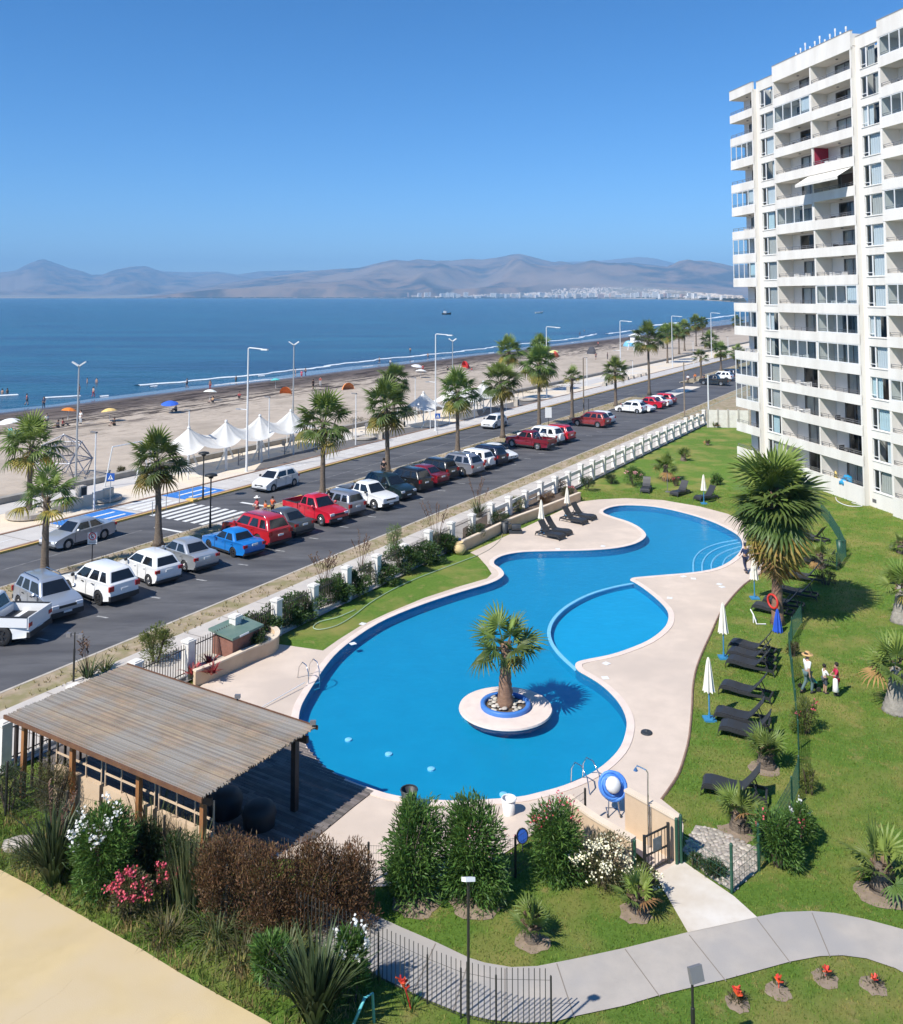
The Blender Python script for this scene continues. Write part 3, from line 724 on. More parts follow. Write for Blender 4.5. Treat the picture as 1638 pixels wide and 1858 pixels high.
def band(a0, a1, k, zlow=None, top=BH):
    z0 = zb(k) if zlow is None else zlow
    mb = MB(); mb.box(a0, a1, 0, .10, z0, zb(k)+top); mb.box(a0+.005, a1-.005, .101, DB+.2, zb(k)+.003 if zlow is None else zb(k), zb(k)+.20)
    return mb.build('balcony_band', M_stucco, apt)
glz = {'L': {3,5,7,8,10,12,13}, '1': {2,6,11}, '2': {9,10,11}, 'R': {1,3,6,9,12}, 'S': {2,5,8}}
blocks = (('L', aL0, aL1), ('1', aM0, aMm), ('2', aMm, aM1), ('R', aR0, aRm), ('S', aRm, aR1))
for k in range(1, NF+1):
    last = k == NF
    for a0, a1 in ((aL0, aL1), (aM0, aM1), (aR0, aR1)): band(a0, a1, k, -.4 if last else None, BH)
    for nm, a0, a1 in blocks:
        i0 = a0 + (.17 if nm in '1R' else .10 if nm in '2S' else .02); i1 = a1 - (.17 if nm in 'L2S' else .10)
        cell(i0, i1, k, k in glz[nm], True)
    for a0, a1 in ((aW0, aW1), (aV0, aV1)):           # recessed window columns
        w0 = a0 + (a1-a0)*.16; w1 = a0 + (a1-a0)*.93; z0 = zb(k)+.62; z1 = zb(k-1)-.06
        mb = MB(); mb.box(a0, a1, REC, REC+.2, -.4 if last else zb(k)-.06, z0)
        mb.box(a0, w0, REC, REC+.2, z0, z1); mb.box(w1, a1, REC, REC+.2, z0, z1)
        mb.build('window_wall', M_stucco, apt)
        w = bpy.data.objects.new('window', None); COL.objects.link(w); w.parent = apt
        sl = w0 + (w1-w0)*.26
        m2 = MB(); m2.box(sl-.05, sl+.05, REC+.06, REC+.12, z0, z1); m2.box(w0, sl-.05, REC+.06, REC+.12, z0+.26, z0+.31); m2.build('mullion', M_alu, w)
        pane_set(w, w0, w1, REC+.12, z0, z1, 1, M_alu, M_pane, .05, M_curt[rb.choice((0,0,2,1,0,3))], .10, rb.choice(((.27,1),(.27,1),(.27,1),(.0,.45),(.27,.6),(.6,1))))
        m3 = MB(); m3.box(w0-.04, w1+.04, REC-.05, REC+.02, z0-.06, z0-.002); m3.build('sill', M_stucco, w)
# parapets
for a0, a1, y, h in ((aL0, aL1, 0, .92), (aW0, aW1, REC, .92), (aM0, aM1, 0, 1.50), (aV0, aV1, REC, .98), (aR0, aR1, 0, 1.30)):
    mb = MB(); mb.box(a0, a1, y, y+.2, zb(0) if y == 0 else zb(0)-.06, zb(0)+h)
    if y == 0: mb.box(a0+.005, a1-.005, .2, DB+.3, zb(0)+.003, zb(0)+.25)
    mb.build('parapet', M_stucco, apt)
    m2 = MB(); m2.box(a0-.02, a1+.02, y-.03, y+.23, zb(0)+h+.002, zb(0)+h+.045); m2.build('parapet_cap', pmat('cap_metal', (0.30,0.29,0.28), rough=0.5) if 'cap_metal' not in MATS else MATS['cap_metal'], apt)
for a in (aM0, aM1-.2, aR0):                          # returns of the raised parapets
    mb = MB(); mb.box(a, a+.2, .201, 2.2, zb(0)+.3, zb(0)+1.28); mb.build('parapet', M_stucco, apt)
mb = MB()
for i in range(11):                                   # vent pipes on the roof
    m2 = MB(); a = aM0 + 1.9 + i*(aM1-aM0-4.2)/10; h = 2.35 + .25*((i*7) % 3)
    m2.tube([(a,1.3,zb(0)+.2),(a,1.3,zb(0)+h)], .05, 6); m2.tube([(a,1.3,zb(0)+h-.25),(a,1.3,zb(0)+h)], .075, 6); m2.build('vent_pipe', M_alu, apt)
mb = MB(); mb.lathe([(.02,0),(.5,.02),(.5,.8),(.35,1.0),(.02,1.05)], 14, T((aV0+aV1)/2+.9, 3.0, zb(0)+.3)); mb.build('water_tank', M_alu, apt)
# things that single balconies carry
mb = MB(); mb.box(aMm+.095, aMm+.11, .2, DB-.02, zb(4)+.21, zb(3)-.01); mb.build('red_wall', pmat('red_plaster', (0.30,0.02,0.05), (0.26,0.02,0.045), 1, 0.8), apt)
mb = MB(); mb.box((aMm+aM1)/2-1.0, aM1-.2, DB-.04, DB-.02, zb(5)+.25, zb(4)-.2); mb.build('dark_shutter', pmat('brown_shutter', (0.16,0.12,0.11), rough=.7), apt)
z4 = zb(4)-.05; mb = MB(); mb.add([(aMm-.6,.02,z4),(aM1-.35,.02,z4),(aM1-.35,-1.25,z4-.75),(aMm-.6,-1.25,z4-.75),(aM1-.35,-1.25,z4-.98),(aMm-.6,-1.25,z4-.98)], [(0,1,2,3),(3,2,4,5)])
mb.build('awning', pmat('cream_awning', (0.72,0.69,0.62), (0.66,0.63,0.57), 2, .85), apt)
mb = MB(); mb.box(aMm+2.0, aMm+2.9, DB-.35, DB-.02, zb(2)+.85, zb(2)+1.05); mb.build('air_conditioner', M_alu, apt)
mb = MB(); mb.box(aV0+.3, aV0+.75, REC-.012, REC-.004, .35, .62); mb.build('wall_vent', M_dkframe, apt)
# balcony furniture
M_plw = pmat('white_plastic', (0.74,0.74,0.73), rough=0.5); M_plb = pmat('black_wicker', (0.035,0.035,0.038), rough=0.6)
def seat_mesh(mat):
    mb = MB(); mb.box(-.24,.24,-.24,.24,.38,.42)
    for x in (-.21,.21):
        for y in (-.21,.21): mb.box(x-.02,x+.02,y-.02,y+.02,0,.38)
        mb.box(x-.025,x+.025,-.22,.22,.60,.63)
    mb.box(-.24,.24,.20,.25,.42,.86); return mb.mesh('chair_body', mat)
def table_mesh(mat):
    mb = MB(); mb.lathe([(.02,.68),(.42,.68),(.43,.70),(.42,.72),(.02,.72)], 14); mb.lathe([(.05,0),(.05,.68)], 8); mb.lathe([(.26,0),(.26,.03)], 10); return mb.mesh('table_body', mat)
seatm = [seat_mesh(M_plw), seat_mesh(M_plb)]; tabm = [table_mesh(M_plw), table_mesh(M_plb)]
BM = Matrix.Translation(C0) @ RZ(math.atan2(BU.y, BU.x))
ordn = ['top', 'second', 'third', 'fourth', 'fifth', 'sixth', 'seventh', 'eighth', 'ninth', 'tenth', 'eleventh', 'twelfth', 'thirteenth', 'fourteenth', 'fifteenth']
bayn = {'L': 'far corner column', '1': 'middle left column', '2': 'middle right column', 'R': 'right-hand column'}
cells = {b[0]: (b[1], b[2]) for b in blocks}
for nm, k, mi in (('L',13,0),('L',11,0),('L',6,0),('1',3,1),('1',8,0),('1',11,0),('1',12,0),('1',13,0),('2',4,0),('2',6,1),('2',7,1),('2',8,0),('2',9,0),('2',13,1),('2',14,1),('R',3,0),('R',6,1),('R',2,1)):
    a0, a1 = cells[nm]; z = zb(k)+.2; am = a0 + (a1-a0)*rb.uniform(.35,.55); col = 'white' if mi == 0 else 'black'
    wh = 'on the %s balcony from the roof, %s' % (ordn[k-1], bayn[nm])
    t = link('balcony_table', tabm[mi]); t.matrix_world = BM @ T(am, .72, z); tag(t, 'small round %s table %s' % (col, wh), 'table', 'balcony tables')
    for dx, rot, w2 in ((-.62, math.pi/2, 'farther'), (.62, -math.pi/2, 'nearer')):
        c = link('balcony_chair', seatm[mi]); c.matrix_world = BM @ T(am+dx, .72, z) @ RZ(rot)
        tag(c, '%s %s chair %s' % (w2, col, wh), 'chair', 'balcony chairs')
# ground-floor clutter
def surfboard():
    mb = MB(); vs = []; fs = []
    for i in range(9):
        f = i/8; w = .27*math.sin(math.pi*min(1,f*.9+.1))**.6; vs += [(-w,0,f*1.0),(0,-.05,f*1.0),(w,0,f*1.0),(0,.03,f*1.0)]
    for i in range(8):
        for j in range(4): fs.append((i*4+j,i*4+(j+1)%4,(i+1)*4+(j+1)%4,(i+1)*4+j))
    mb.add(vs, fs); return mb
zf = zb(NF)+.2
o = surfboard().build('bodyboard', pmat('board_yellow', (0.72,0.52,0.16), (0.66,0.46,0.12), 3, .5), smooth=True); o.matrix_world = BM @ T(aMm+1.75,.2,zf+.12)
tag(o, 'yellow bodyboard standing on the lowest balcony above the lawn', 'bodyboard')
mb = MB(); r5 = random.Random(5)
mb.lathe([(.1,0),(.5,.05),(.55,.3),(.4,.6),(.12,.75)], 12); mb.v = [tuple(Vector(v)*r5.uniform(.8,1.2)) for v in mb.v]
o = mb.build('beach_bag', pmat('bag_blue', (0.03,0.33,0.62), (0.02,0.25,0.5), 3, .6), smooth=True); o.matrix_world = BM @ T(aMm+2.75,.45,zf+.15)
tag(o, 'bright blue beach bag beside the yellow bodyboard on the lowest balcony', 'bag')
# ------------------------------------------------------------------ vehicles
M_tyre = pmat('tyre', (0.018,0.018,0.019), rough=0.8); M_rim = pmat('alloy_rim', (0.55,0.55,0.56), rough=0.3, metal=0.9); M_rimd = pmat('dark_rim', (0.08,0.08,0.085), rough=0.35, metal=0.7)
M_cglass = pmat('car_glass', (0.012,0.014,0.017), rough=0.06, spec=0.8); M_trim = pmat('black_trim', (0.025,0.025,0.027), rough=0.55)
M_lampw = pmat('headlamp', (0.75,0.76,0.78), rough=0.12, spec=0.9); M_lampr = pmat('tail_lamp', (0.38,0.012,0.012), rough=0.15, spec=0.8); M_plate = pmat('number_plate', (0.75,0.75,0.73), rough=0.5)
M_chrome = pmat('chrome', (0.7,0.7,0.7), rough=0.15, metal=1.0)
def paint(name, c, metal=0.0): return MATS.get(name) or pmat(name, c, rough=0.28, metal=metal, coat=0.7, spec=0.5)
PAINT = {'white': paint('paint_white',(0.78,0.78,0.77)), 'silver': paint('paint_silver',(0.50,0.52,0.54),.55), 'blue': paint('paint_blue',(0.012,0.17,0.52)), 'red': paint('paint_red',(0.42,0.015,0.022)),
         'darkred': paint('paint_darkred',(0.20,0.012,0.025),.2), 'maroon': paint('paint_maroon',(0.26,0.03,0.03),.2), 'grey': paint('paint_grey',(0.11,0.115,0.12),.5), 'black': paint('paint_black',(0.012,0.013,0.015)),
         'green': paint('paint_green',(0.016,0.032,0.034),.3), 'navy': paint('paint_navy',(0.015,0.022,0.05),.2), 'steel': paint('paint_steel',(0.33,0.34,0.38),.55), 'sky': paint('paint_sky',(0.42,0.46,0.52),.5), 'brightred': paint('paint_brightred',(0.50,0.012,0.03))}
TYPES = {  # L, W, height, wheelbase, front overhang, wheel r, hood front z, cowl z, belt z, deck z, xw, xrf, xrr, xrb (from nose, metres), clearance
 'sedan': dict(L=4.45,W=1.72,h=1.48,wb=2.6,fo=.88,r=.31,zhf=.68,zc=.93,zb=.95,zd=.98,xw=1.18,xrf=1.85,xrr=3.05,xrb=3.75,cl=.20),
 'oldsedan': dict(L=4.35,W=1.66,h=1.38,wb=2.45,fo=.85,r=.29,zhf=.72,zc=.88,zb=.88,zd=.93,xw=1.30,xrf=1.88,xrr=2.95,xrb=3.42,cl=.20),
 'hatch': dict(L=3.95,W=1.70,h=1.53,wb=2.48,fo=.80,r=.30,zhf=.70,zc=.98,zb=.98,zd=.98,xw=.92,xrf=1.62,xrr=3.45,xrb=3.84,cl=.19),
 'suv': dict(L=4.45,W=1.80,h=1.72,wb=2.68,fo=.86,r=.36,zhf=.86,zc=1.08,zb=1.10,zd=1.12,xw=1.16,xrf=1.85,xrr=3.95,xrb=4.32,cl=.27),
 'smallsuv': dict(L=4.2,W=1.75,h=1.66,wb=2.5,fo=.82,r=.34,zhf=.88,zc=1.04,zb=1.06,zd=1.08,xw=1.12,xrf=1.66,xrr=3.82,xrb=4.08,cl=.26),
 'bigsuv': dict(L=4.85,W=1.92,h=1.80,wb=2.85,fo=.90,r=.39,zhf=.96,zc=1.12,zb=1.14,zd=1.16,xw=1.30,xrf=1.95,xrr=4.35,xrb=4.74,cl=.28),
 'pickup': dict(L=5.15,W=1.80,h=1.76,wb=3.05,fo=.88,r=.38,zhf=.95,zc=1.10,zb=1.12,zd=.78,xw=1.35,xrf=1.95,xrr=3.12,xrb=3.38,cl=.30,bed=1),
 'bigpickup': dict(L=5.85,W=2.02,h=1.93,wb=3.68,fo=.95,r=.42,zhf=1.08,zc=1.22,zb=1.25,zd=.86,xw=1.50,xrf=2.15,xrr=3.75,xrb=4.00,cl=.32,bed=1),
}
def bevel(o, w, seg):
    m = o.modifiers.new('bevel', 'BEVEL'); m.width = w; m.segments = seg; m.limit_method = 'ANGLE'; m.angle_limit = R(28); m.harden_normals = False
    return o
def wheel_meshes(r, w, dark):
    mb = MB(); mb.lathe([(r*.62,-w/2),(r*.92,-w/2),(r,-w/2+.03),(r,w/2-.03),(r*.92,w/2),(r*.62,w/2)], 20, RX(math.pi/2), cap=False)
    ty = mb.mesh('tyre', M_tyre, True)
    mb = MB(); mb.lathe([(r*.63,-w*.46),(r*.63,w*.42),(r*.56,w*.42),(r*.54,w*.25),(.02,w*.22)], 20, RX(math.pi/2), cap=False)
    for i in range(5):
        a = i*2*math.pi/5
        M = RX(math.pi/2) @ RZ(a); mb.box(r*.08, r*.58, -r*.09, r*.09, w*.22, w*.44, M)
    mb.lathe([(r*.14,w*.2),(r*.13,w*.46),(.01,w*.46)], 10, RX(math.pi/2), cap=False)
    return ty, mb.mesh('rim', M_rimd if dark else M_rim)
WH = {}
def make_car(typ, col, label, pos, head, group='cars parked in the bays', rails=False, spare=False, darkrim=False, trim=False, rollbar=False, cat=None, scale=1.05):
    p = TYPES[typ]; pm = PAINT[col]; L, W = p['L'], p['W']; x0 = L/2
    X = lambda d: x0 - d
    root = thing('pickup_truck' if p.get('bed') else 'car', label, cat or ('pickup' if p.get('bed') else 'car'), pos, head, group); root.scale = (scale,)*3
    r, cl = p['r'], p['cl']; xa = (X(p['fo']), X(p['fo']+p['wb'])); ra = r*1.16
    def arch(xc):
        pts = []; z0 = cl
        a0 = math.asin(max(-1, min(1, (z0-r)/ra)))
        for i in range(9):
            a = math.pi - a0 - (math.pi - 2*a0)*i/8
            pts.append((xc+math.cos(a)*ra, r+math.sin(a)*ra))
        return pts
    prof = [(X(L-.10), cl+.06)] + arch(xa[1]) + arch(xa[0]) + [(X(.16), cl+.03), (X(.03), cl+.14), (X(.0), .50), (X(.04), p['zhf']-.10), (X(.16), p['zhf']), (X(p['xw']*.55), p['zhf']*.45+p['zc']*.55), (X(p['xw']), p['zc'])]
    nb = len(prof)
    if p.get('bed'):
        prof += [(X(p['xrb']), p['zb']), (X(p['xrb']+.03), p['zd']), (X(L-.05), p['zd']), (X(L-.02), cl+.22)]
    else:
        prof += [(X(p['xrb']), p['zb']+.02), (X(min(L-.10, p['xrb']+.35)), p['zd']), (X(L-.05), p['zd']-.06), (X(L), .62), (X(L-.02), .42)]
    narch = set(range(1, 19))
    def layer(ins, yy):
        out = []
        for i, (x, z) in enumerate(prof):
            if i in narch or i == 0: out.append((x*(1-.02*(ins > 0)*(i == 0)), yy, z))
            else: out.append((x*(1-ins*.9/x0), yy, z-ins*.75 if z > .6 else z))
        return out
    mb = MB(); ys = [(.055,-W/2+.0),(.0,-W/2+.09),(.0,W/2-.09),(.055,W/2)]; n = len(prof)
    ys = [(.05,-W/2+.012),(.018,-W/2),(.0,-W/2+.10),(.0,W/2-.10),(.018,W/2),(.05,W/2-.012)]
    vs = []
    for ins, yy in ys: vs += [(x, y*(1-.13*min(1,abs(x)/x0)**7-.03*(z > .75)), z) for x, y, z in layer(ins, yy)]
    fs = []
    for k in range(len(ys)-1):
        for i in range(n): j = (i+1) % n; fs.append((k*n+i, k*n+j, (k+1)*n+j, (k+1)*n+i))
    fs.append(tuple(reversed(range(n)))); fs.append(tuple((len(ys)-1)*n+i for i in range(n)))
    mb.add(vs, fs); bevel(mb.build('body', pm, root, True), .085, 3)
    # dark underside and sills
    mb = MB(); mb.box(X(L-.16), X(.18), -W/2+.14, W/2-.14, cl-.05, cl+.12); mb.build('underbody', M_trim, root)
    for s in (-1, 1):
        mb = MB(); a, b2 = xa[1]+ra+.02, xa[0]-ra-.02; mb.box(a, b2, s*(W/2-.03)-.025, s*(W/2-.03)+.025, cl-.02, cl+.10); mb.build('sill', M_trim, root)
    # cabin
    zb = p['zb']-.03; hr = p['h']; gw = W/2-.085; tw = W/2-.27
    Bf = [X(p['xw'])-.02, gw, p['zc']-.03]; Br = [X(p['xrb'])+.02, gw, zb]; Tf = [X(p['xrf']), tw, hr-.07]; Tr = [X(p['xrr']), tw, hr-.08]
    c1 = [X(p['xrf']+.16), tw-.17, hr]; c2 = [X(p['xrr']-.18), tw-.17, hr-.005]
    mb = MB(); ring = lambda a, b2: [(a[0],a[1],a[2]), (b2[0],b2[1],b2[2]), (b2[0],-b2[1],b2[2]), (a[0],-a[1],a[2])]
    mb.add(ring(Bf,Br)+ring(Tf,Tr)+ring(c1,c2), [(0,1,5,4),(1,2,6,5),(2,3,7,6),(3,0,4,7),(4,5,9,8),(5,6,10,9),(6,7,11,10),(7,4,8,11),(8,9,10,11)])
    cab = bevel(mb.build('cabin', pm, root, True), .11, 4)
    def panel(name, quad, uv, mat, off=.012, par=cab):
        A, B, Cc, D = [Vector(q) for q in quad]; nrm = (B-A).cross(D-A).normalized()
        vs = [((A*(1-u)+B*u)*(1-v) + (D*(1-u)+Cc*u)*v) + nrm*off for u, v in uv]
        back = [q - nrm*(off+.004) for q in vs]; m2 = MB(); k = len(vs)
        m2.add(vs+back, [tuple(range(k))] + [(i,(i+1)%k,k+(i+1)%k,k+i) for i in range(k)]); return m2.build(name, mat, par)
    f = lambda q, s: (q[0], q[1]*s, q[2])
    fq = [f(Bf,-1), f(Bf,1), f(Tf,1), f(Tf,-1)]
    panel('windshield', fq, [(.07,.06),(.93,.06),(.90,.90),(.10,.90)], M_cglass)
    rq = [f(Br,1), f(Br,-1), f(Tr,-1), f(Tr,1)]
    panel('rear_window', rq, [(.09,.14),(.91,.14),(.87,.88),(.13,.88)], M_cglass)
    lsd = Vector(Bf)-Vector(Br); wins = [(.05,.50),(.535,.90)] if typ in ('sedan','oldsedan','hatch','pickup','bigpickup') else [(.05,.40),(.43,.70),(.73,.94)]
    if p.get('bed'): wins = [(.06,.55),(.60,.93)]
    for s in (-1, 1):
        q = [f(Bf,s), f(Br,s), f(Tr,s), f(Tf,s)] if s < 0 else [f(Bf,s), f(Br,s), f(Tr,s), f(Tf,s)]
        # parametrise front (u=0) to rear (u=1); the panel normal must look outwards
        for (u0, u1) in wins:
            uv = [(u0+.01,.12),(u1-.01,.12),(u1-.025,.86),(u0+.035,.86)]
            A, B, Cc, D = [Vector(t) for t in q]; nrm = (B-A).cross(D-A).normalized()
            panel('side_window', q, uv, M_cglass, .012 if nrm.y*s > 0 else -.012)
    # wheels
    key = (r, darkrim)
    if key not in WH: WH[key] = wheel_meshes(r, .21, darkrim)
    for xc in xa:
        for s in (-1, 1):
            w = bpy.data.objects.new('wheel', None); COL.objects.link(w); w.parent = root; w.location = (xc, s*(W/2-.11), r); w.rotation_euler = (0,0,0 if s < 0 else math.pi)
            link('tyre', WH[key][0], w); link('rim', WH[key][1], w)
    # lamps, bumpers, plates, mirrors, handles
    zh = p['zhf']
    for s in (-1, 1):
        mb = MB(); mb.box(X(.14), X(-.004), s*(W/2-.30)-.16, s*(W/2-.30)+.16, zh-.20, zh-.06); mb.build('headlight', M_lampw, root)
        zt = (p['zd']+.14 if p.get('bed') else p['zd']-.10); mb = MB(); mb.box(X(L+.006), X(L-.10), s*(W/2-.17)-.13, s*(W/2-.17)+.13, zt-(.16 if 'suv' not in typ else .24), zt); mb.build('tail_light', M_lampr, root)
        mb = MB(); mb.lathe([(.02,-.09),(.09,-.06),(.10,.04),(.05,.09)], 8, T(X(p['xw']+.30), s*(W/2+.10), zb+.10) @ RY(.2)); mb.build('mirror', pm if col != 'white' else M_trim, root)
        for xx in ((p['xw']+p['xrf'])*.5+.62, (p['xw']+p['xrf'])*.5+1.5):
            if xx < p['xrb']-.2: mb = MB(); mb.box(X(xx+.08), X(xx-.08), s*(W/2-.012)-.022, s*(W/2-.012)+.022, zb-.13, zb-.10); mb.build('door_handle', M_trim if trim else pm, root)
        for xx in (p['xw']+.18, (p['xw']+p['xrf'])*.5+.95, min(p['xrb']-.15, (p['xw']+p['xrf'])*.5+1.75)):
            mb = MB(); mb.box(X(xx)-.008, X(xx)+.008, s*(W/2)-.004, s*(W/2)+.002, cl+.12, zb-.02); mb.build('door_gap', M_trim, root)
    mb = MB(); mb.box(X(.05), X(-.012), -W*.24, W*.24, zh-.21, zh-.10); mb.build('grille', M_trim if col != 'silver' else M_chrome, root)
    mb = MB(); mb.box(X(.14), X(-.018), -W/2+.10, W/2-.10, cl+.04, cl+(.26 if trim else .13)); mb.build('front_bumper', M_trim, root)
    zr = .44 if not p.get('bed') else .46
    mb = MB(); mb.box(X(L+.03), X(L-.14), -W/2+.09, W/2-.09, cl+.06, cl+(.28 if trim else .16)); mb.build('rear_bumper', M_chrome if p.get('bed') and not trim else M_trim, root)
    zp2 = .78 if not p.get('bed') else .60
    mb = MB(); mb.box(X(L+.014), X(L-.02), -.20, .20, zp2-.06, zp2+.05); mb.build('number_plate', M_plate, root)
    mb = MB(); mb.box(X(.02), X(-.024), -.20, .20, .44, .53); mb.build('number_plate', M_plate, root)
    if p.get('bed'):
        xb0, xb1 = X(L-.03), X(p['xrb']+.06); zt2 = p['zb']-.02
        for s in (-1, 1):
            mb = MB(); mb.box(xb0+.06, xb1, s*(W/2-.045)-.045, s*(W/2-.045)+.045, p['zd']-.04, zt2); mb.build('bed_side', pm, root)
            mb = MB(); mb.box(xb0+.06, xb1, s*(W/2-.045)-.055, s*(W/2-.045)+.055, zt2+.002, zt2+.035); mb.build('bed_rail', M_trim, root)
        mb = MB(); mb.box(xb0, xb0+.07, -W/2+.03, W/2-.03, p['zd']-.12, zt2+.02); mb.build('tailgate', pm, root)
        mb = MB(); mb.box(xb1-.001, xb1+.04, -W/2+.10, W/2-.10, p['zd'], zt2); mb.build('bed_front', pm, root)
        mb = MB(); mb.box(xb0+.08, xb1-.01, -W/2+.10, W/2-.10, p['zd']+.003, p['zd']+.02); mb.build('bed_liner', M_trim, root)
        if rollbar:
            mb = MB()
            for s in (-1, 1):
                mb.tube([(xb1-.25,s*(W/2-.14),zt2),(xb1-.30,s*(W/2-.2),zt2+.52),(xb0+.9,s*(W/2-.14),zt2+.03)], .035, 6)
            mb.tube([(xb1-.30,-(W/2-.2),zt2+.52),(xb1-.30,W/2-.2,zt2+.52)], .035, 6); mb.build('roll_bar', M_chrome, root)
    if rails:
        for s in (-1, 1):
            mb = MB(); mb.tube([(c1[0]-.1,s*(tw-.06),hr-.05),(c1[0]-.25,s*(tw-.06),hr+.04),(c2[0]+.15,s*(tw-.06),hr+.04),(c2[0],s*(tw-.06),hr-.05)], .022, 5); mb.build('roof_rail', M_chrome if col in ('silver','red','steel','sky') else M_trim, root)
    if spare:
        mb = MB(); mb.lathe([(.05,0),(r*.95,.0),(r,.06),(r,.16),(r*.9,.20),(.05,.21)], 18, T(X(L-.01)-.02, .12, p['zb']-.28) @ RY(-math.pi/2)); mb.build('spare_wheel_cover', pm, root)
    return root
def heading(stdeg): return ROADROT + R(stdeg)
def park(typ, col, label, px, which, hdeg, side=-1, scale=1.05, **kw):
    """px: contact point of the wheel nearest the camera; which: F or R axle; hdeg in the road frame"""
    p = TYPES[typ]; g = G(*px); h = heading(hdeg); fwd = Vector((math.cos(h), math.sin(h), 0)); lat = Vector((-fwd.y, fwd.x, 0))
    nd = lat if lat.dot(SD) < 0 else -lat                      # towards smaller s: the side the camera sees
    if side != -1: nd = side
    g = g - nd*(p['W']/2-.10)*scale
    off = p['L']/2 - p['fo'] - (p['wb'] if which == 'R' else 0)
    return make_car(typ, col, label, g - fwd*off*scale, h, scale=scale, **kw)
park('bigpickup', 'white', 'big white pickup cut off by the left edge of the picture', (4,1172), 'R', 116, trim=True, darkrim=True)
park('smallsuv', 'sky', 'pale silver-blue small SUV parked nose towards the buildings', (78,1128), 'F', -101, trim=True, rails=True)
park('suv', 'white', 'white SUV with black bumper edge, second bay right of the silver-blue SUV', (180,1098), 'R', 84, trim=True, darkrim=True)
park('hatch', 'white', 'white hatchback parked between the white SUV and the silver sedan', (271,1063), 'R', 80)
park('sedan', 'silver', 'silver sedan parked beside the bright blue sedan', (336,1037), 'R', 79)
park('oldsedan', 'blue', 'bright blue older sedan parked in the bays', (424,1011), 'R', 79, darkrim=True)
park('bigsuv', 'red', 'dark red SUV with roof rails next to the blue sedan', (468,993), 'R', 80, rails=True)
park('sedan', 'grey', 'dark grey sedan parked between the red SUV and the red pickup', (519,973), 'R', 80)
park('pickup', 'brightred', 'red double-cab pickup parked facing the buildings', (583.5,954.5), 'F', -103, trim=True)
park('smallsuv', 'steel', 'grey compact SUV parked behind the red pickup', (619,939), 'R', 80)
park('pickup', 'white', 'white double-cab pickup parked facing the buildings', (679.5,926), 'F', -103, trim=True)
park('suv', 'green', 'dark green SUV with roof rails beside the white pickup, nose out', (714,909), 'F', -103, rails=True)
park('suv', 'black', 'black SUV with bright alloy wheels right of the dark green SUV', (746.5,893.5), 'R', 81)
park('sedan', 'darkred', 'dark red sedan squeezed between two black SUVs', (777,882), 'R', 81)
park('smallsuv', 'black', 'black small SUV beside the large silver-grey SUV', (797,872), 'R', 81)
park('bigsuv', 'steel', 'large silver-grey SUV in the middle of the parked row', (839,865), 'R', 81, rails=True)
park('smallsuv', 'white', 'white off-roader with a spare wheel behind the silver-grey SUV', (866,853), 'R', 81, spare=True)
park('suv', 'navy', 'navy SUV between the white off-roader and the white sedan', (889,846), 'R', 81)
park('sedan', 'white', 'white sedan parked nose out at a gap in the row', (908.5,838.5), 'F', -103)
park('pickup', 'darkred', 'dark red pickup with a chrome roll bar in the parked row', (975.5,817), 'R', 82, rollbar=True, trim=True)
park('bigsuv', 'white', 'white SUV with a white spare wheel next to the dark red pickup', (993,808), 'R', 82, spare=True)
park('suv', 'brightred', 'bright red SUV right of the white SUV with spare wheel', (1017,803), 'R', 82, rails=True)
park('suv', 'maroon', 'maroon SUV standing apart with a gap on its left', (1084.5,776.5), 'R', 82)
park('hatch', 'white', 'white hatchback half hidden behind the maroon SUV', (1097,771), 'R', 82)
park('hatch', 'white', 'white small car at the head of the far group of parked cars', (1156,750.5), 'R', 82)
park('sedan', 'white', 'white sedan parked nose out in the far group of cars', (1169,748.5), 'F', -103)
park('sedan', 'brightred', 'red sedan between two white cars in the far group', (1189,742), 'R', 82)
park('sedan', 'white', 'white sedan second from the end of the far group', (1201,738.5), 'R', 82)
park('hatch', 'brightred', 'red hatchback at the end of the far group by the concrete island', (1212,735), 'R', 82)
far = 'cars standing beyond the turning place'
park('pickup', 'black', 'black pickup near the far corner of the apartment block', (1308,700), 'R', 84, group=far)
park('suv', 'white', 'white SUV behind the black pickup beyond the turning place', (1318,692), 'R', 84, group=far)
park('suv', 'navy', 'dark blue SUV half hidden by the apartment block corner', (1332,688), 'R', 84, group=far)
mv = 'cars driving on the avenue'
lat = -TD
park('sedan', 'silver', 'silver sedan driving on the far carriageway behind the palm trunk', (122,997), 'F', 180, side=lat, group=mv)
park('hatch', 'white', 'white hatchback driving past the white shade sails', (495,892.5), 'F', 180, side=lat, group=mv)
park('hatch', 'white', 'white small car driving far down the avenue between palms', (899,778.5), 'F', 180, side=lat, group=mv)
# ------------------------------------------------------------------ palms
M_leafs = [pmat('palm_leaf_young', (0.150,0.215,0.040), (0.20,0.26,0.06), 3, 0.5, rand=.25, trans=.25, spec=.35),
           pmat('palm_leaf', (0.070,0.115,0.024), (0.115,0.165,0.040), 3, 0.5, rand=.30, trans=.2, spec=.35),
           pmat('palm_leaf_old', (0.36,0.26,0.055), (0.17,0.18,0.04), 2.0, 0.6, rand=.30, trans=.2, spec=.3),
           pmat('palm_leaf_dead', (0.36,0.22,0.085), (0.26,0.15,0.06), 3, 0.7, rand=.3, trans=.1, spec=.2)]
M_trunk = pmat('palm_trunk', (0.20,0.155,0.115), (0.11,0.085,0.065), 5, 0.9, 0.8, 14, stretch=(1,1,4))
M_trunkr = pmat('palm_trunk_red', (0.30,0.18,0.115), (0.20,0.115,0.075), 4, 0.9, 0.7, 12, stretch=(1,1,4))
M_boot = pmat('leaf_stubs', (0.23,0.15,0.09), (0.09,0.06,0.04), 6, 0.9)
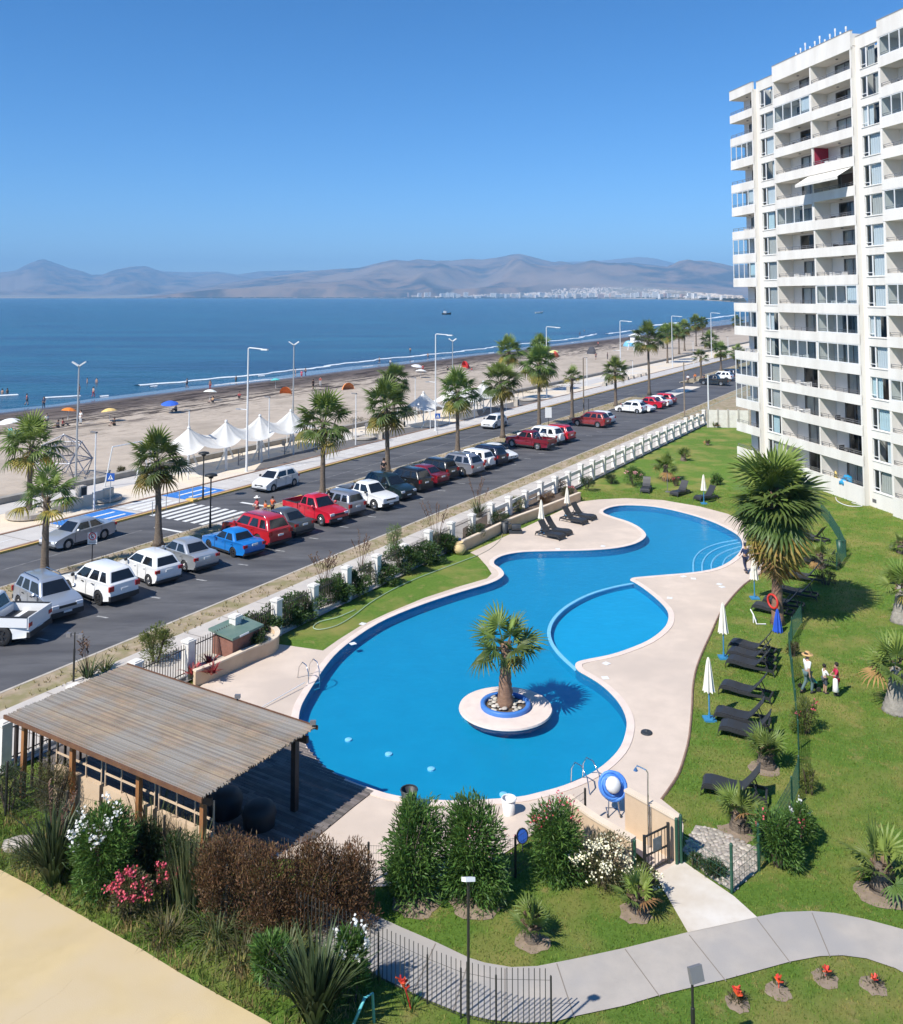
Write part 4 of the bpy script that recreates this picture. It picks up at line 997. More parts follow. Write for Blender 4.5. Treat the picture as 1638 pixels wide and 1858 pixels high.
def fan_leaf(r, seed, pet=.5, nb=18, droop=.35, fold=.25, spread=125, lod=0, split=.42):
    """one palmate leaf: petiole along +X, blades radiating from the hub"""
    q = random.Random(seed); V = []; Fc = []
    w = r*.022
    n = 3; c = [Vector((r*pet*i/n, 0, -droop*.10*r*(i/n)**2)) for i in range(n+1)]
    for p in c: V += [(p.x, -w, p.z), (p.x, w, p.z), (p.x, 0, p.z-w*1.2)]
    for i in range(n):
        a = i*3; Fc += [(a,a+3,a+4,a+1), (a+1,a+4,a+5,a+2), (a+2,a+5,a+3,a)]
    hub = c[-1]; sp = R(spread); da = 2*sp/nb
    for i in range(nb):
        a = -sp + da*(i+.5) + q.uniform(-.03,.03); k = math.cos(a*.5)
        L = r*(.70+.30*max(0,k))*q.uniform(.88,1.06); s1, s2 = split, split+(1-split)*.55
        def pt(t, aa, lift=0):
            x = math.cos(aa)*L*t; y = math.sin(aa)*L*t
            z = -droop*L*(t**2.2)*(.8+.5*abs(a)/sp) + abs(y)*fold*(1-t*.5) + lift
            return (hub.x+x, hub.y+y, hub.z+z)
        o = len(V); hw = da*.5*.98; ridge = .03*r
        tw = q.uniform(-.05,.05)
        V += [pt(.02,a), pt(s1,a-hw,-ridge), pt(s1,a,ridge*.5), pt(s1,a+hw,-ridge), pt(s2,a-hw*.42+tw*.5,-ridge*.6), pt(s2,a+hw*.42+tw*.5,-ridge*.6), pt(1,a+tw, -droop*L*.12)]
        Fc += [(o,o+1,o+2),(o,o+2,o+3),(o+1,o+4,o+2),(o+2,o+5,o+3),(o+2,o+4,o+5),(o+4,o+6,o+5)]
    return V, Fc
LEAF = {}
def leaf_mesh(r, kind, var, droop, pet, nb, fold=.25, split=.42):
    key = (round(r,2), kind, var, round(droop,2), nb, split)
    if key not in LEAF:
        mb = MB(); V, Fc = fan_leaf(r, var*13+kind, pet, nb, droop, fold, split=split); mb.v = V; mb.f = Fc; mb.mi = [0]*len(Fc); LEAF[key] = mb.mesh('leaf', M_leafs[kind])
    return LEAF[key]
def leaf_layout(n, seed, emax=84, emin=-62):
    q = random.Random(seed); out = []
    for i in range(n):
        f = i/(n-1); el = emax + (emin-emax)*f**.9 + q.uniform(-15,15); az = i*137.508 + q.uniform(-24,24)
        out.append((f, R(el), R(az), q.uniform(.72,1.15), q.randint(0,2), q.uniform(-.6,.6)))
    return out
def leaf_M(el, az, roll, h, rad=.08): return T(0,0,h) @ RZ(az) @ T(rad,0,0) @ RY(-el) @ RX(roll)
def trunk_mb(h, r0, r1, seed, flare=1.5, n=12, lean=0.0, rings=18):
    q = random.Random(seed); mb = MB(); pts = []; rs = []
    for i in range(rings+1):
        f = i/rings; fl = 1+(flare-1)*math.exp(-f*h/.45)
        pts.append((lean*f*f*h*.12+q.uniform(-.01,.01), q.uniform(-.01,.01), f*h)); rs.append((r0+(r1-r0)*f)*fl*(1+.05*(-1)**i)*q.uniform(.98,1.03))
    mb.tube(pts, rs, n); return mb
def boots(h, r, n, seed, L=.22):
    q = random.Random(seed); mb = MB()
    for i in range(n):
        f = i/n; a = i*2.39996+q.uniform(-.3,.3); z = h*(1-.28*f) ; el = R(25+40*(1-f))
        p = Vector((math.cos(a)*r*.8, math.sin(a)*r*.8, z)); d = Vector((math.cos(a)*math.cos(el), math.sin(a)*math.cos(el), math.sin(el)))
        mb.bar(p, p+d*L*q.uniform(.7,1.2), .07, .03)
    return mb
def near_palm(name, label, loc, h, r, nleaf, seed, r0=.24, r1=.2, mtrunk=None, emax=82, emin=-55, young=.35, old=.85, dead=1.1, nboot=24, droop=.35, nb=18, pet=.55, group=None, flare=1.4, lean=0, cat='palm tree', rot=0, dz=.25, dstep=.35, split=.42):
    t = thing(name, label, cat, loc, rot, group)
    if h > .25:
        trunk_mb(h, r0, r1, seed, flare, 14, lean).build('trunk', mtrunk or M_trunk, t, True)
    if nboot: boots(max(h,.25), r1, nboot, seed).build('leaf_stubs', M_boot, t)
    top = T(lean*h*.12,0,0)
    for f, el, az, sc, var, roll in leaf_layout(nleaf, seed, emax, emin):
        kind = 0 if f < young else 1 if f < old else 2 if f < dead else 3
        dr = droop + dstep*f; dr = round(dr*4)/4
        me = leaf_mesh(1.0, kind, var, dr, pet, nb, split=split)
        link('leaf', me, t, top @ leaf_M(el, az, roll, h-.05-dz*f*min(1,h), r1*.6) @ SC(r*sc))
    return t
# palm of the pool island
near_palm('pool_palm', 'fan palm growing from the round island in the pool', isl+Vector((0,.05,.1)), 2.35, .86, 20, 3, .27, .15, M_trunkr, 80, -30, .45, .9, 1.05, 34, .12, 18, .75)
# the big palm by the loungers, long skirt of yellowing leaves
bp = G(1411, 1132)
big = near_palm('big_palm', 'tall fan palm with a yellowing skirt of leaves beside the loungers', bp, 6.75, 1.5, 94, 5, .25, .22, M_trunkr, 72, -82, .16, .62, .93, 40, .25, 22, .52, dz=2.35, split=.55)
# lawn palms: (px base, trunk h, leaf r, leaves, seed, label)
for i, (px, py, h, r, nl, lab) in enumerate((
    (965,1708,.42,.62,20,'small fan palm with orange stubs on the lawn beside the curved path'),
    (1157,1655,.42,.60,18,'small fan palm by the gate slab next to the daisy bush'),
    (1390,1392,.55,.78,20,'young fan palm on bare soil among the loungers'),
    (1342,1505,.55,.78,18,'young fan palm beside the oleander at the end of the loungers'),
    (1600,1618,.70,.95,20,'low fan palm at the right edge above the curved path'),
    (1628,1290,1.75,1.05,30,'fan palm with a swollen grey base at the right edge of the lawn'),
    (1636,1128,1.75,1.10,28,'fan palm cut by the right edge near the apartment block'),
    (1487,1030,.75,.85,22,'fan palm standing among the loungers behind the big palm'),
    (1636,1003,.6,.8,16,'dark little palm on the lawn at the right edge under the building'),
    (1208,872,1.35,1.05,26,'palm with a dark trunk on the far lawn'),
    (1240,836,.55,.8,16,'small palm on the far lawn behind the dark-trunked palm'),
    (1284,808,.3,.45,12,'tiny palm on the far lawn near the white end fence'),
    (1298,776,.25,.6,10,'tiny palm in front of the white end fence'))):
    thick = 1.7 if h > 1.5 else 1.0
    near_palm('garden_palm', lab, G(px, py), h, r*.74, int(nl*.62), 20+i, .26*thick if h > .5 else .16, .17 if h > .5 else .12, None if h < 1.5 else pmat('grey_trunk', (0.33,0.30,0.26), (0.22,0.20,0.17), 5, .9, .6, 12) if 'grey_trunk' not in MATS else MATS['grey_trunk'],
              82, 34 if h < .6 else -15, .6, .92, 1.0, 20, .05, 16, .65, 'young palms on the lawns', 1.25)
# bare soil rings of the young palms
M_soil = MATS['soil']; M_soil2 = pmat('dry_soil', (0.30,0.23,0.165), (0.22,0.165,0.12), 3, .95, .4, 18)
def soil_ring(px, py, r, seed, mat=None):
    q = random.Random(seed); c = G(px, py); n = 18; mb = MB(); vs = [(c.x,c.y,.05)]
    for i in range(n): a = 2*math.pi*i/n; rr = r*q.uniform(.85,1.15); vs.append((c.x+math.cos(a)*rr, c.y+math.sin(a)*rr, .012))
    mb.add(vs, [(0,1+i,1+(i+1)%n) for i in range(n)]); o = mb.build('soil', mat or M_soil2, None, True); return struct(o)
for i, (px, py, r) in enumerate(((965,1708,.42),(1152,1658,.42),(1385,1395,.5),(1335,1512,.55),(1595,1625,.6),(757,1640,.62),(866,1636,.72))): soil_ring(px, py, r, i)
# street palms: crown as one mesh, four variants
def crown_mesh(r, n, seed, emin=-50, old=.88):
    V = []; Fc = []; mi = []
    for f, el, az, sc, var, roll in leaf_layout(n, seed, 84, emin):
        kind = 0 if f < .22 else 1 if f < old else 2
        v, fc = fan_leaf(1.0, var*13+kind, 1.05, 17, .15+.55*f, .25); M = leaf_M(el, az, roll, -.3*f, .12) @ SC(r*sc)
        o = len(V); V += [tuple(M @ Vector(p)) for p in v]; Fc += [tuple(i+o for i in q) for q in fc]; mi += [kind]*len(fc)
    mb = MB(); mb.v = V; mb.f = Fc; mb.mi = mi; return mb.mesh('crown', M_leafs)
CR = [crown_mesh(.78, 40, 31, -42), crown_mesh(.78, 44, 32, -55, .8), crown_mesh(.78, 36, 33, -35), crown_mesh(.82, 20, 34, -12), crown_mesh(.80, 38, 35, -48, .84)]
def street_palm(label, loc, h, r, var, seed, grp, lean=0):
    t = thing('street_palm', label, 'palm tree', loc, random.Random(seed).uniform(0,6), grp)
    trunk_mb(h, .21, .165, seed, 1.9, 12, lean).build('trunk', M_trunk, t, True); boots(h, .17, 20, seed, .3).build('leaf_stubs', M_boot, t)
    c = link('crown', CR[var if var == 3 else (var+seed) % 5 if (var+seed) % 5 != 3 else 4], t, T(lean*h*.12,0,h) @ SC(r*.88)); return t
g1 = 'palms along the central reservation'
for i, (px, py, cy_, r, var, lean, lab) in enumerate((
    (80,1050,905,1.38,3,0,'short palm on the median beside the silver-blue SUV, leftmost of the row'),
    (287,990,838,1.45,2,.4,'median palm between the silver sedan and the crossing'),
    (585,902,766,1.85,0,0,'bushy median palm behind the red pickup'),
    (703,860,738,1.80,1,.3,'bushy median palm beside the man in black'),
    (830,822,712,1.75,0,0,'median palm right of the low white shade tent'),
    (912,794,693,1.85,1,.4,'median palm before the far white driving car'),
    (978,776,660,2.05,0,0,'tall median palm near the white signboard'),
    (1038,760,684,1.05,3,0,'thin sparse palm right of the tall median palm'),
    (1117,737,671,1.45,0,0,'median palm before the far group of parked cars'),
    (1178,716,613,2.0,0,.3,'very tall leaning palm at the turning place'),
    (1272,690,648,1.3,3,0,'small palm on the traffic island beyond the cyclists'),
    (1308,672,636,1.4,2,0,'palm on the far median near the apartment block'),
    (1338,668,640,1.4,2,0,'palm on the far median hidden by the block corner'))):
    g = G(px, py, .1); sc = (py-540)/CAMH
    street_palm(lab, g, (py-cy_)/sc, r, var, 60+i, g1, lean)
g2 = 'palms along the promenade and beach'
for i, (px, py, cy_, r, var, lab) in enumerate((
    (52,936,808,1.75,2,'promenade palm in a round concrete planter at the far left'),
    (714,782,690,1.7,0,'promenade palm hidden behind the median palm by the sails'),
    (923,728,637,1.75,1,'tall promenade palm behind the driving white car'),
    (980,712,630,1.6,1,'promenade palm behind the tall median palm'),
    (1211,660,606,1.8,0,'beach palm left of the close palm group'),(1203,632,603,1.6,2,'beach palm at the back of the close group'),(1220,655,600,1.7,0,'front palm of the close beach group'),
    (1232,642,604,1.6,1,'beach palm right of the front palm of the group'),(1242,636,595,1.8,0,'beach palm in the middle of the far group'),(1263,628,586,2.0,0,'tall beach palm of the far group'),(1275,609,584,1.9,1,'farthest tall beach palm by the block'),
    (1338,600,583,2.2,2,'distant beach palm beside the block corner'),(1288,632,616,2.2,2,'low spreading palm in the beach garden'))):
    g = G(px, py, .0); sc = (py-540)/CAMH
    street_palm(lab, g, (py-cy_)/sc, r, var, 90+i, g2)
# ------------------------------------------------------------------ street fence: white pillars, railings
M_wpost = pmat('white_wall_paint', (0.76,0.73,0.67), (0.66,0.62,0.56), 2.5, 0.85, 0.15, 18)
M_iron = pmat('iron_rail', (0.075,0.058,0.048), rough=0.6); M_plinth = pmat('plinth', (0.50,0.47,0.42), (0.38,0.35,0.31), 2, .9)
fen = thing('street_fence', 'long fence of white pillars and iron railings along the pavement', 'fence', Q(29.5,30.5), ROADROT)
mb = MB(); mb.box(-.19,.19,-.19,.19,0,1.62); mb.box(-.23,.23,-.23,.23,1.622,1.70); mb.box(-.16,.16,-.16,.16,1.702,1.74); pil = mb.mesh('pillar', M_wpost)
mb = MB(); mb.box(-.011,.011,-.011,.011,.22,1.45); mb.add([(-.016,-.016,1.45),(.016,-.016,1.45),(.016,.016,1.45),(-.016,.016,1.45),(0,0,1.53)], [(0,1,4),(1,2,4),(2,3,4),(3,0,4)]); pick = mb.mesh('picket', M_iron)
sp = 2.935*K; npil = 32
for i in range(-3, npil):
    link('pillar', pil, fen, T(i*sp, 0, 0) @ SC(1, 1, 1.0 + .05*((i*5) % 3 - 1)))
    if i < npil-1:
        if i < 10:
            mb = MB(); mb.bar((i*sp+.2,0,.32), ((i+1)*sp-.2,0,.32), .03, .035); mb.bar((i*sp+.2,0,1.30), ((i+1)*sp-.2,0,1.30), .03, .035); mb.build('rail', M_iron, fen)
            for j in range(17): link('picket', pick, fen, T(i*sp+.26+(sp-.52)*j/16, 0, 0))
        else:
            mb = MB(); mb.box(i*sp+.2, (i+1)*sp-.2, -.06, .06, 1.12, 1.38); mb.build('top_board', M_wpost, fen)
            mb = MB(); mb.bar((i*sp+.2,0,.78), ((i+1)*sp-.2,0,.78), .05, .07); mb.build('rail', M_wpost, fen)
        mb = MB(); mb.box(i*sp+.2, (i+1)*sp-.2, -.09, .09, -.1, .20); mb.build('plinth', M_plinth, fen)
# prefabricated white panel fence at the far end of the lawn
e0 = G(1284,775.5); e1 = G(1340,776.5); d = (e1-e0); L = d.length*1.5; ang = math.atan2(d.y, d.x)
pf = thing('panel_fence', 'white prefabricated panel fence closing the far end of the lawn', 'fence', e0, ang)
npan = 3; w = d.length/3
for i in range(5):
    mb = MB(); mb.box(i*w-.09, i*w+.09, -.09, .09, 0, 2.25); mb.build('post', M_plinth, pf)
    if i < 4:
        for j in range(4): mb = MB(); mb.box(i*w+.09, (i+1)*w-.09, -.035, .035, .02+j*.53, .54+j*.53); mb.build('panel', M_wpost, pf)

# ------------------------------------------------------------------ planter and walls at the pool
M_tanwall = pmat('tan_wall', (0.62,0.47,0.32), (0.54,0.40,0.27), 1.2, .85, .1, 20); M_tancap = pmat('tan_cap', (0.72,0.60,0.46), (0.66,0.54,0.41), 1.5, .85)
def low_wall(name, label, px, h, th, mat, cat='wall', cap=None, capw=.04):
    pts = [G(x, y) for x, y in px]; pts = smooth_loop(pts, 4, closed=False) if len(pts) > 2 else pts
    o = thing(name, label, cat, pts[0]); inv = -pts[0]; mb = MB(); m2 = MB()
    L1 = []; L2 = []; C1_ = []; C2_ = []
    for i, p in enumerate(pts):
        a, b = pts[max(0,i-1)], pts[min(len(pts)-1,i+1)]; t = (b-a).normalized(); n = Vector((-t.y,t.x,0))
        L1.append(p+inv+n*th/2); L2.append(p+inv-n*th/2); C1_.append(p+inv+n*(th/2+capw)); C2_.append(p+inv-n*(th/2+capw))
    mb.prism(L1+L2[::-1], -.05, h); mb.build('wall_body', mat, o)
    m2.prism(C1_+C2_[::-1], h+.002, h+.07); m2.build('wall_cap', cap or M_tancap, o)
    return o
low_wall('planter_wall', 'curved tan planter wall holding the flower bed beside the brick cabinet', ((352,1247),(400,1228),(450,1205),(492,1188),(503,1174),(494,1163),(476,1158)), .62, .16, M_tanwall)
low_wall('planter_wall', 'straight tan planter wall behind the poolside loungers', ((838,1001),(880,981),(930,957),(990,934),(1052,909)), .62, .16, M_tanwall)
# soil inside the planters
for loop in (((352,1245),(400,1226),(450,1203),(490,1186),(500,1174),(492,1164),(474,1158),(440,1168),(390,1192),(330,1220)), ((838,999),(880,979),(930,955),(990,932),(1052,907),(1040,890),(960,905),(900,935),(840,970))):
    struct(link('soil', fill_mesh('soil', [[G(x, y) for x, y in loop]], pmat('bed_gravel', (0.58,0.53,0.45), (0.40,0.35,0.28), 5, .95, .4, 25) if 'bed_gravel' not in MATS else MATS['bed_gravel'] if loop[0][0] < 400 else M_soil, .42)))
# brick cabinet with a green metal lid
c = G(428,1178,.42); cb = thing('brick_cabinet', 'brick-red service cabinet with a sloping green lid in the planter', 'cabinet', c, ROADROT)
mb = MB(); mb.box(-.85,.85,-.6,.6,0,.78); mb.build('cabinet_body', pmat('red_brick', (0.26,0.12,0.085), (0.20,0.09,0.065), 6, .85, .2, 20), cb)
mb = MB(); mb.add([(-.98,-.72,.80),(.98,-.72,.80),(.98,.72,.98),(-.98,.72,.98),(-.98,-.72,.90),(.98,-.72,.90),(.98,.72,1.08),(-.98,.72,1.08)], [(3,2,1,0),(4,5,6,7),(0,1,5,4),(1,2,6,5),(2,3,7,6),(3,0,4,7)]); mb.build('lid', pmat('green_lid', (0.12,0.19,0.15), (0.16,0.22,0.18), 2, .5), cb)
mb = MB(); mb.box(-.55,.0,-.75,-.70,.83,.90); mb.build('lid_handle', M_alu, cb)
# terracotta urn and blue tub at the lawn corner
def urn(label, px, py, s, mat, name='clay_jar'):
    o = thing(name, label, 'jar', G(px, py)); mb = MB(); mb.lathe([(.02,0),(.28,.02),(.46,.30),(.48,.55),(.34,.82),(.24,.90),(.30,.96),(.27,.97),(.20,.90),(.02,.85)], 20, SC(s)); mb.build('jar_body', mat, o, True); return o
urn('round cream clay jar at the corner of the small lawn', 834, 1006, .78, pmat('cream_clay', (0.66,0.50,0.26), (0.56,0.42,0.22), 2, .7))
# ------------------------------------------------------------------ shower wall, gate, green mesh fences
M_gfence = pmat('green_post', (0.018,0.075,0.045), rough=.45); M_dpost = pmat('dark_post', (0.022,0.022,0.02), rough=.5)
low_wall('shower_wall', 'low tan wall carrying the pool shower by the gate', ((1137,1509),(1232,1566)), 1.18, .14, M_tanwall)
low_wall('garden_wall', 'low tan wall running down to the gate behind the daisy bush', ((1030,1505),(1074,1541),(1150,1588)), .92, .16, M_tanwall)
sh = thing('pool_shower', 'thin steel shower pipe standing at the tan wall', 'shower', G(1177,1540))
mb = MB(); mb.tube([(0,0,0),(0,0,2.12),(-.05,0,2.20),(-.30,.05,2.30),(-.34,.05,2.22)], .022, 6); mb.build('pipe', M_chrome, sh); mb = MB(); mb.lathe([(.02,.08),(.07,0),(.05,-.02)], 10, T(-.34,.05,2.16)); mb.build('shower_head', M_chrome, sh)
mb = MB(); mb.tube([(.07,0,0),(.07,0,1.3)], .018, 6); mb.tube([(.0,0,1.2),(.09,0,1.2)], .018, 6); mb.build('valve_pipe', M_chrome, sh)
gate = thing('pool_gate', 'dark green pool gate with a small sign plate', 'gate', G(1170,1590))
ga, gb = G(1170,1590), G(1213,1568); inv = -ga
for p, h in ((ga,1.08),(gb,1.12)):
    mb = MB(); q = p+inv; mb.box(q.x-.04, q.x+.04, q.y-.04, q.y+.04, 0, h); mb.build('gate_stile', M_dpost, gate)
mb = MB()
for z in (.10,.52,1.04): mb.bar(ga+inv+Vector((0,0,z)), gb+inv+Vector((0,0,z)), .035, .04)
mb.build('gate_rail', M_dpost, gate)
n = 7
for i in range(1, n): p = ga.lerp(gb, i/n)+inv; mb = MB(); mb.bar(p+Vector((0,0,.12)), p+Vector((0,0,1.04)), .018); mb.build('gate_bar', M_dpost, gate)
m = ga.lerp(gb,.52)+inv; dv = (gb-ga).normalized(); mb = MB(); mb.bar(m-dv*.16+Vector((.0,-.03,.72)), m+dv*.16+Vector((.0,-.03,.72)), .02, .34); mb.build('sign_plate', pmat('sign_grey', (0.12,0.14,0.14), (0.2,0.22,0.22), 6, .5), gate)
def post(label, px, py, h, r=.04, mat=None, name='fence_post', grp='green fence posts'):
    o = MB(); o.lathe([(r,0),(r,h),(r*.6,h+.03)], 8); ob = o.build(name, mat or M_gfence); ob.location = G(px, py); return tag(ob, label, 'post', grp)
for lab, x, y, h in (('green gate post next to the tan garden wall',1152,1592,.98),('left one of the paired green posts right of the gate',1228,1570,1.25),('right one of the paired green posts right of the gate',1236,1568,1.32),('green post at the corner of the cobbled strip',1328,1620,1.25),('green post between the cobbles and the oleander',1377,1580,1.25)):
    post(lab, x, y, h, .045)
def wire_fence(label, px, h, mat_w, mat_p, mesh=.10, name='wire_fence', postr=.03, every=1, horiz=6, cat='fence', rail=False, th=.004):
    pts = [G(x, y) for x, y in px]; o = thing(name, label, cat, pts[0]); inv = -pts[0]
    for i, p in enumerate(pts):
        if i % every == 0: mb = MB(); mb.lathe([(postr,0),(postr,h+.06),(postr*.5,h+.08)], 7, T(*(p+inv))); mb.build('post', mat_p, o)
    for a, b in zip(pts, pts[1:]):
        a, b = a+inv, b+inv; L = (b-a).length; mb = MB(); n = int(L/mesh)
        for i in range(1, n): q = a.lerp(b, i/n); mb.bar(q+Vector((0,0,.04)), q+Vector((0,0,h)), th)
        for j in range(horiz): z = .06+(h-.08)*j/(horiz-1); mb.bar(a+Vector((0,0,z)), b+Vector((0,0,z)), th*1.3)
        mb.build('wire_panel', mat_w, o)
        if rail: mb = MB(); mb.bar(a+Vector((0,0,h)), b+Vector((0,0,h)), .03); mb.build('top_rail', mat_p, o)
    return o
M_gwire = pmat('green_wire', (0.03,0.10,0.07), rough=.5); M_dwire = pmat('dark_wire', (0.05,0.05,0.045), rough=.5)
wire_fence('green wire fence running beside the loungers to the oleander', ((1378,1578),(1437,1470),(1450,1430),(1449,1360),(1444,1300),(1438,1240),(1432,1190),(1437,1160),(1455,1130)), .95, M_gwire, M_gfence, .06, th=.006)
wire_fence('green wire fence behind the big palm with the bin', ((1518,1035),(1535,1010),(1524,985),(1506,955),(1490,935)), .95, M_gwire, M_gfence, .06, th=.006)
wire_fence('low green wire fence around the cobbled strip', ((1236,1562),(1328,1621),(1378,1580)), .75, M_gwire, M_gfence, .12, horiz=4, th=.005)
wire_fence('wire mesh fence between the pool deck and the oleanders', ((560,1600),(668,1606),(780,1610),(935,1592),(1062,1500)), 1.05, M_dwire, M_dpost, .07, postr=.035, th=.005)
wire_fence('dark mesh fence behind the flax and the brown shrubs', ((-20,1505),(10,1480),(120,1540),(296,1590),(410,1690),(538,1672)), 1.55, M_dwire, M_dpost, .07, postr=.04, th=.004)
# picket-topped fence along the path in the foreground
pts = [(538,1708),(686,1778),(775,1822),(836,1848),(900,1862),(1000,1864)]
wf = wire_fence('dark upright-bar fence along the curved path in the foreground', pts, 1.0, M_dwire, M_dpost, .5, postr=.022, horiz=2, name='bar_fence')
mbp = MB(); mbp.box(-.009,.009,-.009,.009,.05,1.22); bar = mbp.mesh('fence_bar', M_dwire); P0 = G(*pts[0])
for a, b in zip(pts, pts[1:]):
    a, b = G(*a)-P0, G(*b)-P0; n = int((b-a).length/.115)
    for i in range(n): link('fence_bar', bar, wf, T(*(a.lerp(b, i/n))))
# cobbled strip
cob = [G(x, y) for x, y in ((1238,1545),(1262,1498),(1300,1505),(1380,1545),(1378,1580),(1330,1618),(1290,1596))]
struct(link('cobble_bed', fill_mesh('cobble_bed', [cob], pmat('cobble_mortar', (0.36,0.32,0.27), (0.28,0.25,0.21), 4, .95), .02)))
cbed = thing('cobble_strip', 'strip of pale river cobbles beside the gate', 'cobbles', cob[0]); M_cob = pmat('cobble', (0.44,0.39,0.33), (0.32,0.285,0.245), 2, .8, rand=.3)
stc = [stone_mesh('cobble', 40+i, M_cob) for i in range(3)]
xs = [p.x for p in cob]; ys = [p.y for p in cob]; k = 0
for a in range(60):
    for b in range(60):
        x = min(xs)+a*.135+rnd.uniform(-.035,.035); y = min(ys)+b*.135+rnd.uniform(-.035,.035)+.06*(a % 2)
        if x > max(xs) or y > max(ys) or not inside((x,y), cob) or k >= 300: continue
        k += 1; s = rnd.uniform(.055,.085); link('cobble', stc[k % 3], cbed, T(x-cob[0].x, y-cob[0].y, .025) @ RZ(rnd.uniform(0,6)) @ SC(s*1.2, s, s*.55))
# ------------------------------------------------------------------ pergola with slatted roof, wooden deck
zR = 2.55
pa, pb, pc, pd = [G(x, y, zR) for x, y in ((11,1296.5),(229,1206.8),(575,1318.5),(366,1450))]
e1 = ((pd-pa)+(pc-pb)).normalized(); e2 = Vector((-e1.y, e1.x, 0)); pcn = (pa+pb+pc+pd)/4
L1 = ((pd-pa).length+(pc-pb).length)/2; L2 = abs((pb-pa).dot(e2))*.5 + abs((pc-pd).dot(e2))*.5
perg = thing('pergola', 'open wooden pergola with a weathered slatted roof over the deck', 'pergola', (pcn.x, pcn.y, 0), math.atan2(e1.y, e1.x))
M_slat = pmat('weathered_slat', (0.31,0.235,0.165), (0.225,0.185,0.145), 1.6, .85, .2, 20, rand=.28, c3=(0.25,0.23,0.205), scale3=.6)
M_beam = pmat('brown_beam', (0.16,0.075,0.035), (0.11,0.05,0.025), 3, .7, .15, 12); M_dark = pmat('dark_post_wood', (0.035,0.024,0.02), (0.05,0.035,0.028), 4, .6)
M_pole = pmat('orange_post', (0.33,0.15,0.05), (0.26,0.11,0.04), 3, .7)
ns = 112; rq = random.Random(3); w = L2/ns
sl = []
for v in range(6):
    mb = MB(); mb.box(-L1/2+rq.uniform(-.05,.05), L1/2+rq.uniform(-.09,.06), -w*.27, w*.27, -.022, .022); sl.append(mb.mesh('roof_slat', M_slat))
for i in range(ns):
    y = -L2/2 + (i+.5)*w
    link('roof_slat', sl[rq.randint(0,5)], perg, T(0, y, zR+rq.uniform(-.012,.012)) @ RZ(rq.uniform(-.0012,.0012)) @ RX(rq.uniform(-.12,.12)))
for i in range(11):                                             # purlins below the slats
    x = -L1/2+.25+(L1-.5)*i/10; mb = MB(); mb.box(x-.04, x+.04, -L2/2+.1, L2/2-.1, zR-.16, zR-.035); mb.build('purlin', M_beam, perg)
mb = MB(); mb.box(-L1/2-.02, L1/2+.02, -L2/2-.07, -L2/2-.02, zR-.09, zR+.03); mb.build('fascia', M_beam, perg)
mb = MB(); mb.box(-L1/2-.02, L1/2+.02, L2/2+.02, L2/2+.07, zR-.09, zR+.03); mb.build('fascia', M_beam, perg)
for y in (-L2/2+.35, L2/2-.35):
    mb = MB(); mb.box(-L1/2+.05, L1/2-.05, y-.05, y+.05, zR-.36, zR-.165); mb.build('beam', M_dark, perg)
for x, m in ((-L1/2+.5,M_pole),(-L1*.17,M_pole),(L1*.17,M_pole),(L1/2-.35,M_pole)):
    mb = MB(); mb.box(x-.07,x+.07,-L2/2+.28,-L2/2+.42,0,zR-.36); mb.build('post', m, perg)
for x in (-L1/2+.5, L1/2-.55):
    mb = MB(); mb.box(x-.09,x+.09,L2/2-.44,L2/2-.26,0,zR-.36); mb.build('post', M_dark, perg)
# tan parapet with an open lattice above it on the camera side
for i in range(3):
    x0 = -L1*.30 + i*L1*.265; x1 = x0 + L1*.245
    mb = MB(); mb.box(x0, x1, -L2/2+.55, -L2/2+.70, 0, 1.25); mb.build('parapet_panel', M_tanwall, perg)
    mb = MB(); mb.bar((x0,-L2/2+.62,1.62),(x1,-L2/2+.62,1.62),.04,.045); pass
    for j in range(4): xx = x0+(x1-x0)*j/3; mb.bar((xx,-L2/2+.62,1.26),(xx,-L2/2+.62,2.15),.035,.035)
    mb.build('lattice', M_tanwall, perg)
# side screen of poles on the far left
for i in range(9):
    mb = MB(); y = -L2/2+.3+i*.30; mb.lathe([(.05,0),(.045,zR-.4)], 6, T(-L1/2+.15, y, 0)); mb.build('screen_pole', M_dark, perg)
# wooden deck: planks clipped to the outline
wd = [G(x, y) for x, y in ((548,1330),(556,1358),(585,1392),(628,1418),(680,1437),(640,1468),(573,1524),(470,1560),(330,1520),(120,1440),(60,1370),(250,1290),(420,1285))]
struct(link('wooden_deck', fill_mesh('wooden_deck', [wd], pmat('deck_gap', (0.02,0.018,0.017), rough=.9), .034)))
wdo = bpy.data.objects['wooden_deck']; M_plank = pmat('deck_plank', (0.17,0.145,0.13), (0.115,0.098,0.088), 2.0, .75, .2, 14, rand=.35)
loc = [((p-pcn).dot(e1), (p-pcn).dot(e2)) for p in wd]; y0 = min(q[1] for q in loc); y1 = max(q[1] for q in loc); pw = .135; npk = int((y1-y0)/pw)
for i in range(npk):
    y = y0+(i+.5)*pw; xs = []
    for j in range(len(loc)):
        a, b = loc[j], loc[(j+1) % len(loc)]
        if (a[1] > y) != (b[1] > y): xs.append(a[0]+(b[0]-a[0])*(y-a[1])/(b[1]-a[1]))
    xs.sort()
    for k in range(0, len(xs)-1, 2):
        x = xs[k]
        while x < xs[k+1]-.1:
            xe = min(xs[k+1], x+rq.uniform(1.6,3.4)); mb = MB()
            M = Matrix(((e1.x,e2.x,0,pcn.x),(e1.y,e2.y,0,pcn.y),(0,0,1,0),(0,0,0,1)))
            mb.box(x+.006, xe-.006, y-pw*.44, y+pw*.44, .036, .062, M); mb.build('plank', M_plank, wdo); x = xe
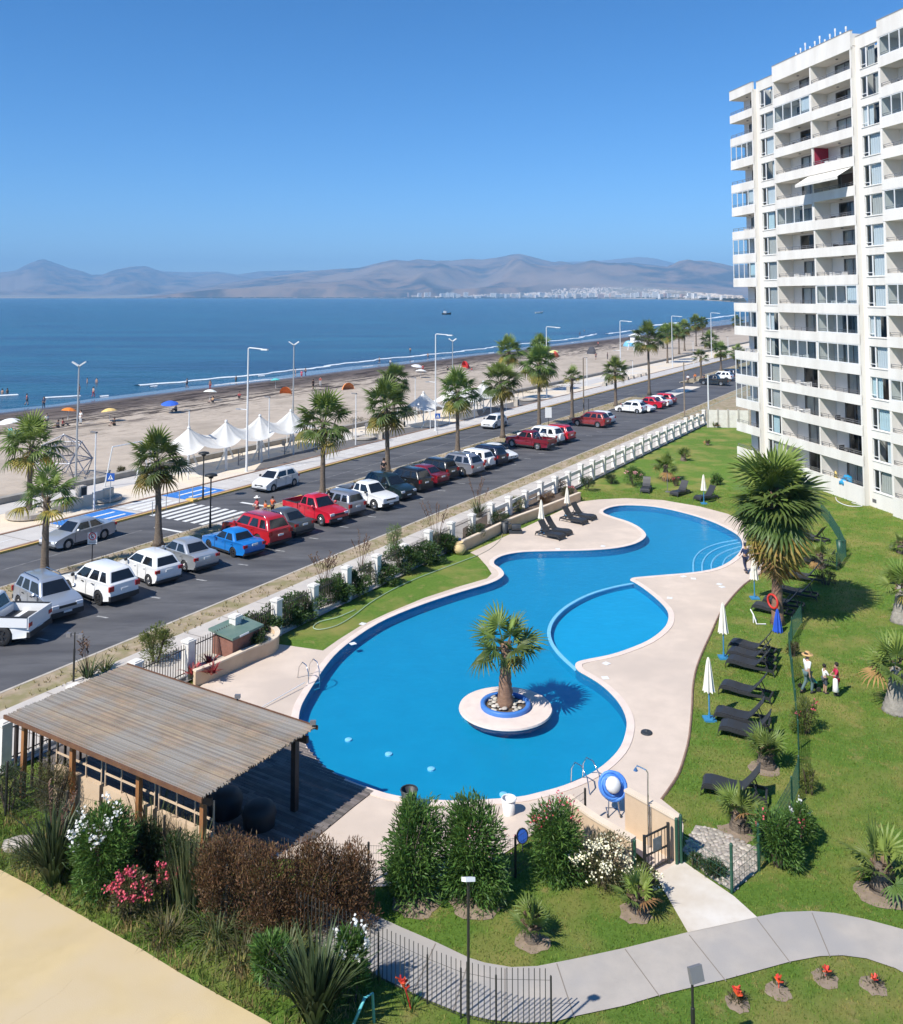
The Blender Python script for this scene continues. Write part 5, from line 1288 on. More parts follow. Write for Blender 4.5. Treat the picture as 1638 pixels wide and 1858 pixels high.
# things under and around the pergola
def tub(label, px, py, r, h, mat, name='waste_bin', cat='bin'):
    o = thing(name, label, cat, G(px, py)); mb = MB(); mb.lathe([(r*.78,0),(r,h),(r*.94,h),(r*.74,.04)], 18, cap=False); mb.lathe([(.01,.04),(r*.74,.04)], 18, cap=False); mb.build('bin_body', mat, o, True)
    mb = MB(); mb.tube([(r*math.cos(a),r*math.sin(a),h) for a in [i*math.pi/8 for i in range(16)]], .025, 5, closed=True); mb.build('rim', mat, o); return o
M_bin = pmat('bin_plastic', (0.03,0.035,0.04), rough=.5)
tub('dark bucket-like bin at the pool edge behind the left oleander', 742, 1470, .26, .62, M_bin)
tub('white plastic tub on the deck between the oleanders', 923, 1478, .22, .48, M_plw, 'plastic_tub', 'tub')
def grill_cover(label, px, py, r, h):
    o = MB(); o.lathe([(.02,h),(r*.5,h*.98),(r*.85,h*.86),(r,h*.6),(r*.9,h*.2),(r*.95,0)], 14); ob = o.build('covered_table', pmat('dark_cover', (0.025,0.027,0.03), rough=.6) if 'dark_cover' not in MATS else MATS['dark_cover'], None, True); ob.location = G(px, py); return tag(ob, label, 'table')
grill_cover('round dark covered table under the front corner of the pergola', 408, 1478, .55, .75); grill_cover('round dark covered table on the deck behind the brown shrubs', 470, 1500, .52, .72)
# floodlights on the pergola edge
def flood(label, p):
    o = thing('floodlight', label, 'floodlight', p); mb = MB(); mb.box(-.09,.09,-.05,.05,.03,.15); mb.build('lamp_body', M_rail, o); mb = MB(); mb.bar((0,0,-.03),(0,0,.06),.03); mb.build('bracket', M_trim, o); return o
flood('small floodlight on the right tip of the pergola roof', pc+Vector((-.12,-.05,.06))); flood('small floodlight on the rear edge of the pergola roof', pb.lerp(pc,.62)+Vector((0,0,.06)))
# pool ladders, hoses, cleaning gear
def ladder(label, px, py, ang, s=1.0):
    o = thing('pool_ladder', label, 'ladder', G(px, py, .05), ang)
    for y in (-.26,.26):
        mb = MB(); mb.tube([(-.75,y,0),(-.72,y,.02),(-.62,y,.45),(-.35,y,.72),(-.05,y,.70),(.12,y,.45),(.16,y,-.1),(.16,y,-.35)], .022, 6); mb.build('handrail', M_chrome, o, True)
    for z in (-.05,-.28): mb = MB(); mb.bar((.16,-.26,z),(.16,.26,z),.08,.03); mb.build('tread', M_chrome, o)
ladder('curved chrome ladder on the deck side near the flower planter', 566, 1236, R(-50)); ladder('chrome ladder at the near right pool edge beside the hose reel', 1052, 1418, R(125))
def hose_reel():
    o = thing('hose_trolley', 'trolley wound with thick blue pool hose', 'hose reel', G(1112,1477)); M_hose = pmat('blue_hose', (0.05,0.18,0.58), (0.08,0.26,0.70), 4, .5)
    mb = MB()
    for i in range(8):
        r = .38-.02*i; q = random.Random(i); c = Vector((q.uniform(-.05,.05), q.uniform(-.04,.04), .82+q.uniform(-.05,.05)))
        ax = Vector((q.uniform(-.25,.25), -1, q.uniform(.2,.6))).normalized(); u = ax.orthogonal().normalized(); v = ax.cross(u)
        mb.tube([c + (u*math.cos(a)+v*math.sin(a))*r for a in [j*math.pi/10 for j in range(20)]], .05, 6, closed=True)
    mb.build('hose', M_hose, o, True)
    mb = MB(); mb.lathe([(.02,-.16),(.20,-.13),(.24,0),(.20,.13),(.02,.16)], 14, T(0,-.1,.92) @ RX(1.1)); mb.build('drum', M_plw, o, True)
    mb = MB(); mb.tube([(-.18,-.22,.05),(-.12,0,.75),(.12,0,.75),(.18,-.22,.05)], .02, 6); mb.tube([(-.18,-.22,.05),(-.18,.25,.05),(.18,.25,.05),(.18,-.22,.05)], .02, 6); mb.build('trolley_frame', M_chrome, o)
    for x in (-.2,.2): mb = MB(); mb.lathe([(.05,-.02),(.06,0),(.05,.02)], 10, T(x,-.22,.06) @ RY(math.pi/2)); mb.build('castor', M_trim, o)
hose_reel()
def hose(label, px, r, mat, z=.05, name='garden_hose'):
    mb = MB(); pts = smooth_loop([G(x, y, z) for x, y in px], 4, closed=False); mb.tube(pts, r, 5); o = mb.build(name, mat, None, True); return tag(o, label, 'hose')
hose('pale green hose lying along the narrow lawn by the pool', ((868,1007),(820,1025),(740,1056),(680,1088),(640,1118),(610,1135),(580,1142),(568,1138),(580,1128),(612,1120),(645,1106)), .022, pmat('pale_hose', (0.42,0.55,0.38), rough=.5))
hose('thin pale hose crossing the deck to the clay jar', ((868,1007),(890,995),(908,978),(912,962)), .015, pmat('beige_hose', (0.45,0.42,0.33), rough=.6))
hose('white hose curled at the foot of the apartment block', ((1516,902),(1520,910),(1540,918),(1565,918),(1545,912)), .03, M_plw)
o = MB(); a, b = G(473,1284,.1), G(553,1238,.2); o.tube([a, b], .02, 5); o = o.build('cleaning_pole', M_alu); tag(o, 'long pool cleaning pole lying on the deck by the ladder', 'pole')
mb = MB(); mb.tube([G(1040,1462,.06), G(1010,1470,.10), G(968,1505,.08)], .02, 5); tag(mb.build('net_pole', pmat('orange_pole', (0.6,0.25,0.08), rough=.5)), 'orange pole lying on the deck beside the flowering oleander', 'pole')
net = thing('pool_net', 'blue pool net leaning at the fence between the oleanders', 'net', G(948,1545)); mb = MB(); mb.tube([(.0+.16*math.cos(a), .05, .40+.22*math.sin(a)) for a in [i*math.pi/8 for i in range(16)]], .02, 5, closed=True); mb.build('net_rim', M_bin, net)
mb = MB(); mb.lathe([(.15,0),(.11,.06),(.02,.09)], 14, T(0,.05,.40) @ RX(-math.pi/2) @ SC(1,1.4,1)); mb.build('net_bag', pmat('net_blue', (0.03,0.12,0.55), rough=.6), net)
mb = MB(); mb.tube([(0,.05,.2),(0,.0,0)], .02, 5); mb.build('net_handle', M_bin, net)
LIDS = ['below the left poolside loungers', 'below the right poolside loungers', 'left of the curved steps', 'near the edge left of the gardener', 'left one of two below the gardener', 'right one of two below the gardener', 'right of the children pool tip', 'at the lower corner of the children pool', 'right of the palm island', 'on the coping of the narrow lawn', 'by the rounded planter', 'behind the shower']
# drain lids and a dark hat-like cover on the deck
for i, (x, y) in enumerate(((1012,996),(1094,991),(1240,1046),(1258,1050),(1305,1060),(1310,1065),(1215,1085),(1100,1204),(1098,1230),(658,1132),(640,1168),(1175,1468))):
    mb = MB(); g = G(x, y, .036); mb.box(-.14,.14,-.14,.14,0,.012, T(*g) @ RZ(i)); tag(mb.build('deck_lid', M_alu), 'pale square lid in the pool deck ' + LIDS[i], 'lid', 'lids in the pool deck')
mb = MB(); mb.lathe([(.22,0),(.20,.05),(.08,.07),(.02,.12)], 12, T(*G(1173,1330,.032))); tag(mb.build('round_cover', M_bin), 'round black cover lying on the deck right of the pool', 'cover')

mb = MB(); mb.box(-.35,.35,-.25,.25,0,.42); mb.box(-.38,.38,-.28,.28,.422,.47); o = mb.build('blue_crate', pmat('crate_blue', (0.03,0.18,0.50), rough=.5)); o.location = G(826,992,.0); tag(o, 'blue plastic crate behind the cream clay jar', 'crate')
o = link('rock', stone_mesh('rock', 77, pmat('grey_rock', (0.42,0.38,0.33), (0.32,0.29,0.25), 4, .9, .3, 12))); o.location = G(34,1534); o.scale = (.55,.45,.32); tag(o, 'grey boulder in the grass left of the dark flax', 'rock')
mb = MB(); mb.tube([G(640,1862,0), G(640,1862,.1)+Vector((.25,.05,.55)), G(640,1862,.0)+Vector((.42,.08,.62)), G(640,1862,0)+Vector((.46,.1,.0))], .035, 7); tag(mb.build('teal_frame', pmat('teal_paint', (0.10,0.42,0.44), rough=.5), None, True), 'teal metal tube frame at the bottom edge by the slim oleander', 'frame')
# ------------------------------------------------------------------ shrubs
def lmat(name, a, b, tr=.25, isl_=.35): return pmat(name, a, b, 2.5, .5, island=isl_, trans=tr, spec=.35)
M_ole = lmat('oleander_leaf', (0.060,0.130,0.025), (0.110,0.205,0.042)); M_dkg = lmat('dark_leaf', (0.028,0.058,0.018), (0.055,0.090,0.025)); M_brn = lmat('brown_twig', (0.105,0.058,0.028), (0.17,0.095,0.045), .15, .45)
M_brg = lmat('olive_twig', (0.085,0.085,0.035), (0.13,0.115,0.05), .2, .4); M_flx = lmat('flax_leaf', (0.040,0.066,0.026), (0.085,0.115,0.045), .15, .4); M_yel = lmat('yellow_green', (0.17,0.19,0.04), (0.10,0.14,0.03)); M_pal = lmat('pale_green', (0.20,0.27,0.09), (0.13,0.20,0.06))
M_hedge = lmat('hedge_leaf', (0.038,0.080,0.020), (0.070,0.125,0.030))
M_stalk = pmat('stalk', (0.10,0.05,0.035), (0.16,0.10,0.06), 4, .8, island=.3); M_reed = lmat('reed', (0.075,0.11,0.04), (0.15,0.16,0.07), .2, .4)
M_fw = pmat('white_petal', (0.82,0.82,0.78), rough=.6, trans=.3); M_fr = pmat('pink_red_petal', (0.55,0.05,0.09), (0.62,0.12,0.16), 9, .6, island=.3, trans=.2); M_fy = pmat('cream_petal', (0.78,0.70,0.42), (0.80,0.76,0.60), 9, .6, island=.2); M_fo = pmat('orange_red_petal', (0.62,0.08,0.02), (0.55,0.05,0.03), 9, .6, island=.25); M_fp = pmat('pale_pink', (0.66,0.30,0.33), rough=.6, island=.3)
M_wood = pmat('twig_wood', (0.12,0.085,0.06), (0.07,0.05,0.035), 5, .9)
def leaf_cloud(name, n, rx, ry, h, ll, lw, mat, seed, up=.6, base=.08, lumps=9, shell=.45, out=.9, flat=False, low=.5):
    r = np.random.RandomState(seed)
    lc = r.normal(size=(lumps,3)); lc /= np.linalg.norm(lc,axis=1)[:,None]; lr = r.uniform(.28,.52,lumps); la = r.uniform(.55,.80,lumps)
    lc *= la[:,None]; lc[:,2] = np.where(r.uniform(0,1,lumps) < low, -.35-.45*r.uniform(0,1,lumps), np.abs(lc[:,2])-.05)
    k = r.randint(0, lumps, n); d = r.normal(size=(n,3)); d /= np.linalg.norm(d,axis=1)[:,None]
    rad = lr[k]*(shell + (1-shell)*r.uniform(0,1,n)**.5)
    p = lc[k] + d*rad[:,None]; fill = r.uniform(0,1,n) < .38
    dd = r.normal(size=(n,3)); dd /= np.linalg.norm(dd,axis=1)[:,None]; p[fill] = dd[fill]*(r.uniform(.25,.85,n)[:,None])[fill]
    zz = (p[:,2]+1)/2.05; p[:,2] = base + np.clip(zz,0,1.15)*(1-base)
    pos = np.stack([p[:,0]*rx, p[:,1]*ry, p[:,2]*h],1)
    o = np.stack([p[:,0], p[:,1], (p[:,2]-.45)*1.2],1); o = o/(np.linalg.norm(o,axis=1)[:,None]+1e-6)*out + r.normal(size=(n,3))*.45; o[:,2] += up
    o /= np.linalg.norm(o,axis=1)[:,None]
    s = np.cross(o, r.normal(size=(n,3))); s /= np.linalg.norm(s,axis=1)[:,None]+1e-6
    L = ll*r.uniform(.6,1.25,n)[:,None]; W = lw*r.uniform(.7,1.2,n)[:,None]
    a = pos; m = pos+o*L*.45; t = pos+o*L - np.array([[0,0,1]])*L*.12
    V = np.stack([a, m+s*W/2, t, m-s*W/2],1).reshape(-1,3); F_ = np.arange(n*4).reshape(-1,4)
    return np_mesh(name, V, F_, mat)
def bush(name, label, px, py, w, d, h, mat, n, ll, lw, seed, cat='shrub', up=.6, flowers=None, grp=None, lumps=9, z=0.0, shell=.45, base=.08, out=.9):
    o = thing(name, label, cat, G(px, py, z), 0, grp)
    link('foliage', leaf_cloud('foliage', n, w/2, d/2, h, ll, lw, mat, seed, up, base, lumps, shell, out), o)['kind'] = 'stuff'
    mb = MB(); r = random.Random(seed)
    for i in range(7):
        a = r.uniform(0,6.28); p0 = Vector((math.cos(a)*.08, math.sin(a)*.08, -.05)); p1 = Vector((math.cos(a)*w*.22, math.sin(a)*d*.22, h*.55)); p2 = Vector((math.cos(a+.4)*w*.34, math.sin(a+.4)*d*.34, h*.85)); mb.tube([p0, p1, p2], [.03,.02,.006], 5)
    mb.build('stems', M_wood, o)
    if flowers:
        fm, fn, fl, top = flowers; r2 = np.random.RandomState(seed+5)
        cl = max(3, fn//14); cc = r2.normal(size=(cl,3)); cc /= np.linalg.norm(cc,axis=1)[:,None]; cc[:,2] = np.abs(cc[:,2])*.9+top; cc[:,1] = -np.abs(cc[:,1])*.8 + .2*r2.normal(size=cl)
        k = r2.randint(0,cl,fn); p = cc[k]*.96 + r2.normal(size=(fn,3))*.09
        pos = np.stack([p[:,0]*w/2, p[:,1]*d/2, np.clip((p[:,2]+1)/2,.1,1.08)*h],1); dirs = r2.normal(size=(fn,3)); dirs[:,2] += .6; dirs[:,1] -= .5; dirs /= np.linalg.norm(dirs,axis=1)[:,None]
        s = np.cross(dirs, r2.normal(size=(fn,3))); s /= np.linalg.norm(s,axis=1)[:,None]; t = np.cross(dirs, s)
        V = np.stack([pos+s*fl, pos+t*fl+dirs*fl*.3, pos-s*fl, pos-t*fl+dirs*fl*.3],1).reshape(-1,3)
        link('flowers', np_mesh('flowers', V, np.arange(fn*4).reshape(-1,4), fm), o)['kind'] = 'stuff'
    return o
def blades(name, label, px, py, n, L, w, spread, mat, seed, cat='plant', arch=.5, stalks=0, smat=None, z=0.0, grp=None, foot=.18, stalkL=1.5):
    """sword leaves from a common foot, each a bent tapered strip"""
    r = random.Random(seed); o = thing(name, label, cat, G(px, py, z), 0, grp); V = []; Fc = []
    for i in range(n):
        a = r.uniform(0,6.283); e = r.uniform(0,1)**.7*spread; LL = L*r.uniform(.6,1.1); p = Vector((math.cos(a)*foot*r.random(), math.sin(a)*foot*r.random(), 0)); hd = Vector((math.cos(a), math.sin(a), 0)); s = Vector((-math.sin(a), math.cos(a), 0)); b = len(V)
        for k in range(5):
            t = k/4; ang = e*(1+arch*t*t); q = p + hd*(math.sin(ang)*LL*t) + Vector((0,0,math.cos(min(ang,1.9))*LL*t)); ww = w*(1-t**2.5)*(.7+.3*min(1,t*4))
            V += [tuple(q+s*ww/2), tuple(q-s*ww/2)]
        for k in range(4): Fc.append((b+2*k, b+2*k+2, b+2*k+3, b+2*k+1))
    link('blades', np_mesh('blades', V, Fc, mat), o)
    if stalks:
        mb = MB()
        for i in range(stalks):
            a = r.uniform(0,6.283); e = r.uniform(.05,.3); LL = L*stalkL*r.uniform(.75,1.1); d = Vector((math.cos(a)*math.sin(e), math.sin(a)*math.sin(e), math.cos(e)))
            pts = [d*LL*t + Vector((math.cos(a),math.sin(a),0))*(.12*LL*t**3) for t in (0,.4,.75,1)]; mb.tube(pts, [.014,.011,.009,.006], 4)
            for k in range(9):
                q = pts[2].lerp(pts[3], k/8) if k < 8 else pts[3]; u = Vector((r.uniform(-1,1), r.uniform(-1,1), .6)).normalized(); mb.bar(q, q+u*.13, .035, .02)
        mb.build('flower_stalks', smat or M_stalk, o)
    return o
og = 'oleanders by the pool gate'
bush('oleander', 'tall dense green oleander, left one of the pair before the deck', 752, 1632, 1.65, 1.5, 2.75, M_ole, 9500, .19, .036, 1, up=.55, lumps=24, shell=.3, base=.0)
bush('oleander', 'wide dense green oleander, right one of the pair before the deck', 860, 1625, 2.05, 1.7, 2.65, M_ole, 11000, .19, .036, 2, up=.55, lumps=26, shell=.3, base=.0, flowers=(M_fp, 40, .02, .1))
bush('oleander', 'oleander with a few pink flowers between the net and the daisies', 1012, 1592, 1.65, 1.4, 2.3, M_ole, 7500, .17, .034, 3, up=.6, lumps=20, base=.0, flowers=(M_fr, 90, .028, .25))
bush('daisy_bush', 'low spreading bush covered in cream daisies by the tan wall', 1092, 1612, 1.75, 1.3, 1.45, M_brg, 3000, .09, .03, 4, up=.3, flowers=(M_fy, 520, .028, -.1), lumps=8)
bush('daisy_bush', 'small mound of cream daisies beside the gate slab', 1172, 1630, .95, .8, .85, M_brg, 1500, .08, .028, 5, up=.3, flowers=(M_fy, 220, .026, -.1), lumps=6)
bush('oleander', 'green oleander with white flowers at the end of the wire fence', 1412, 1572, 1.35, 1.2, 1.75, M_ole, 5200, .17, .034, 6, up=.55, lumps=16, base=.0, flowers=(M_fr, 24, .03, .3))
bush('oleander', 'small oleander with white flowers inside the wire fence corner', 1452, 1530, .9, .8, 1.25, M_ole, 1800, .15, .03, 7, up=.6, flowers=(M_fw, 40, .03, .1))
bush('dry_shrub', 'thin reddish shrub on the wire fence near the walking family', 1462, 1330, 1.15, .9, 1.35, M_yel, 1500, .14, .028, 8, up=.4, flowers=(M_fr, 26, .03, .2))
bush('dry_shrub', 'small dry shrub at the fence below the family', 1468, 1440, .55, .5, .9, M_yel, 700, .13, .026, 9, up=.4)
bush('dry_shrub', 'small shrub at the fence above the straw-hat woman', 1438, 1190, .6, .5, .7, M_brg, 700, .12, .026, 10)
# brown shrubs before the pergola deck
for i, (x, y, w, h, lab) in enumerate(((412,1672,1.9,2.5,'brown twiggy shrub right of the reeds, left end of the brown hedge'),(492,1690,2.1,2.35,'large brown twiggy shrub in the middle of the brown hedge'),(575,1688,2.0,2.3,'rusty brown shrub of the hedge behind the near flax'),(640,1672,1.5,2.0,'brown shrub at the right end of the hedge beside the path'))):
    bush('brown_shrub', lab, x, y, w, 1.5, h, M_brn, 11000, .11, .024, 30+i, up=1.1, lumps=22, out=.5, base=.02)
bush('brown_shrub', 'olive brown shrub below the left end of the pergola', 95, 1490, 1.7, 1.4, 2.0, M_brg, 5000, .10, .022, 36, up=.8, lumps=12)
bush('brown_shrub', 'grey green shrub under the pergola edge at the far left', 15, 1470, 1.3, 1.2, 1.4, M_dkg, 2600, .10, .024, 37, up=.7)
bush('oleander', 'white-flowering oleander standing before the pergola', 188, 1628, 1.75, 1.5, 2.5, M_ole, 8500, .18, .036, 38, up=.6, base=.0, flowers=(M_fw, 190, .04, .30), lumps=20)
bush('oleander', 'pink-red flowering bush left of the dark fence post', 232, 1668, 1.15, .9, 1.25, M_brg, 2000, .11, .028, 39, up=.6, flowers=(M_fr, 360, .032, .05))
bush('oleander', 'small bush with pink-red flowers beside the reeds', 300, 1640, .7, .6, 1.05, M_brg, 900, .11, .026, 40, up=.7, flowers=(M_fr, 90, .032, .3))
bush('dark_shrub', 'dark shrub filling the gap behind the white oleander', 262, 1590, 1.5, 1.1, 1.5, M_dkg, 3000, .13, .03, 41, up=.7)
blades('flax', 'large dark flax clump at the left beside the tan court', 95, 1602, 230, 2.05, .075, .55, M_flx, 42, 'flax', .7, 4, stalkL=1.1)
blades('flax', 'large flax clump with upright blades at the bottom of the picture', 572, 1862, 210, 1.95, .085, .5, M_flx, 43, 'flax', .6)
blades('reeds', 'tall green reeds between the flowering bush and the brown hedge', 345, 1648, 170, 1.9, .045, .22, M_reed, 44, 'reeds', .7, foot=.55)
blades('reeds', 'reeds growing behind the white oleander under the pergola', 275, 1560, 110, 1.9, .04, .25, M_reed, 45, 'reeds', .7, foot=.6)
blades('reeds', 'straw coloured reeds at the corner of the pergola', 330, 1570, 70, 1.7, .035, .25, M_brg, 46, 'reeds', .7, foot=.4)
bush('oleander', 'slim oleander with white flowers right of the near flax', 638, 1818, .85, .8, 1.75, M_ole, 2400, .19, .036, 47, up=.9, flowers=(M_fw, 120, .035, .25), lumps=8)
bush('oleander', 'low leafy oleander left of the near flax', 490, 1790, .95, .8, 1.2, M_ole, 2000, .20, .036, 48, up=.6)
for i, (x, y, w, h, m, lab) in enumerate(((300,1700,1.2,.55,M_brg,'low straw coloured tussock below the flowering bushes'),(440,1735,1.5,.6,M_brg,'straw coloured tussock before the brown hedge'),(395,1700,1.0,.8,M_reed,'green tussock at the dark post before the hedge'),(60,1560,1.0,.7,M_reed,'green tussock beside the grey boulder'),(520,1745,1.1,.8,M_reed,'green tussock behind the low leafy oleander'))):
    blades('tussock', lab, x, y, 150, h*1.1, .03, .9, m, 440+i, 'grass', .9, foot=w*.45)
bush('dark_shrub', 'dark shrub between the white oleander and the reeds', 318, 1610, 1.3, 1.0, 1.6, M_dkg, 3000, .12, .03, 449, up=.8); bush('dark_shrub', 'dark leafy shrub left of the white oleander', 140, 1560, 1.2, 1.0, 1.5, M_dkg, 2600, .12, .03, 450, up=.8)
# along the street fence
blades('flax', 'flax with tall flower stalks on the verge left of the pergola roof', 160, 1232, 46, 1.0, .06, .75, M_flx, 50, 'flax', .6, 6, stalkL=1.7)
blades('flax', 'dry yellow grass clump on the verge beside the thin lamp post', 190, 1220, 60, .85, .04, .8, M_yel, 51, 'grass', .7)
bush('street_shrub', 'yellow green shrub growing over the fence behind the pergola', 282, 1205, 1.55, 1.3, 1.75, M_yel, 3600, .13, .032, 52, up=.6, lumps=11)
blades('grass_clump', 'grass clump with tall brown stalks by the middle of the fence', 590, 1078, 70, 1.0, .05, .7, M_yel, 53, 'grass', .6, 14, stalkL=2.0)
blades('grass_clump', 'tall brown stalks on the verge below the blue sedan', 655, 1040, 34, .9, .05, .6, M_flx, 54, 'grass', .6, 8, stalkL=2.4)
bush('bamboo', 'feathery pale green bamboo at the fence', 715, 1010, 1.05, .9, 2.1, M_pal, 2800, .15, .022, 55, up=.7, lumps=9, cat='bamboo')
blades('flax', 'big dark flax inside the fence right of the bamboo', 792, 1003, 130, 1.75, .075, .75, M_flx, 56, 'flax', .5, 9, stalkL=1.9)
blades('flax', 'flax with stalks at the fence near the clay jar', 868, 940, 80, 1.4, .07, .7, M_flx, 57, 'flax', .5, 8, stalkL=2.0)
hg = 'dark hedge plants inside the street fence'
hl = ['nearest the brick cabinet', 'second from the brick cabinet', 'third from the brick cabinet', 'below the grass with tall stalks', 'right of the grass with tall stalks', 'left of the bamboo', 'under the bamboo', 'under the big dark flax', 'nearest the clay jar']
for i, (x, y, w, h) in enumerate(((472,1160,1.1,1.0),(512,1138,1.4,1.1),(548,1122,1.3,1.0),(600,1100,1.4,1.15),(640,1082,1.3,1.1),(690,1062,1.2,1.0),(735,1040,1.5,1.3),(770,1025,1.3,1.1),(806,1005,1.2,1.0))):
    bush('hedge_plant', 'dark green hedge plant inside the street fence, '+hl[i], x, y, w*1.7, 1.3, h*1.3, M_hedge, 3600, .15, .06, 60+i, grp=hg)
beds = [('low grey green shrub','in the planter behind the poolside loungers',M_dkg,None),('reddish brown shrub','in the middle of the long planter',M_brn,None),('flowering shrub','in the planter near its right end',M_brg,(M_fr,60,.03,.2)),('dark leafy shrub','at the left end of the long planter',M_dkg,None),('yellowish shrub','by the fence over the long planter',M_yel,None),('brown shrub','where the planter meets the far lawn',M_brn,None),('round dark shrub','between the planter and the far lawn',M_dkg,None)]
for i, ((x, y, w, h), (a, b, m, f)) in enumerate(zip(((905,955,1.6,1.1),(990,915,1.4,.9),(1030,902,1.3,.9),(862,975,1.4,1.0),(940,930,1.5,1.3),(1012,893,1.4,1.3),(1065,885,1.5,1.0)), beds)):
    bush('bed_shrub', '%s %s' % (a, b), x, y, w, 1.2, h, m, 1800, .11, .032, 80+i, flowers=f, z=.3)
bush('lawn_bush', 'leafy bush with pink tips on the far lawn', 1150, 882, 1.9, 1.6, 1.7, M_ole, 3000, .15, .04, 90, flowers=(M_fp, 60, .05, .2))
bush('lawn_bush', 'low bush left of the pink-tipped bush', 1108, 878, 1.3, 1.1, .9, M_dkg, 1500, .13, .035, 91); bush('lawn_bush', 'small reddish bush between two far loungers', 1226, 882, .7, .6, .8, M_brg, 700, .12, .03, 92, flowers=(M_fr,60,.025,.2))
bush('lawn_bush', 'leafy plant left of the big palm crown', 1300, 880, 1.0, .9, 1.1, M_ole, 900, .22, .06, 93); bush('lawn_bush', 'brown shrub among the loungers in the big palm shade', 1500, 1062, 1.1, .9, .9, M_brg, 1000, .12, .03, 94)
bush('cabinet_plant', 'dark leafy plant right of the brick cabinet', 470, 1176, .9, .8, .75, M_dkg, 1300, .12, .04, 95, z=.4)
# red bromeliads in the planter
for i, (x, y, lab) in enumerate(((350,1222,'large red bromeliad beside the white pillar'),(384,1222,'small red bromeliad in a clay pot'),(382,1204,'dark red bromeliad behind the clay pot'))):
    blades('bromeliad', lab, x, y, 34, .52, .085, 1.0, pmat('bromeliad', (0.36,0.025,0.025), (0.20,0.03,0.03), 5, .5, island=.3) if 'bromeliad' not in MATS else MATS['bromeliad'], 96+i, 'bromeliad', .5, z=.42)
urn('small clay pot under the red bromeliad', 384, 1226, .42, pmat('terracotta', (0.36,0.14,0.07), (0.28,0.10,0.05), 3, .8))
# flower patches on the near lawn
for i, (x, y, n, lab) in enumerate(((1338,1820,46,'clump of red flowers on the lawn behind the square lamp'),(1413,1800,8,'nearly bare flower patch second from the left on the near lawn'),(1497,1777,20,'flower patch with dull red plants nearest the curved path'),(1585,1790,22,'flower patch with bright red plants at the right of the near lawn'))):
    soil_ring(x, y, .30, 200+i); blades('flower_patch', lab, x, y-4, n*2, .24, .025, .95, M_brg, 300+i, 'flowers', .4, max(1,n//12), M_fo, stalkL=.8)
bush('ground_plant', 'low green plant beside the cobbles inside the fence', 1295, 1590, .8, .6, .42, M_dkg, 900, .10, .03, 400, up=.3); bush('ground_plant', 'small green plant by the paired green posts', 1262, 1572, .4, .4, .4, M_dkg, 400, .10, .03, 401)
blades('lawn_weed', 'small red-flowered plant under the bar fence', 745, 1830, 26, .4, .035, .9, M_ole, 402, 'plant', .4, 2, M_fo)
# verge weeds along the avenue
vw = thing('verge_weeds', 'dry weeds scattered along the verge of the avenue', 'weeds'); vw['kind'] = 'stuff'
V = []; Fc = []; r = random.Random(77)
for i in range(2600):
    s = r.uniform(10,150)
    t = r.choice((r.gauss(35.0,.5), r.gauss(35.6,.4), r.uniform(46.6,48.9), r.gauss(46.9,.3), r.gauss(48.7,.3)))
    if not (34.3 < t < 36.2 or 46.5 < t < 49.0): continue
    p = Q(s, t, .07 if t < 40 else .12); k = r.randint(3,6)
    for j in range(k):
        a = r.uniform(0,6.28); h = r.uniform(.06,.22); d = Vector((math.cos(a),math.sin(a),0)); b = len(V); V += [tuple(p+d*.02), tuple(p-d*.02), tuple(p+d*h*.5+Vector((0,0,h)))]; Fc.append((b,b+1,b+2))
link('weeds', np_mesh('weeds', V, Fc, pmat('dry_weed', (0.34,0.27,0.11), (0.22,0.20,0.07), 3, .8, island=.3)), vw)
# ------------------------------------------------------------------ loungers and parasols
M_lng = pmat('lounger_plastic', (0.028,0.029,0.032), rough=.5); M_canvas = pmat('cream_canvas', (0.76,0.73,0.63), (0.70,0.66,0.56), 4, .85); M_bpole = pmat('blue_pole', (0.04,0.22,0.42), rough=.5); M_wpole = pmat('pale_pole', (0.62,0.62,0.58), rough=.5)
def strip(mb, prof, w, th):
    """bent plank: profile (x,z) swept over the width"""
    n = len(prof); V = []
    for x, z in prof: V += [(x,-w/2,z),(x,w/2,z),(x,w/2,z-th),(x,-w/2,z-th)]
    Fc = [(0,1,2,3)[::-1], tuple((n-1)*4+i for i in range(4))]
    for i in range(n-1):
        for j in range(4): Fc.append((i*4+j, i*4+(j+1)%4, (i+1)*4+(j+1)%4, (i+1)*4+j))
    mb.add(V, Fc)
def lounger_parts():
    a = MB(); strip(a, [(-.97,.14),(-.95,.26),(-.88,.33),(-.7,.36),(-.45,.345),(-.2,.31),(.05,.30),(.22,.31)], .62, .05)
    b = MB(); strip(b, [(.22,.32),(.40,.50),(.62,.78),(.74,.96),(.77,.98)], .60, .045)
    c = []
    for s in (-1,1):
        m = MB(); strip(m, [(-.99,.0),(-.97,.20),(-.88,.30),(-.6,.31),(-.2,.26),(.2,.25),(.6,.26),(.86,.25),(.96,.15),(.98,.0)], .06, .09); m.v = [(x,y+s*.33,z) for x,y,z in m.v]; c.append(m)
    d = MB(); d.bar((.62,-.31,.22),(.62,.31,.22),.05); d.bar((.93,-.31,.22),(.93,.31,.22),.06); d.bar((.70,-.2,.24),(.52,-.2,.64),.03); d.bar((.70,.2,.24),(.52,.2,.64),.03)
    return [('bed', a.mesh('bed', M_lng)), ('backrest', b.mesh('backrest', M_lng)), ('side_frame', c[0].mesh('side_frame', M_lng)), ('side_frame', c[1].mesh('side_frame', M_lng)), ('prop', d.mesh('prop', M_lng))]
LP = lounger_parts()
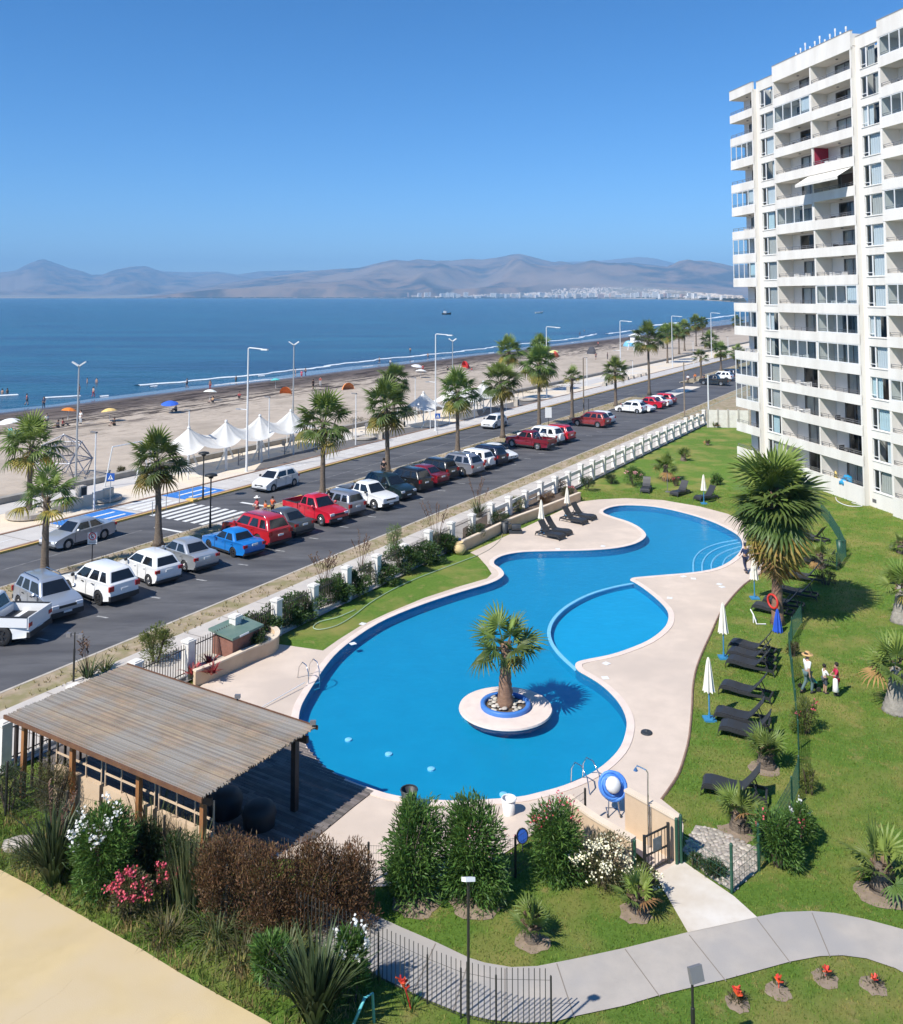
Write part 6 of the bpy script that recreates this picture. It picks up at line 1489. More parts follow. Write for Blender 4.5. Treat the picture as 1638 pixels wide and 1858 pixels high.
def lounger(label, foot, head, grp):
    a, b = G(*foot, .03), G(*head, .03); d = b-a; o = thing('sun_lounger', label, 'sun lounger', (a+b)/2, math.atan2(d.y, d.x), grp); k = 1.04; o.scale = (k,k,k)
    for nm, me in LP: link(nm, me, o)
lr = 'black loungers on the lawn right of the pool'
for lab, f, h in (('black lounger nearest the gate, half behind a young palm',(1279,1432),(1388,1453)),('black lounger behind the young palm, lowest of the lower trio',(1312,1328),(1404,1346)),('black lounger beside the lowest closed parasol, middle of the lower trio',(1303,1303),(1392,1320)),
    ('single black lounger standing between the two groups of three',(1311,1253),(1398,1272)),('lowest of the upper three black loungers in a close row',(1322,1206),(1405,1223)),('middle of the upper three black loungers in a close row',(1323,1190),(1405,1207)),('topmost of the upper three black loungers in a close row',(1327,1175),(1405,1191)),
    ('black lounger just left of the big palm trunk',(1369,1106),(1438,1119)),('black lounger mostly hidden behind the big palm trunk',(1388,1095),(1456,1106)),('black lounger to the right of the big palm, lower one',(1418,1077),(1478,1087)),('black lounger to the right of the big palm, upper one',(1429,1048),(1490,1057)),('black lounger by the fan palm behind the big palm',(1459,1022),(1520,1031)),('black lounger half covered by the big palm skirt',(1455,977),(1494,985))): lounger(lab, f, h, lr)
ll = 'black loungers on the deck left of the pool'
for lab, f, h in (('left lounger of the pair below the left white parasol',(1023,981),(974,969)),('right lounger of the pair below the left white parasol',(1034,972.5),(988,963)),('left lounger of the pair below the right white parasol',(1064,953),(1018,943)),('right lounger of the pair below the right white parasol',(1079,945),(1035,936))): lounger(lab, f, h, ll)
lf = 'black loungers on the far lawn'
for lab, f, h in (('black lounger on the far lawn turned towards the camera',(1168,898),(1176,883)),('black lounger on the far lawn beside the dark-trunked palm',(1218,902),(1250,892)),('black lounger at the foot of the far white parasol',(1263,909),(1299,903))): lounger(lab, f, h, lf)
def closed_parasol(label, px, py, top, mat=None, short=False, base=True, grp='closed white parasols'):
    g = G(px, py); H_ = (py-top)/((py-540)/CAMH); o = thing('closed_parasol', label, 'parasol', g, 0, grp)
    mb = MB(); mb.tube([(0,0,.04),(0,0,H_*.45)], .028, 7); mb.build('lower_pole', M_bpole, o); mb = MB(); mb.tube([(0,0,H_*.45),(0,0,H_-.03)], .024, 7); mb.build('upper_pole', M_wpole, o)
    V = []; n = 16; lv = [(.03,H_),(.07,H_*.95),(.11,H_*.85),(.15,H_*.72),(.20,H_*.55),(.24,H_*.47)] if not short else [(.03,H_),(.07,H_*.9),(.14,H_*.6),(.20,H_*.25),(.24,H_*.05)]
    for r, z in lv:
        for j in range(n): a = 2*math.pi*j/n; rr = r*(1 if j % 2 else .66); V.append((rr*math.cos(a), rr*math.sin(a), z - (.05 if j % 2 and z == lv[-1][1] else 0)))
    Fc = [tuple(range(n))] + [(i*n+j, i*n+(j+1)%n, (i+1)*n+(j+1)%n, (i+1)*n+j) for i in range(len(lv)-1) for j in range(n)]
    mb = MB(); mb.add(V, Fc); mb.build('canopy', mat or M_canvas, o)
    if base: mb = MB(); mb.box(-.22,.22,-.22,.22,0,.07); mb.lathe([(.05,.07),(.045,.25)], 8); mb.build('base', M_bpole, o)
for a in (('closed white parasol nearest the camera beside the loungers',1287,1306,1196),('closed white parasol above the row of three loungers',1313,1194,1096),('closed white parasol in front of the walking gardener',1369,1086,1011),('closed white parasol over the left pair of deck loungers',982,969,908),('closed white parasol over the right pair of deck loungers',1029,937,885),('closed white parasol on the far lawn',1277,914,862)): closed_parasol(*a)
closed_parasol('closed royal blue parasol leaning at the big palm foot', 1411, 1147, 1106, pmat('royal_blue', (0.02,0.10,0.55), (0.02,0.08,0.45), 4, .6), True, False, 'blue parasol')
o = thing('dark_parasol_pole', 'bare dark parasol pole standing by the far palm', 'pole', G(1211,893)); mb = MB(); mb.tube([(0,0,0),(0,0,1.5)], .025, 6); mb.build('pole', M_rail, o); mb = MB(); mb.lathe([(.2,0),(.2,.06)], 10); mb.build('base', M_rail, o)
o = thing('life_ring', 'red life buoy hanging on the big palm trunk', 'life buoy', bp+Vector((-.30,-.22,1.15))); mb = MB(); mb.tube([(0,.32*math.cos(a),.32*math.sin(a)) for a in [i*math.pi/8 for i in range(16)]], .055, 6, closed=True); mb.build('ring', pmat('buoy_red', (0.55,0.03,0.02), rough=.5), o, True); o.rotation_euler = (0,0,R(25))
o = thing('walking_frame', 'white pipe frame lying on the grass left of the big palm', 'frame', G(1367,1130)); mb = MB(); mb.tube([(0,.4,.5),(0,0,.4),(.05,-.3,.05),(.5,-.3,.05)], .03, 6); mb.tube([(0,0,0),(0,0,.4)], .03, 6); mb.tube([(.25,.3,0),(0,.4,.5)], .03, 6); mb.build('pipes', M_plw, o)
tub('green bin at the wire fence behind the big palm', 1524, 1003, .22, .75, M_gfence)
tub('black bin at the long planter wall', 916, 968, .26, .78, M_bin)
o = thing('pool_pump', 'dark pump machine on the deck by the long planter', 'pump', G(935,968)); mb = MB(); mb.box(-.45,.45,-.25,.25,.02,.22); mb.lathe([(.24,-.3),(.26,0),(.24,.3)], 12, T(.05,0,.40) @ RY(math.pi/2)); mb.build('machine_body', M_bin, o); mb = MB(); mb.tube([(-.45,0,.3),(-.6,0,.6),(-.3,.1,.62)], .03, 6); mb.build('handle', M_chrome, o)
# ------------------------------------------------------------------ people
def skin_eval(name, verts, edges, radii, sub=1, root=0):
    me = bpy.data.meshes.new('tmp'); me.from_pydata(verts, edges, []); ob = bpy.data.objects.new('tmp', me); COL.objects.link(ob)
    ob.modifiers.new('skin', 'SKIN'); sv = me.skin_vertices[0].data
    for i, r in enumerate(radii): sv[i].radius = (r, r) if not isinstance(r, tuple) else r; sv[i].use_root = (i == root)
    m = ob.modifiers.new('sub', 'SUBSURF'); m.levels = sub; m.render_levels = sub
    dg = bpy.context.evaluated_depsgraph_get(); out = bpy.data.meshes.new_from_object(ob.evaluated_get(dg)); out.name = name
    bpy.data.objects.remove(ob); bpy.data.meshes.remove(me)
    out.polygons.foreach_set('use_smooth', [True]*len(out.polygons)); return out
def pose_mesh(pose):
    j = {'pel':(0,0,.93),'spn':(0,0,1.12),'che':(0,0,1.32),'nek':(0,.0,1.45),'jaw':(0,.03,1.53),'hed':(0,.02,1.64),'crn':(0,0,1.72)}
    for s, n in ((1,'L'),(-1,'R')):
        j.update({'sho'+n:(.17*s,0,1.38),'elb'+n:(.24*s,.0,1.12),'wri'+n:(.25*s,.08,.88),'pal'+n:(.25*s,.11,.81),'hip'+n:(.09*s,0,.88),'kne'+n:(.10*s,.02,.48),'ank'+n:(.10*s,-.02,.08),'toe'+n:(.11*s,.13,.03)})
    if pose == 'walk':
        j.update({'kneL':(.09,.18,.50),'ankL':(.09,.12,.10),'toeL':(.09,.26,.06),'kneR':(-.09,-.02,.49),'ankR':(-.09,-.28,.13),'toeR':(-.09,-.18,.03),'elbL':(.23,-.12,1.14),'wriL':(.24,-.10,.90),'palL':(.24,-.08,.83),'elbR':(-.23,.10,1.13),'wriR':(-.22,.26,.96),'palR':(-.22,.32,.92)})
    if pose == 'arms':
        j.update({'elbL':(.26,.12,1.16),'wriL':(.10,.28,1.10),'palL':(.04,.30,1.10),'elbR':(-.26,.12,1.16),'wriR':(-.10,.28,1.08),'palR':(-.04,.30,1.08)})
    if pose == 'sit':
        j.update({k:(v[0],v[1]-.1,v[2]-.78) for k, v in j.items() if k[:3] in ('pel','spn','che','nek','jaw','hed','crn','sho','elb','wri','pal')}); j.update({k+n:v for n, s in (('L',1),('R',-1)) for k, v in (('hip',(.1*s,-.08,.13)),('kne',(.14*s,.34,.40)),('ank',(.12*s,.62,.09)),('toe',(.13*s,.76,.04)),('wri',(.2*s,.22,.36)),('pal',(.18*s,.28,.38)),('elb',(.25*s,.02,.38)))})
    rad = {'pel':.125,'spn':.115,'che':.135,'nek':.055,'jaw':.07,'hed':.095,'crn':.06,'sho':.062,'elb':.042,'wri':.030,'pal':.036,'hip':.088,'kne':.058,'ank':.040,'toe':.035}
    def build(name, keys, edges, grow, extra=None):
        ks = list(keys); ix = {k:i for i, k in enumerate(ks)}; V = [j[k] for k in ks]; Rr = [rad[k[:3]]*grow.get(k[:3], grow.get('*',1)) for k in ks]; E = [(ix[a],ix[b]) for a, b in edges]
        if extra:
            for base, d, L, r in extra:
                V.append(tuple(Vector(j[base])+Vector(d)*L)); Rr.append(r); E.append((ix[base], len(V)-1))
        return skin_eval(name, V, E, Rr)
    fing = []
    for n, s in (('L',1),('R',-1)):
        d = (Vector(j['pal'+n])-Vector(j['wri'+n])).normalized(); side = Vector((0,1,0)) if abs(d.y) < .7 else Vector((s,0,0))
        for k, L in ((-1.5,.075),(-.5,.09),(.5,.085),(1.5,.065)): fing.append(('pal'+n, tuple((d+side*k*.28).normalized()), L, .010))
        fing.append(('pal'+n, tuple((d*.5+side*1.4).normalized()), .06, .011))
    arm = [e for n in 'LR' for e in (('che','sho'+n),('sho'+n,'elb'+n),('elb'+n,'wri'+n),('wri'+n,'pal'+n))]
    leg = [e for n in 'LR' for e in (('pel','hip'+n),('hip'+n,'kne'+n),('kne'+n,'ank'+n),('ank'+n,'toe'+n))]
    body = build('body', j.keys(), [('pel','spn'),('spn','che'),('che','nek'),('nek','jaw'),('jaw','hed'),('hed','crn')]+arm+leg, {}, fing+[('jaw',(0,1,.15),.105,.014)])
    shirt = build('shirt', ['pel','spn','che','shoL','shoR','elbL','elbR'], [('pel','spn'),('spn','che')]+[e for e in arm if e[1][:3] in ('sho','elb')], {'*':1.12,'elb':1.3,'sho':1.18})
    pants = build('trousers', ['pel','hipL','hipR','kneL','kneR','ankL','ankR'], [e for e in leg if e[1][:3] != 'toe'], {'*':1.12,'ank':1.5,'kne':1.25,'hip':1.15})
    shorts = build('shorts', ['pel','hipL','hipR','kneL','kneR'], [e for e in leg if e[1][:3] in ('hip','kne')], {'*':1.13,'kne':1.4,'hip':1.15})
    h = Vector(j['hed']); mb = MB(); mb.lathe([(.09,-.05),(.112,.02),(.105,.09),(.06,.135),(.01,.145)], 12, T(h.x, h.y-.025, h.z) @ RX(.25)); hair = mb.mesh('hair', None, True); hair.materials.clear()
    sho = []
    for n in 'LR':
        a, t = Vector(j['ank'+n]), Vector(j['toe'+n]); m = MB(); d = (t-a); d.z = 0; d.normalize(); m.tube([Vector((a.x,a.y,max(.035,a.z-.05)))-d*.07, Vector((a.x,a.y,max(.045,a.z-.03)))+d*.03, t+d*.05+Vector((0,0,.01))], [.042,.050,.035], 7); sh = m.mesh('shoe', None, True); sh.materials.clear(); sho.append(sh)
    return dict(body=body, shirt=shirt, trousers=pants, shorts=shorts, hair=hair, shoes=sho, head=h)
POSE = {p: pose_mesh(p) for p in ('stand','walk','arms','sit')}
CM = {}
def cmat(c):
    if c not in CM: CM[c] = pmat('cloth_%d' % len(CM), c, rough=.85)
    return CM[c]
SKIN = [pmat('skin_%d' % i, c, rough=.55) for i, c in enumerate(((0.46,0.27,0.19),(0.33,0.18,0.12),(0.52,0.33,0.25)))]
for pz in POSE.values():
    for k in ('body','shirt','trousers','shorts','hair'): pz[k].materials.append(None)
    for s in pz['shoes']: s.materials.append(None)
def pm_link(name, me, mat, par):
    o = link(name, me, par); o.material_slots[0].link = 'OBJECT'; o.material_slots[0].material = mat; return o
def person(label, px, py, h, face, pose='stand', shirt=(0.5,0.5,0.5), pants=(0.05,0.05,0.07), short=False, hair=(0.02,0.015,0.012), hat=None, skin=0, z=0.0, grp=None):
    p = POSE[pose]; o = thing('person', label, 'person', G(px, py, z), face, grp); k = h/1.72; o.scale = (k,k,k)
    pm_link('body', p['body'], SKIN[skin], o)
    if shirt: pm_link('shirt', p['shirt'], cmat(shirt), o)
    if pants: pm_link('shorts' if short else 'trousers', p['shorts' if short else 'trousers'], cmat(pants), o)
    pm_link('hair', p['hair'], cmat(hair), o)
    for s in p['shoes']: pm_link('shoe', s, cmat((0.03,0.03,0.03)), o)
    if hat:
        mb = MB(); hd = p['head']; mb.lathe([(.01,.16),(.09,.155),(.115,.05),(.24,.03),(.25,.02),(.10,.03)], 16, T(hd.x, hd.y, hd.z+.0)); mb.build('hat', cmat(hat), o, True)
    return o
person('gardener in navy overalls walking away along the pool deck', 1353, 1039, 1.66, R(15), 'walk', (0.018,0.03,0.09), (0.02,0.025,0.06), z=.03, hair=(0.015,0.02,0.05))
person('woman in a straw hat and white blouse walking on the lawn', 1466, 1258, 1.58, R(-70), 'walk', (0.72,0.72,0.70), (0.10,0.16,0.16), hat=(0.55,0.34,0.14))
person('child in a white shirt walking right of the straw-hat woman', 1497, 1258, 1.12, R(-80), 'arms', (0.74,0.73,0.70), (0.06,0.07,0.09), True)
person('child in a red shirt holding a white towel on the lawn', 1519, 1262, 1.26, R(80), 'arms', (0.45,0.02,0.06), (0.40,0.02,0.05), True)
o = MB(); o.lathe([(.03,.62),(.09,.58),(.11,.3),(.13,.12),(.10,.10)], 8, T(*(G(1514,1262)+Vector((0,-.12,.1))))); tag(o.build('towel', cmat((0.78,0.77,0.74)), None, True), 'white towel held by the child in the red shirt', 'towel')
st = thing('pushchair', 'green and pink pushchair in front of the straw-hat woman', 'pushchair', G(1464,1252)); mb = MB(); strip(mb, [(-.1,.75),(.05,.45),(.35,.40)], .36, .05); mb.build('seat', cmat((0.03,0.30,0.22)), st); mb = MB(); mb.bar((-.25,0,.95),(.4,0,.12),.03); mb.bar((-.2,0,.1),(.25,0,.5),.03); mb.build('frame', M_chrome, st)
for x, y in ((-.2,.2),(-.2,-.2),(.4,.2),(.4,-.2)): mb = MB(); mb.lathe([(.09,-.02),(.10,0),(.09,.02)], 10, T(x,y,.10) @ RX(math.pi/2)); mb.build('wheel', M_trim, st)
person('adult in a white cap and red patterned top waiting at the crossing', 466, 944, 1.66, ROADROT+R(60), 'arms', (0.50,0.08,0.08), (0.35,0.10,0.10), True, hat=(0.72,0.70,0.66), z=.05)
person('child in an orange top left of the table at the crossing', 481, 938, 1.15, ROADROT+R(80), 'stand', (0.62,0.12,0.03), (0.06,0.04,0.04), True, z=.05)
person('child in an orange-red top right of the table at the crossing', 494, 935, 1.35, ROADROT-R(80), 'arms', (0.60,0.10,0.03), (0.05,0.04,0.04), True, z=.05)
tb = thing('folding_table', 'small yellow folding table between the children at the crossing', 'table', G(488,935,.05), ROADROT); mb = MB(); mb.box(-.35,.35,-.25,.25,.62,.66); mb.build('table_top', M_yellow, tb)
for x, y in ((-.3,-.2),(.3,-.2),(-.3,.2),(.3,.2)): mb = MB(); mb.bar((x,y,0),(x,y,.62),.03); mb.build('leg', M_rail, tb)
tag(kerb('concrete_block', 57.2, 58.0, 46.5, 47.6, .05, .75, M_yellow), 'yellow block on the median behind the red pickup', 'block'); del bpy.data.objects['concrete_block']['kind']
person('man in black standing by a palm trunk on the median', 696, 868, 1.72, ROADROT-R(60), 'stand', (0.012,0.012,0.014), (0.012,0.012,0.014), z=.1)
person('man in dark clothes between the red pickup and the grey SUV', 596, 934, 1.72, ROADROT-R(90), 'arms', (0.02,0.022,0.03), (0.02,0.02,0.025))
beach_people = 'people on the beach'
bl = [(48,735,'walk',(0.45,0.10,0.10),None,'wading figure near the left edge of the sea'),(79,741,'walk',(0.04,0.05,0.10),(0.03,0.03,0.05),'dark figure on the wet sand left of the tall twin-lamp pole'),(84,776,'stand',(0.74,0.74,0.72),(0.02,0.02,0.03),'person in a white shirt and black trousers left of the orange parasol'),(146,769,'stand',(0.75,0.74,0.70),(0.66,0.66,0.64),'person all in white right of the orange parasol'),
 (143,716,'stand',(0.12,0.05,0.05),(0.05,0.05,0.06),'figure in the swash beside the twin-lamp pole'),(169,721,'walk',None,(0.30,0.04,0.06),'bather with red trunks leaving the surf'),(339,704,'walk',(0.05,0.05,0.10),(0.04,0.04,0.07),'dark bather at the water line above the sails'),(381,707,'stand',None,(0.35,0.06,0.06),'bather with red trunks right of the dark bather'),
 (547,687,'stand',(0.55,0.05,0.12),(0.45,0.05,0.1),'person in pink red at the water line'),(554,682,'walk',None,(0.04,0.05,0.12),'bather beside the person in pink red'),(568,706,'stand',(0.012,0.012,0.014),(0.012,0.012,0.014),'person in black on the dry sand behind the bushy palm'),(581,701,'arms',(0.40,0.10,0.08),(0.5,0.5,0.5),'person right of the one in black on the sand'),
 (688,660,'walk',None,(0.03,0.03,0.06),'bather in the swash left of the tall lamp'),(708,665,'stand',(0.6,0.6,0.62),(0.1,0.1,0.15),'pale figure on the wet sand above the bushy palm'),(767,676,'stand',(0.50,0.04,0.05),(0.3,0.03,0.04),'person in red by the white parasols'),(744,641,'stand',None,(0.03,0.03,0.05),'bather in the surf left of the tall lamp'),
 (1052,609,'stand',(0.02,0.02,0.03),(0.02,0.02,0.03),'dark figure at the far water line'),(1085,629,'walk',(0.45,0.05,0.05),(0.05,0.05,0.06),'person in red on the far wet sand'),(1081,652,'stand',(0.25,0.12,0.10),(0.08,0.08,0.1),'person on the far sand left of the lamp post'),(1102,652,'stand',(0.12,0.10,0.10),(0.1,0.1,0.1),'second person on the far sand near the lamp post'),(947,650,'walk',(0.6,0.6,0.6),(0.1,0.1,0.12),'person in a pale top on the sand behind the tall palms'),(940,651,'stand',(0.3,0.25,0.2),(0.1,0.1,0.1),'person beside the one in the pale top behind the palms'),
 (104,776,'sit',(0.05,0.05,0.06),(0.05,0.05,0.06),'person sitting on the sand left of the one in white'),(115,773,'sit',(0.3,0.05,0.05),(0.05,0.05,0.06),'person sitting close to the orange parasol'),(206,772,'sit',(0.02,0.02,0.02),(0.03,0.03,0.03),'dark sitting figure below the yellow parasol'),(318,746,'sit',(0.02,0.02,0.03),(0.05,0.05,0.05),'person sitting right of the blue parasol'),(385,730,'sit',(0.5,0.3,0.15),(0.1,0.1,0.1),'person sitting by the white parasol above the sails'),(434,722,'sit',(0.4,0.08,0.08),(0.05,0.05,0.05),'person sitting on the sand left of the tall lamp post'),(855,674,'sit',(0.5,0.05,0.05),(0.6,0.6,0.6),'person sitting beside the red gazebo'),(812,672,'sit',(0.03,0.03,0.03),(0.03,0.03,0.03),'dark sitting figure left of the red gazebo')]
for i, (x, y, ps, sh, pa, lab) in enumerate(bl):
    person(lab, x, y, 1.70, rnd.uniform(0,6.28), ps, sh, pa or (0.05,0.05,0.08), pa is None or i % 2 == 0, skin=i % 3, z=-.55 if y-540 < 230 and ST(G(x,y))[1] > 108*K else -.15, grp=beach_people)
for i, (x, y) in enumerate(((4,715),(13,714),(158,694),(175,694),(428,690),(536,676),(776,646),(1060,601))):
    d = ray(x, y); g = G(x, y, -.8); o = thing('swimmer', 'bather waist deep in the sea ' + ('at the left edge of the picture, left one','at the left edge of the picture, right one','beyond the twin-lamp pole, left one','beyond the twin-lamp pole, right one','in the surf left of the sails lamp','in the surf near the second twin-lamp pole','in the surf right of the tall lamp','at the far bend of the surf')[i], 'person', g+Vector((0,0,-.85)), i, 'bathers in the sea')
    pm_link('body', POSE['stand']['body'], SKIN[i % 3], o); pm_link('hair', POSE['stand']['hair'], cmat((0.02,0.015,0.012)), o)
# cyclists at the turning place
def cyclist(label, px, py, shirt):
    o = thing('bicycle', 'bicycle ridden by the ' + label, 'bicycle', G(px, py), ROADROT+math.pi, 'bicycles at the turning place')
    for x in (-.52,.52):
        w = MB(); w.tube([(x+.34*math.cos(a),0,.34+.34*math.sin(a)) for a in [i*math.pi/8 for i in range(16)]], .02, 5, closed=True)
        for i in range(4): a = i*math.pi/4; w.bar((x+.33*math.cos(a),0,.34+.33*math.sin(a)),(x-.33*math.cos(a),0,.34-.33*math.sin(a)),.006)
        w.build('wheel', M_tyre, o)
    f = MB(); f.tube([(-.52,0,.34),(-.05,0,.30),(.38,0,.82),(-.18,0,.85),(-.05,0,.30)], .02, 5); f.tube([(-.52,0,.34),(-.18,0,.85)], .015, 5); f.tube([(.52,0,.34),(.38,0,.82),(.36,0,.98),(.50,0,1.0)], .02, 5); f.build('frame', M_dpost, o)
    s = MB(); s.box(-.30,-.05,-.06,.06,.90,.95); s.build('saddle', M_trim, o)
    pr = person(label, px, py, 1.70, ROADROT+math.pi/2, 'sit', shirt, (0.03,0.03,0.04), True, z=0, grp='cyclists at the turning place'); pr.location.z = .80
cyclist('cyclist in a white jersey at the turning place', 1248, 697, (0.7,0.7,0.7)); cyclist('cyclist in an orange jersey at the turning place', 1261, 694, (0.6,0.16,0.03)); cyclist('cyclist in a dark jersey behind the black pickup', 1277, 694, (0.05,0.06,0.08))
# ------------------------------------------------------------------ promenade: lamps, sails, play and exercise gear
M_lampp = pmat('lamp_post_paint', (0.66,0.67,0.67), rough=.4); M_steel = pmat('galvanised', (0.42,0.43,0.44), rough=.45, metal=.5); M_sail = pmat('sail_cloth', (0.82,0.81,0.77), (0.78,0.77,0.73), 1.2, .7, trans=.25); M_uwood = pmat('pole_wood', (0.27,0.22,0.17), (0.19,0.155,0.12), 4, .9)
M_conc = pmat('planter_concrete', (0.47,0.42,0.36), (0.40,0.36,0.31), 2, .9, .1, 15)
def hgt(py, top): return (py-top)/((py-540)/CAMH)
def tall_lamp(label, px, py, top, low=False):
    g = G(px, py, .12); H_ = hgt(py, top); o = thing('street_lamp', label, 'street lamp', g, ROADROT, 'tall street lamps of the promenade')
    mb = MB(); mb.tube([(0,0,0),(0,0,H_*.5),(0,0,H_)], [.11,.085,.06], 8); mb.lathe([(.2,0),(.2,.05)], 8); mb.build('mast', M_lampp, o)
    mb = MB(); mb.tube([(0,0,H_-.02),(0,-.15,H_+.06),(0,-1.7,H_-.02)], .055, 7); mb.build('arm', M_lampp, o)
    mb = MB(); mb.box(-.13,.13,-2.35,-1.6,H_-.12,H_+.0); mb.build('lamp_head', M_lampp, o)
    if low:
        mb = MB(); mb.tube([(0,0,H_*.5),(0,.9,H_*.5+.02)], .04, 6); mb.build('low_arm', M_lampp, o); mb = MB(); mb.box(-.10,.10,.85,1.35,H_*.5-.05,H_*.5+.05); mb.build('low_lamp_head', M_steel, o)
for i, a in enumerate(((447,856,636,True),(790,781,610,True),(992,722,596,False),(1126,690,585,True),(1220,668,576,False),(1291,650,570,False))): tall_lamp('tall angled street lamp, %s from the left along the promenade' % ('first','second','third','fourth','fifth','sixth')[i], *a)
def twin_lamp(label, px, py, top):
    g = G(px, py, 0); H_ = hgt(py, top); o = thing('twin_floodlight', label, 'floodlight mast', g, ROADROT, 'twin floodlight masts on the beach side')
    mb = MB(); mb.tube([(0,0,-.2),(0,0,H_-.25)], [.10,.06], 8); mb.build('mast', M_steel, o)
    for s in (-1,1): mb = MB(); mb.box(.05,.68,-.2,.2,-.05,.06, T(0,0,H_-.32) @ RZ(math.pi*.5-s*math.pi*.5-ROADROT+.25) @ RY(-.6)); mb.build('lamp_head', M_plw, o)
    mb = MB(); mb.bar((-.2,0,H_-.3),(.2,0,H_-.3),.08); mb.build('cross_arm', M_rail, o)
twin_lamp('twin floodlight mast by the climbing frame', 137, 876, 660); twin_lamp('twin floodlight mast behind the end of the shade sails', 531, 797, 623); twin_lamp('twin floodlight mast behind the second tall lamp', 821, 735, 617)
def path_lamp(label, px, py, top, grp='slim promenade lamps'):
    g = G(px, py, .12); H_ = hgt(py, top); o = thing('path_lamp', label, 'lamp', g, ROADROT, grp); mb = MB(); mb.tube([(0,0,0),(0,0,H_)], [.07,.05], 7); mb.build('mast', M_lampp, o)
    mb = MB(); mb.box(-.09,.09,-.1,.55,H_-.05,H_+.05); mb.build('lamp_head', M_rail, o)
for i, a in enumerate(((170,927,788,'beside the blue sign'),(341,856,747,'rising through the first shade sail'),(487,832,723,'rising through the third shade sail'),(645,808,716,'left of the bushy palm by the man in black'),(753,768,687,'rising through the low shade tent'),(1065,701,650,'right of the thin sparse palm'),(1148,684,655,'by the leaning tall palm'),(1258,662,620,'by the yellow bin far along the promenade'),(1321,640,612,'near the far bend of the promenade'))): path_lamp('slim promenade lamp '+a[3], *a[:3])
def mush_lamp(label, px, py, top):
    g = G(px, py, .1); H_ = hgt(py, top); o = thing('garden_lamp', label, 'lamp', g, 0, 'dark mushroom lamps at the crossing'); mb = MB(); mb.tube([(0,0,0),(0,0,1.2),(0,0,H_-.3)], [.09,.055,.05], 8); mb.build('mast', M_dpost, o)
    mb = MB(); mb.lathe([(.05,-.34),(.16,-.30),(.20,-.15),(.45,-.14),(.40,-.04),(.18,.02),(.03,.04)], 14, T(0,0,H_)); mb.build('lamp_hood', M_dpost, o, True)
mush_lamp('dark mushroom lamp on the median before the crossing', 381, 958, 862); mush_lamp('dark mushroom lamp at the far side of the crossing', 368, 905, 822)
def pole(label, px, py, top, r=.10, mat=None, grp='wooden utility poles', name='utility_pole'):
    o = MB(); H_ = hgt(py, top); o.tube([(0,0,-.1),(0,0,H_)], [r,r*.75], 8); ob = o.build(name, mat or M_uwood); ob.location = G(px, py, .1); tag(ob, label, 'pole', grp)
pole('utility pole on the median by the maroon SUV', 1059, 754, 651); pole('utility pole at the verge before the traffic island', 1242, 755, 659); pole('pale utility pole at the corner of the white end fence', 1286, 773, 682, .11, M_lampp)
def near_lamp(label, px, py, top, kind):
    g = G(px, py); H_ = hgt(py, top); o = thing('square_lamp', label, 'lamp', g, 0, 'garden lamp posts'); mb = MB(); mb.tube([(0,0,0),(0,0,1.4),(0,0,1.41),(0,0,H_)], [.045,.045,.028,.028], 8); mb.build('mast', M_dpost, o)
    mb = MB()
    if kind == 1: mb.box(-.11,.11,-.085,.085,-.03,.045, T(.0,-.05,H_) @ RX(-.5) @ RZ(.5)); mb.build('lamp_head', M_plw, o)
    elif kind == 2: mb.box(-.13,.17,-.05,.05,-.14,.14, T(.05,-.04,H_-.08) @ RZ(.35) @ RX(-.35)); mb.build('lamp_head', M_rail, o)
    else: mb.tube([(-.25,0,H_-.1),(.25,0,H_-.1)], .02, 5); mb.box(-.34,-.16,-.07,.07,-.18,-.02, T(0,0,H_)); mb.box(.16,.34,-.07,.07,-.22,-.06, T(0,0,H_)); mb.build('lamp_head', M_rail, o)
near_lamp('dark lamp post with a white square head at the bottom centre', 850, 2012, 1612, 1); near_lamp('lamp post with a grey square head on the near lawn', 1259, 1960, 1768, 2); near_lamp('thin lamp post with two small heads behind the pergola', 133, 1240, 1150, 3)
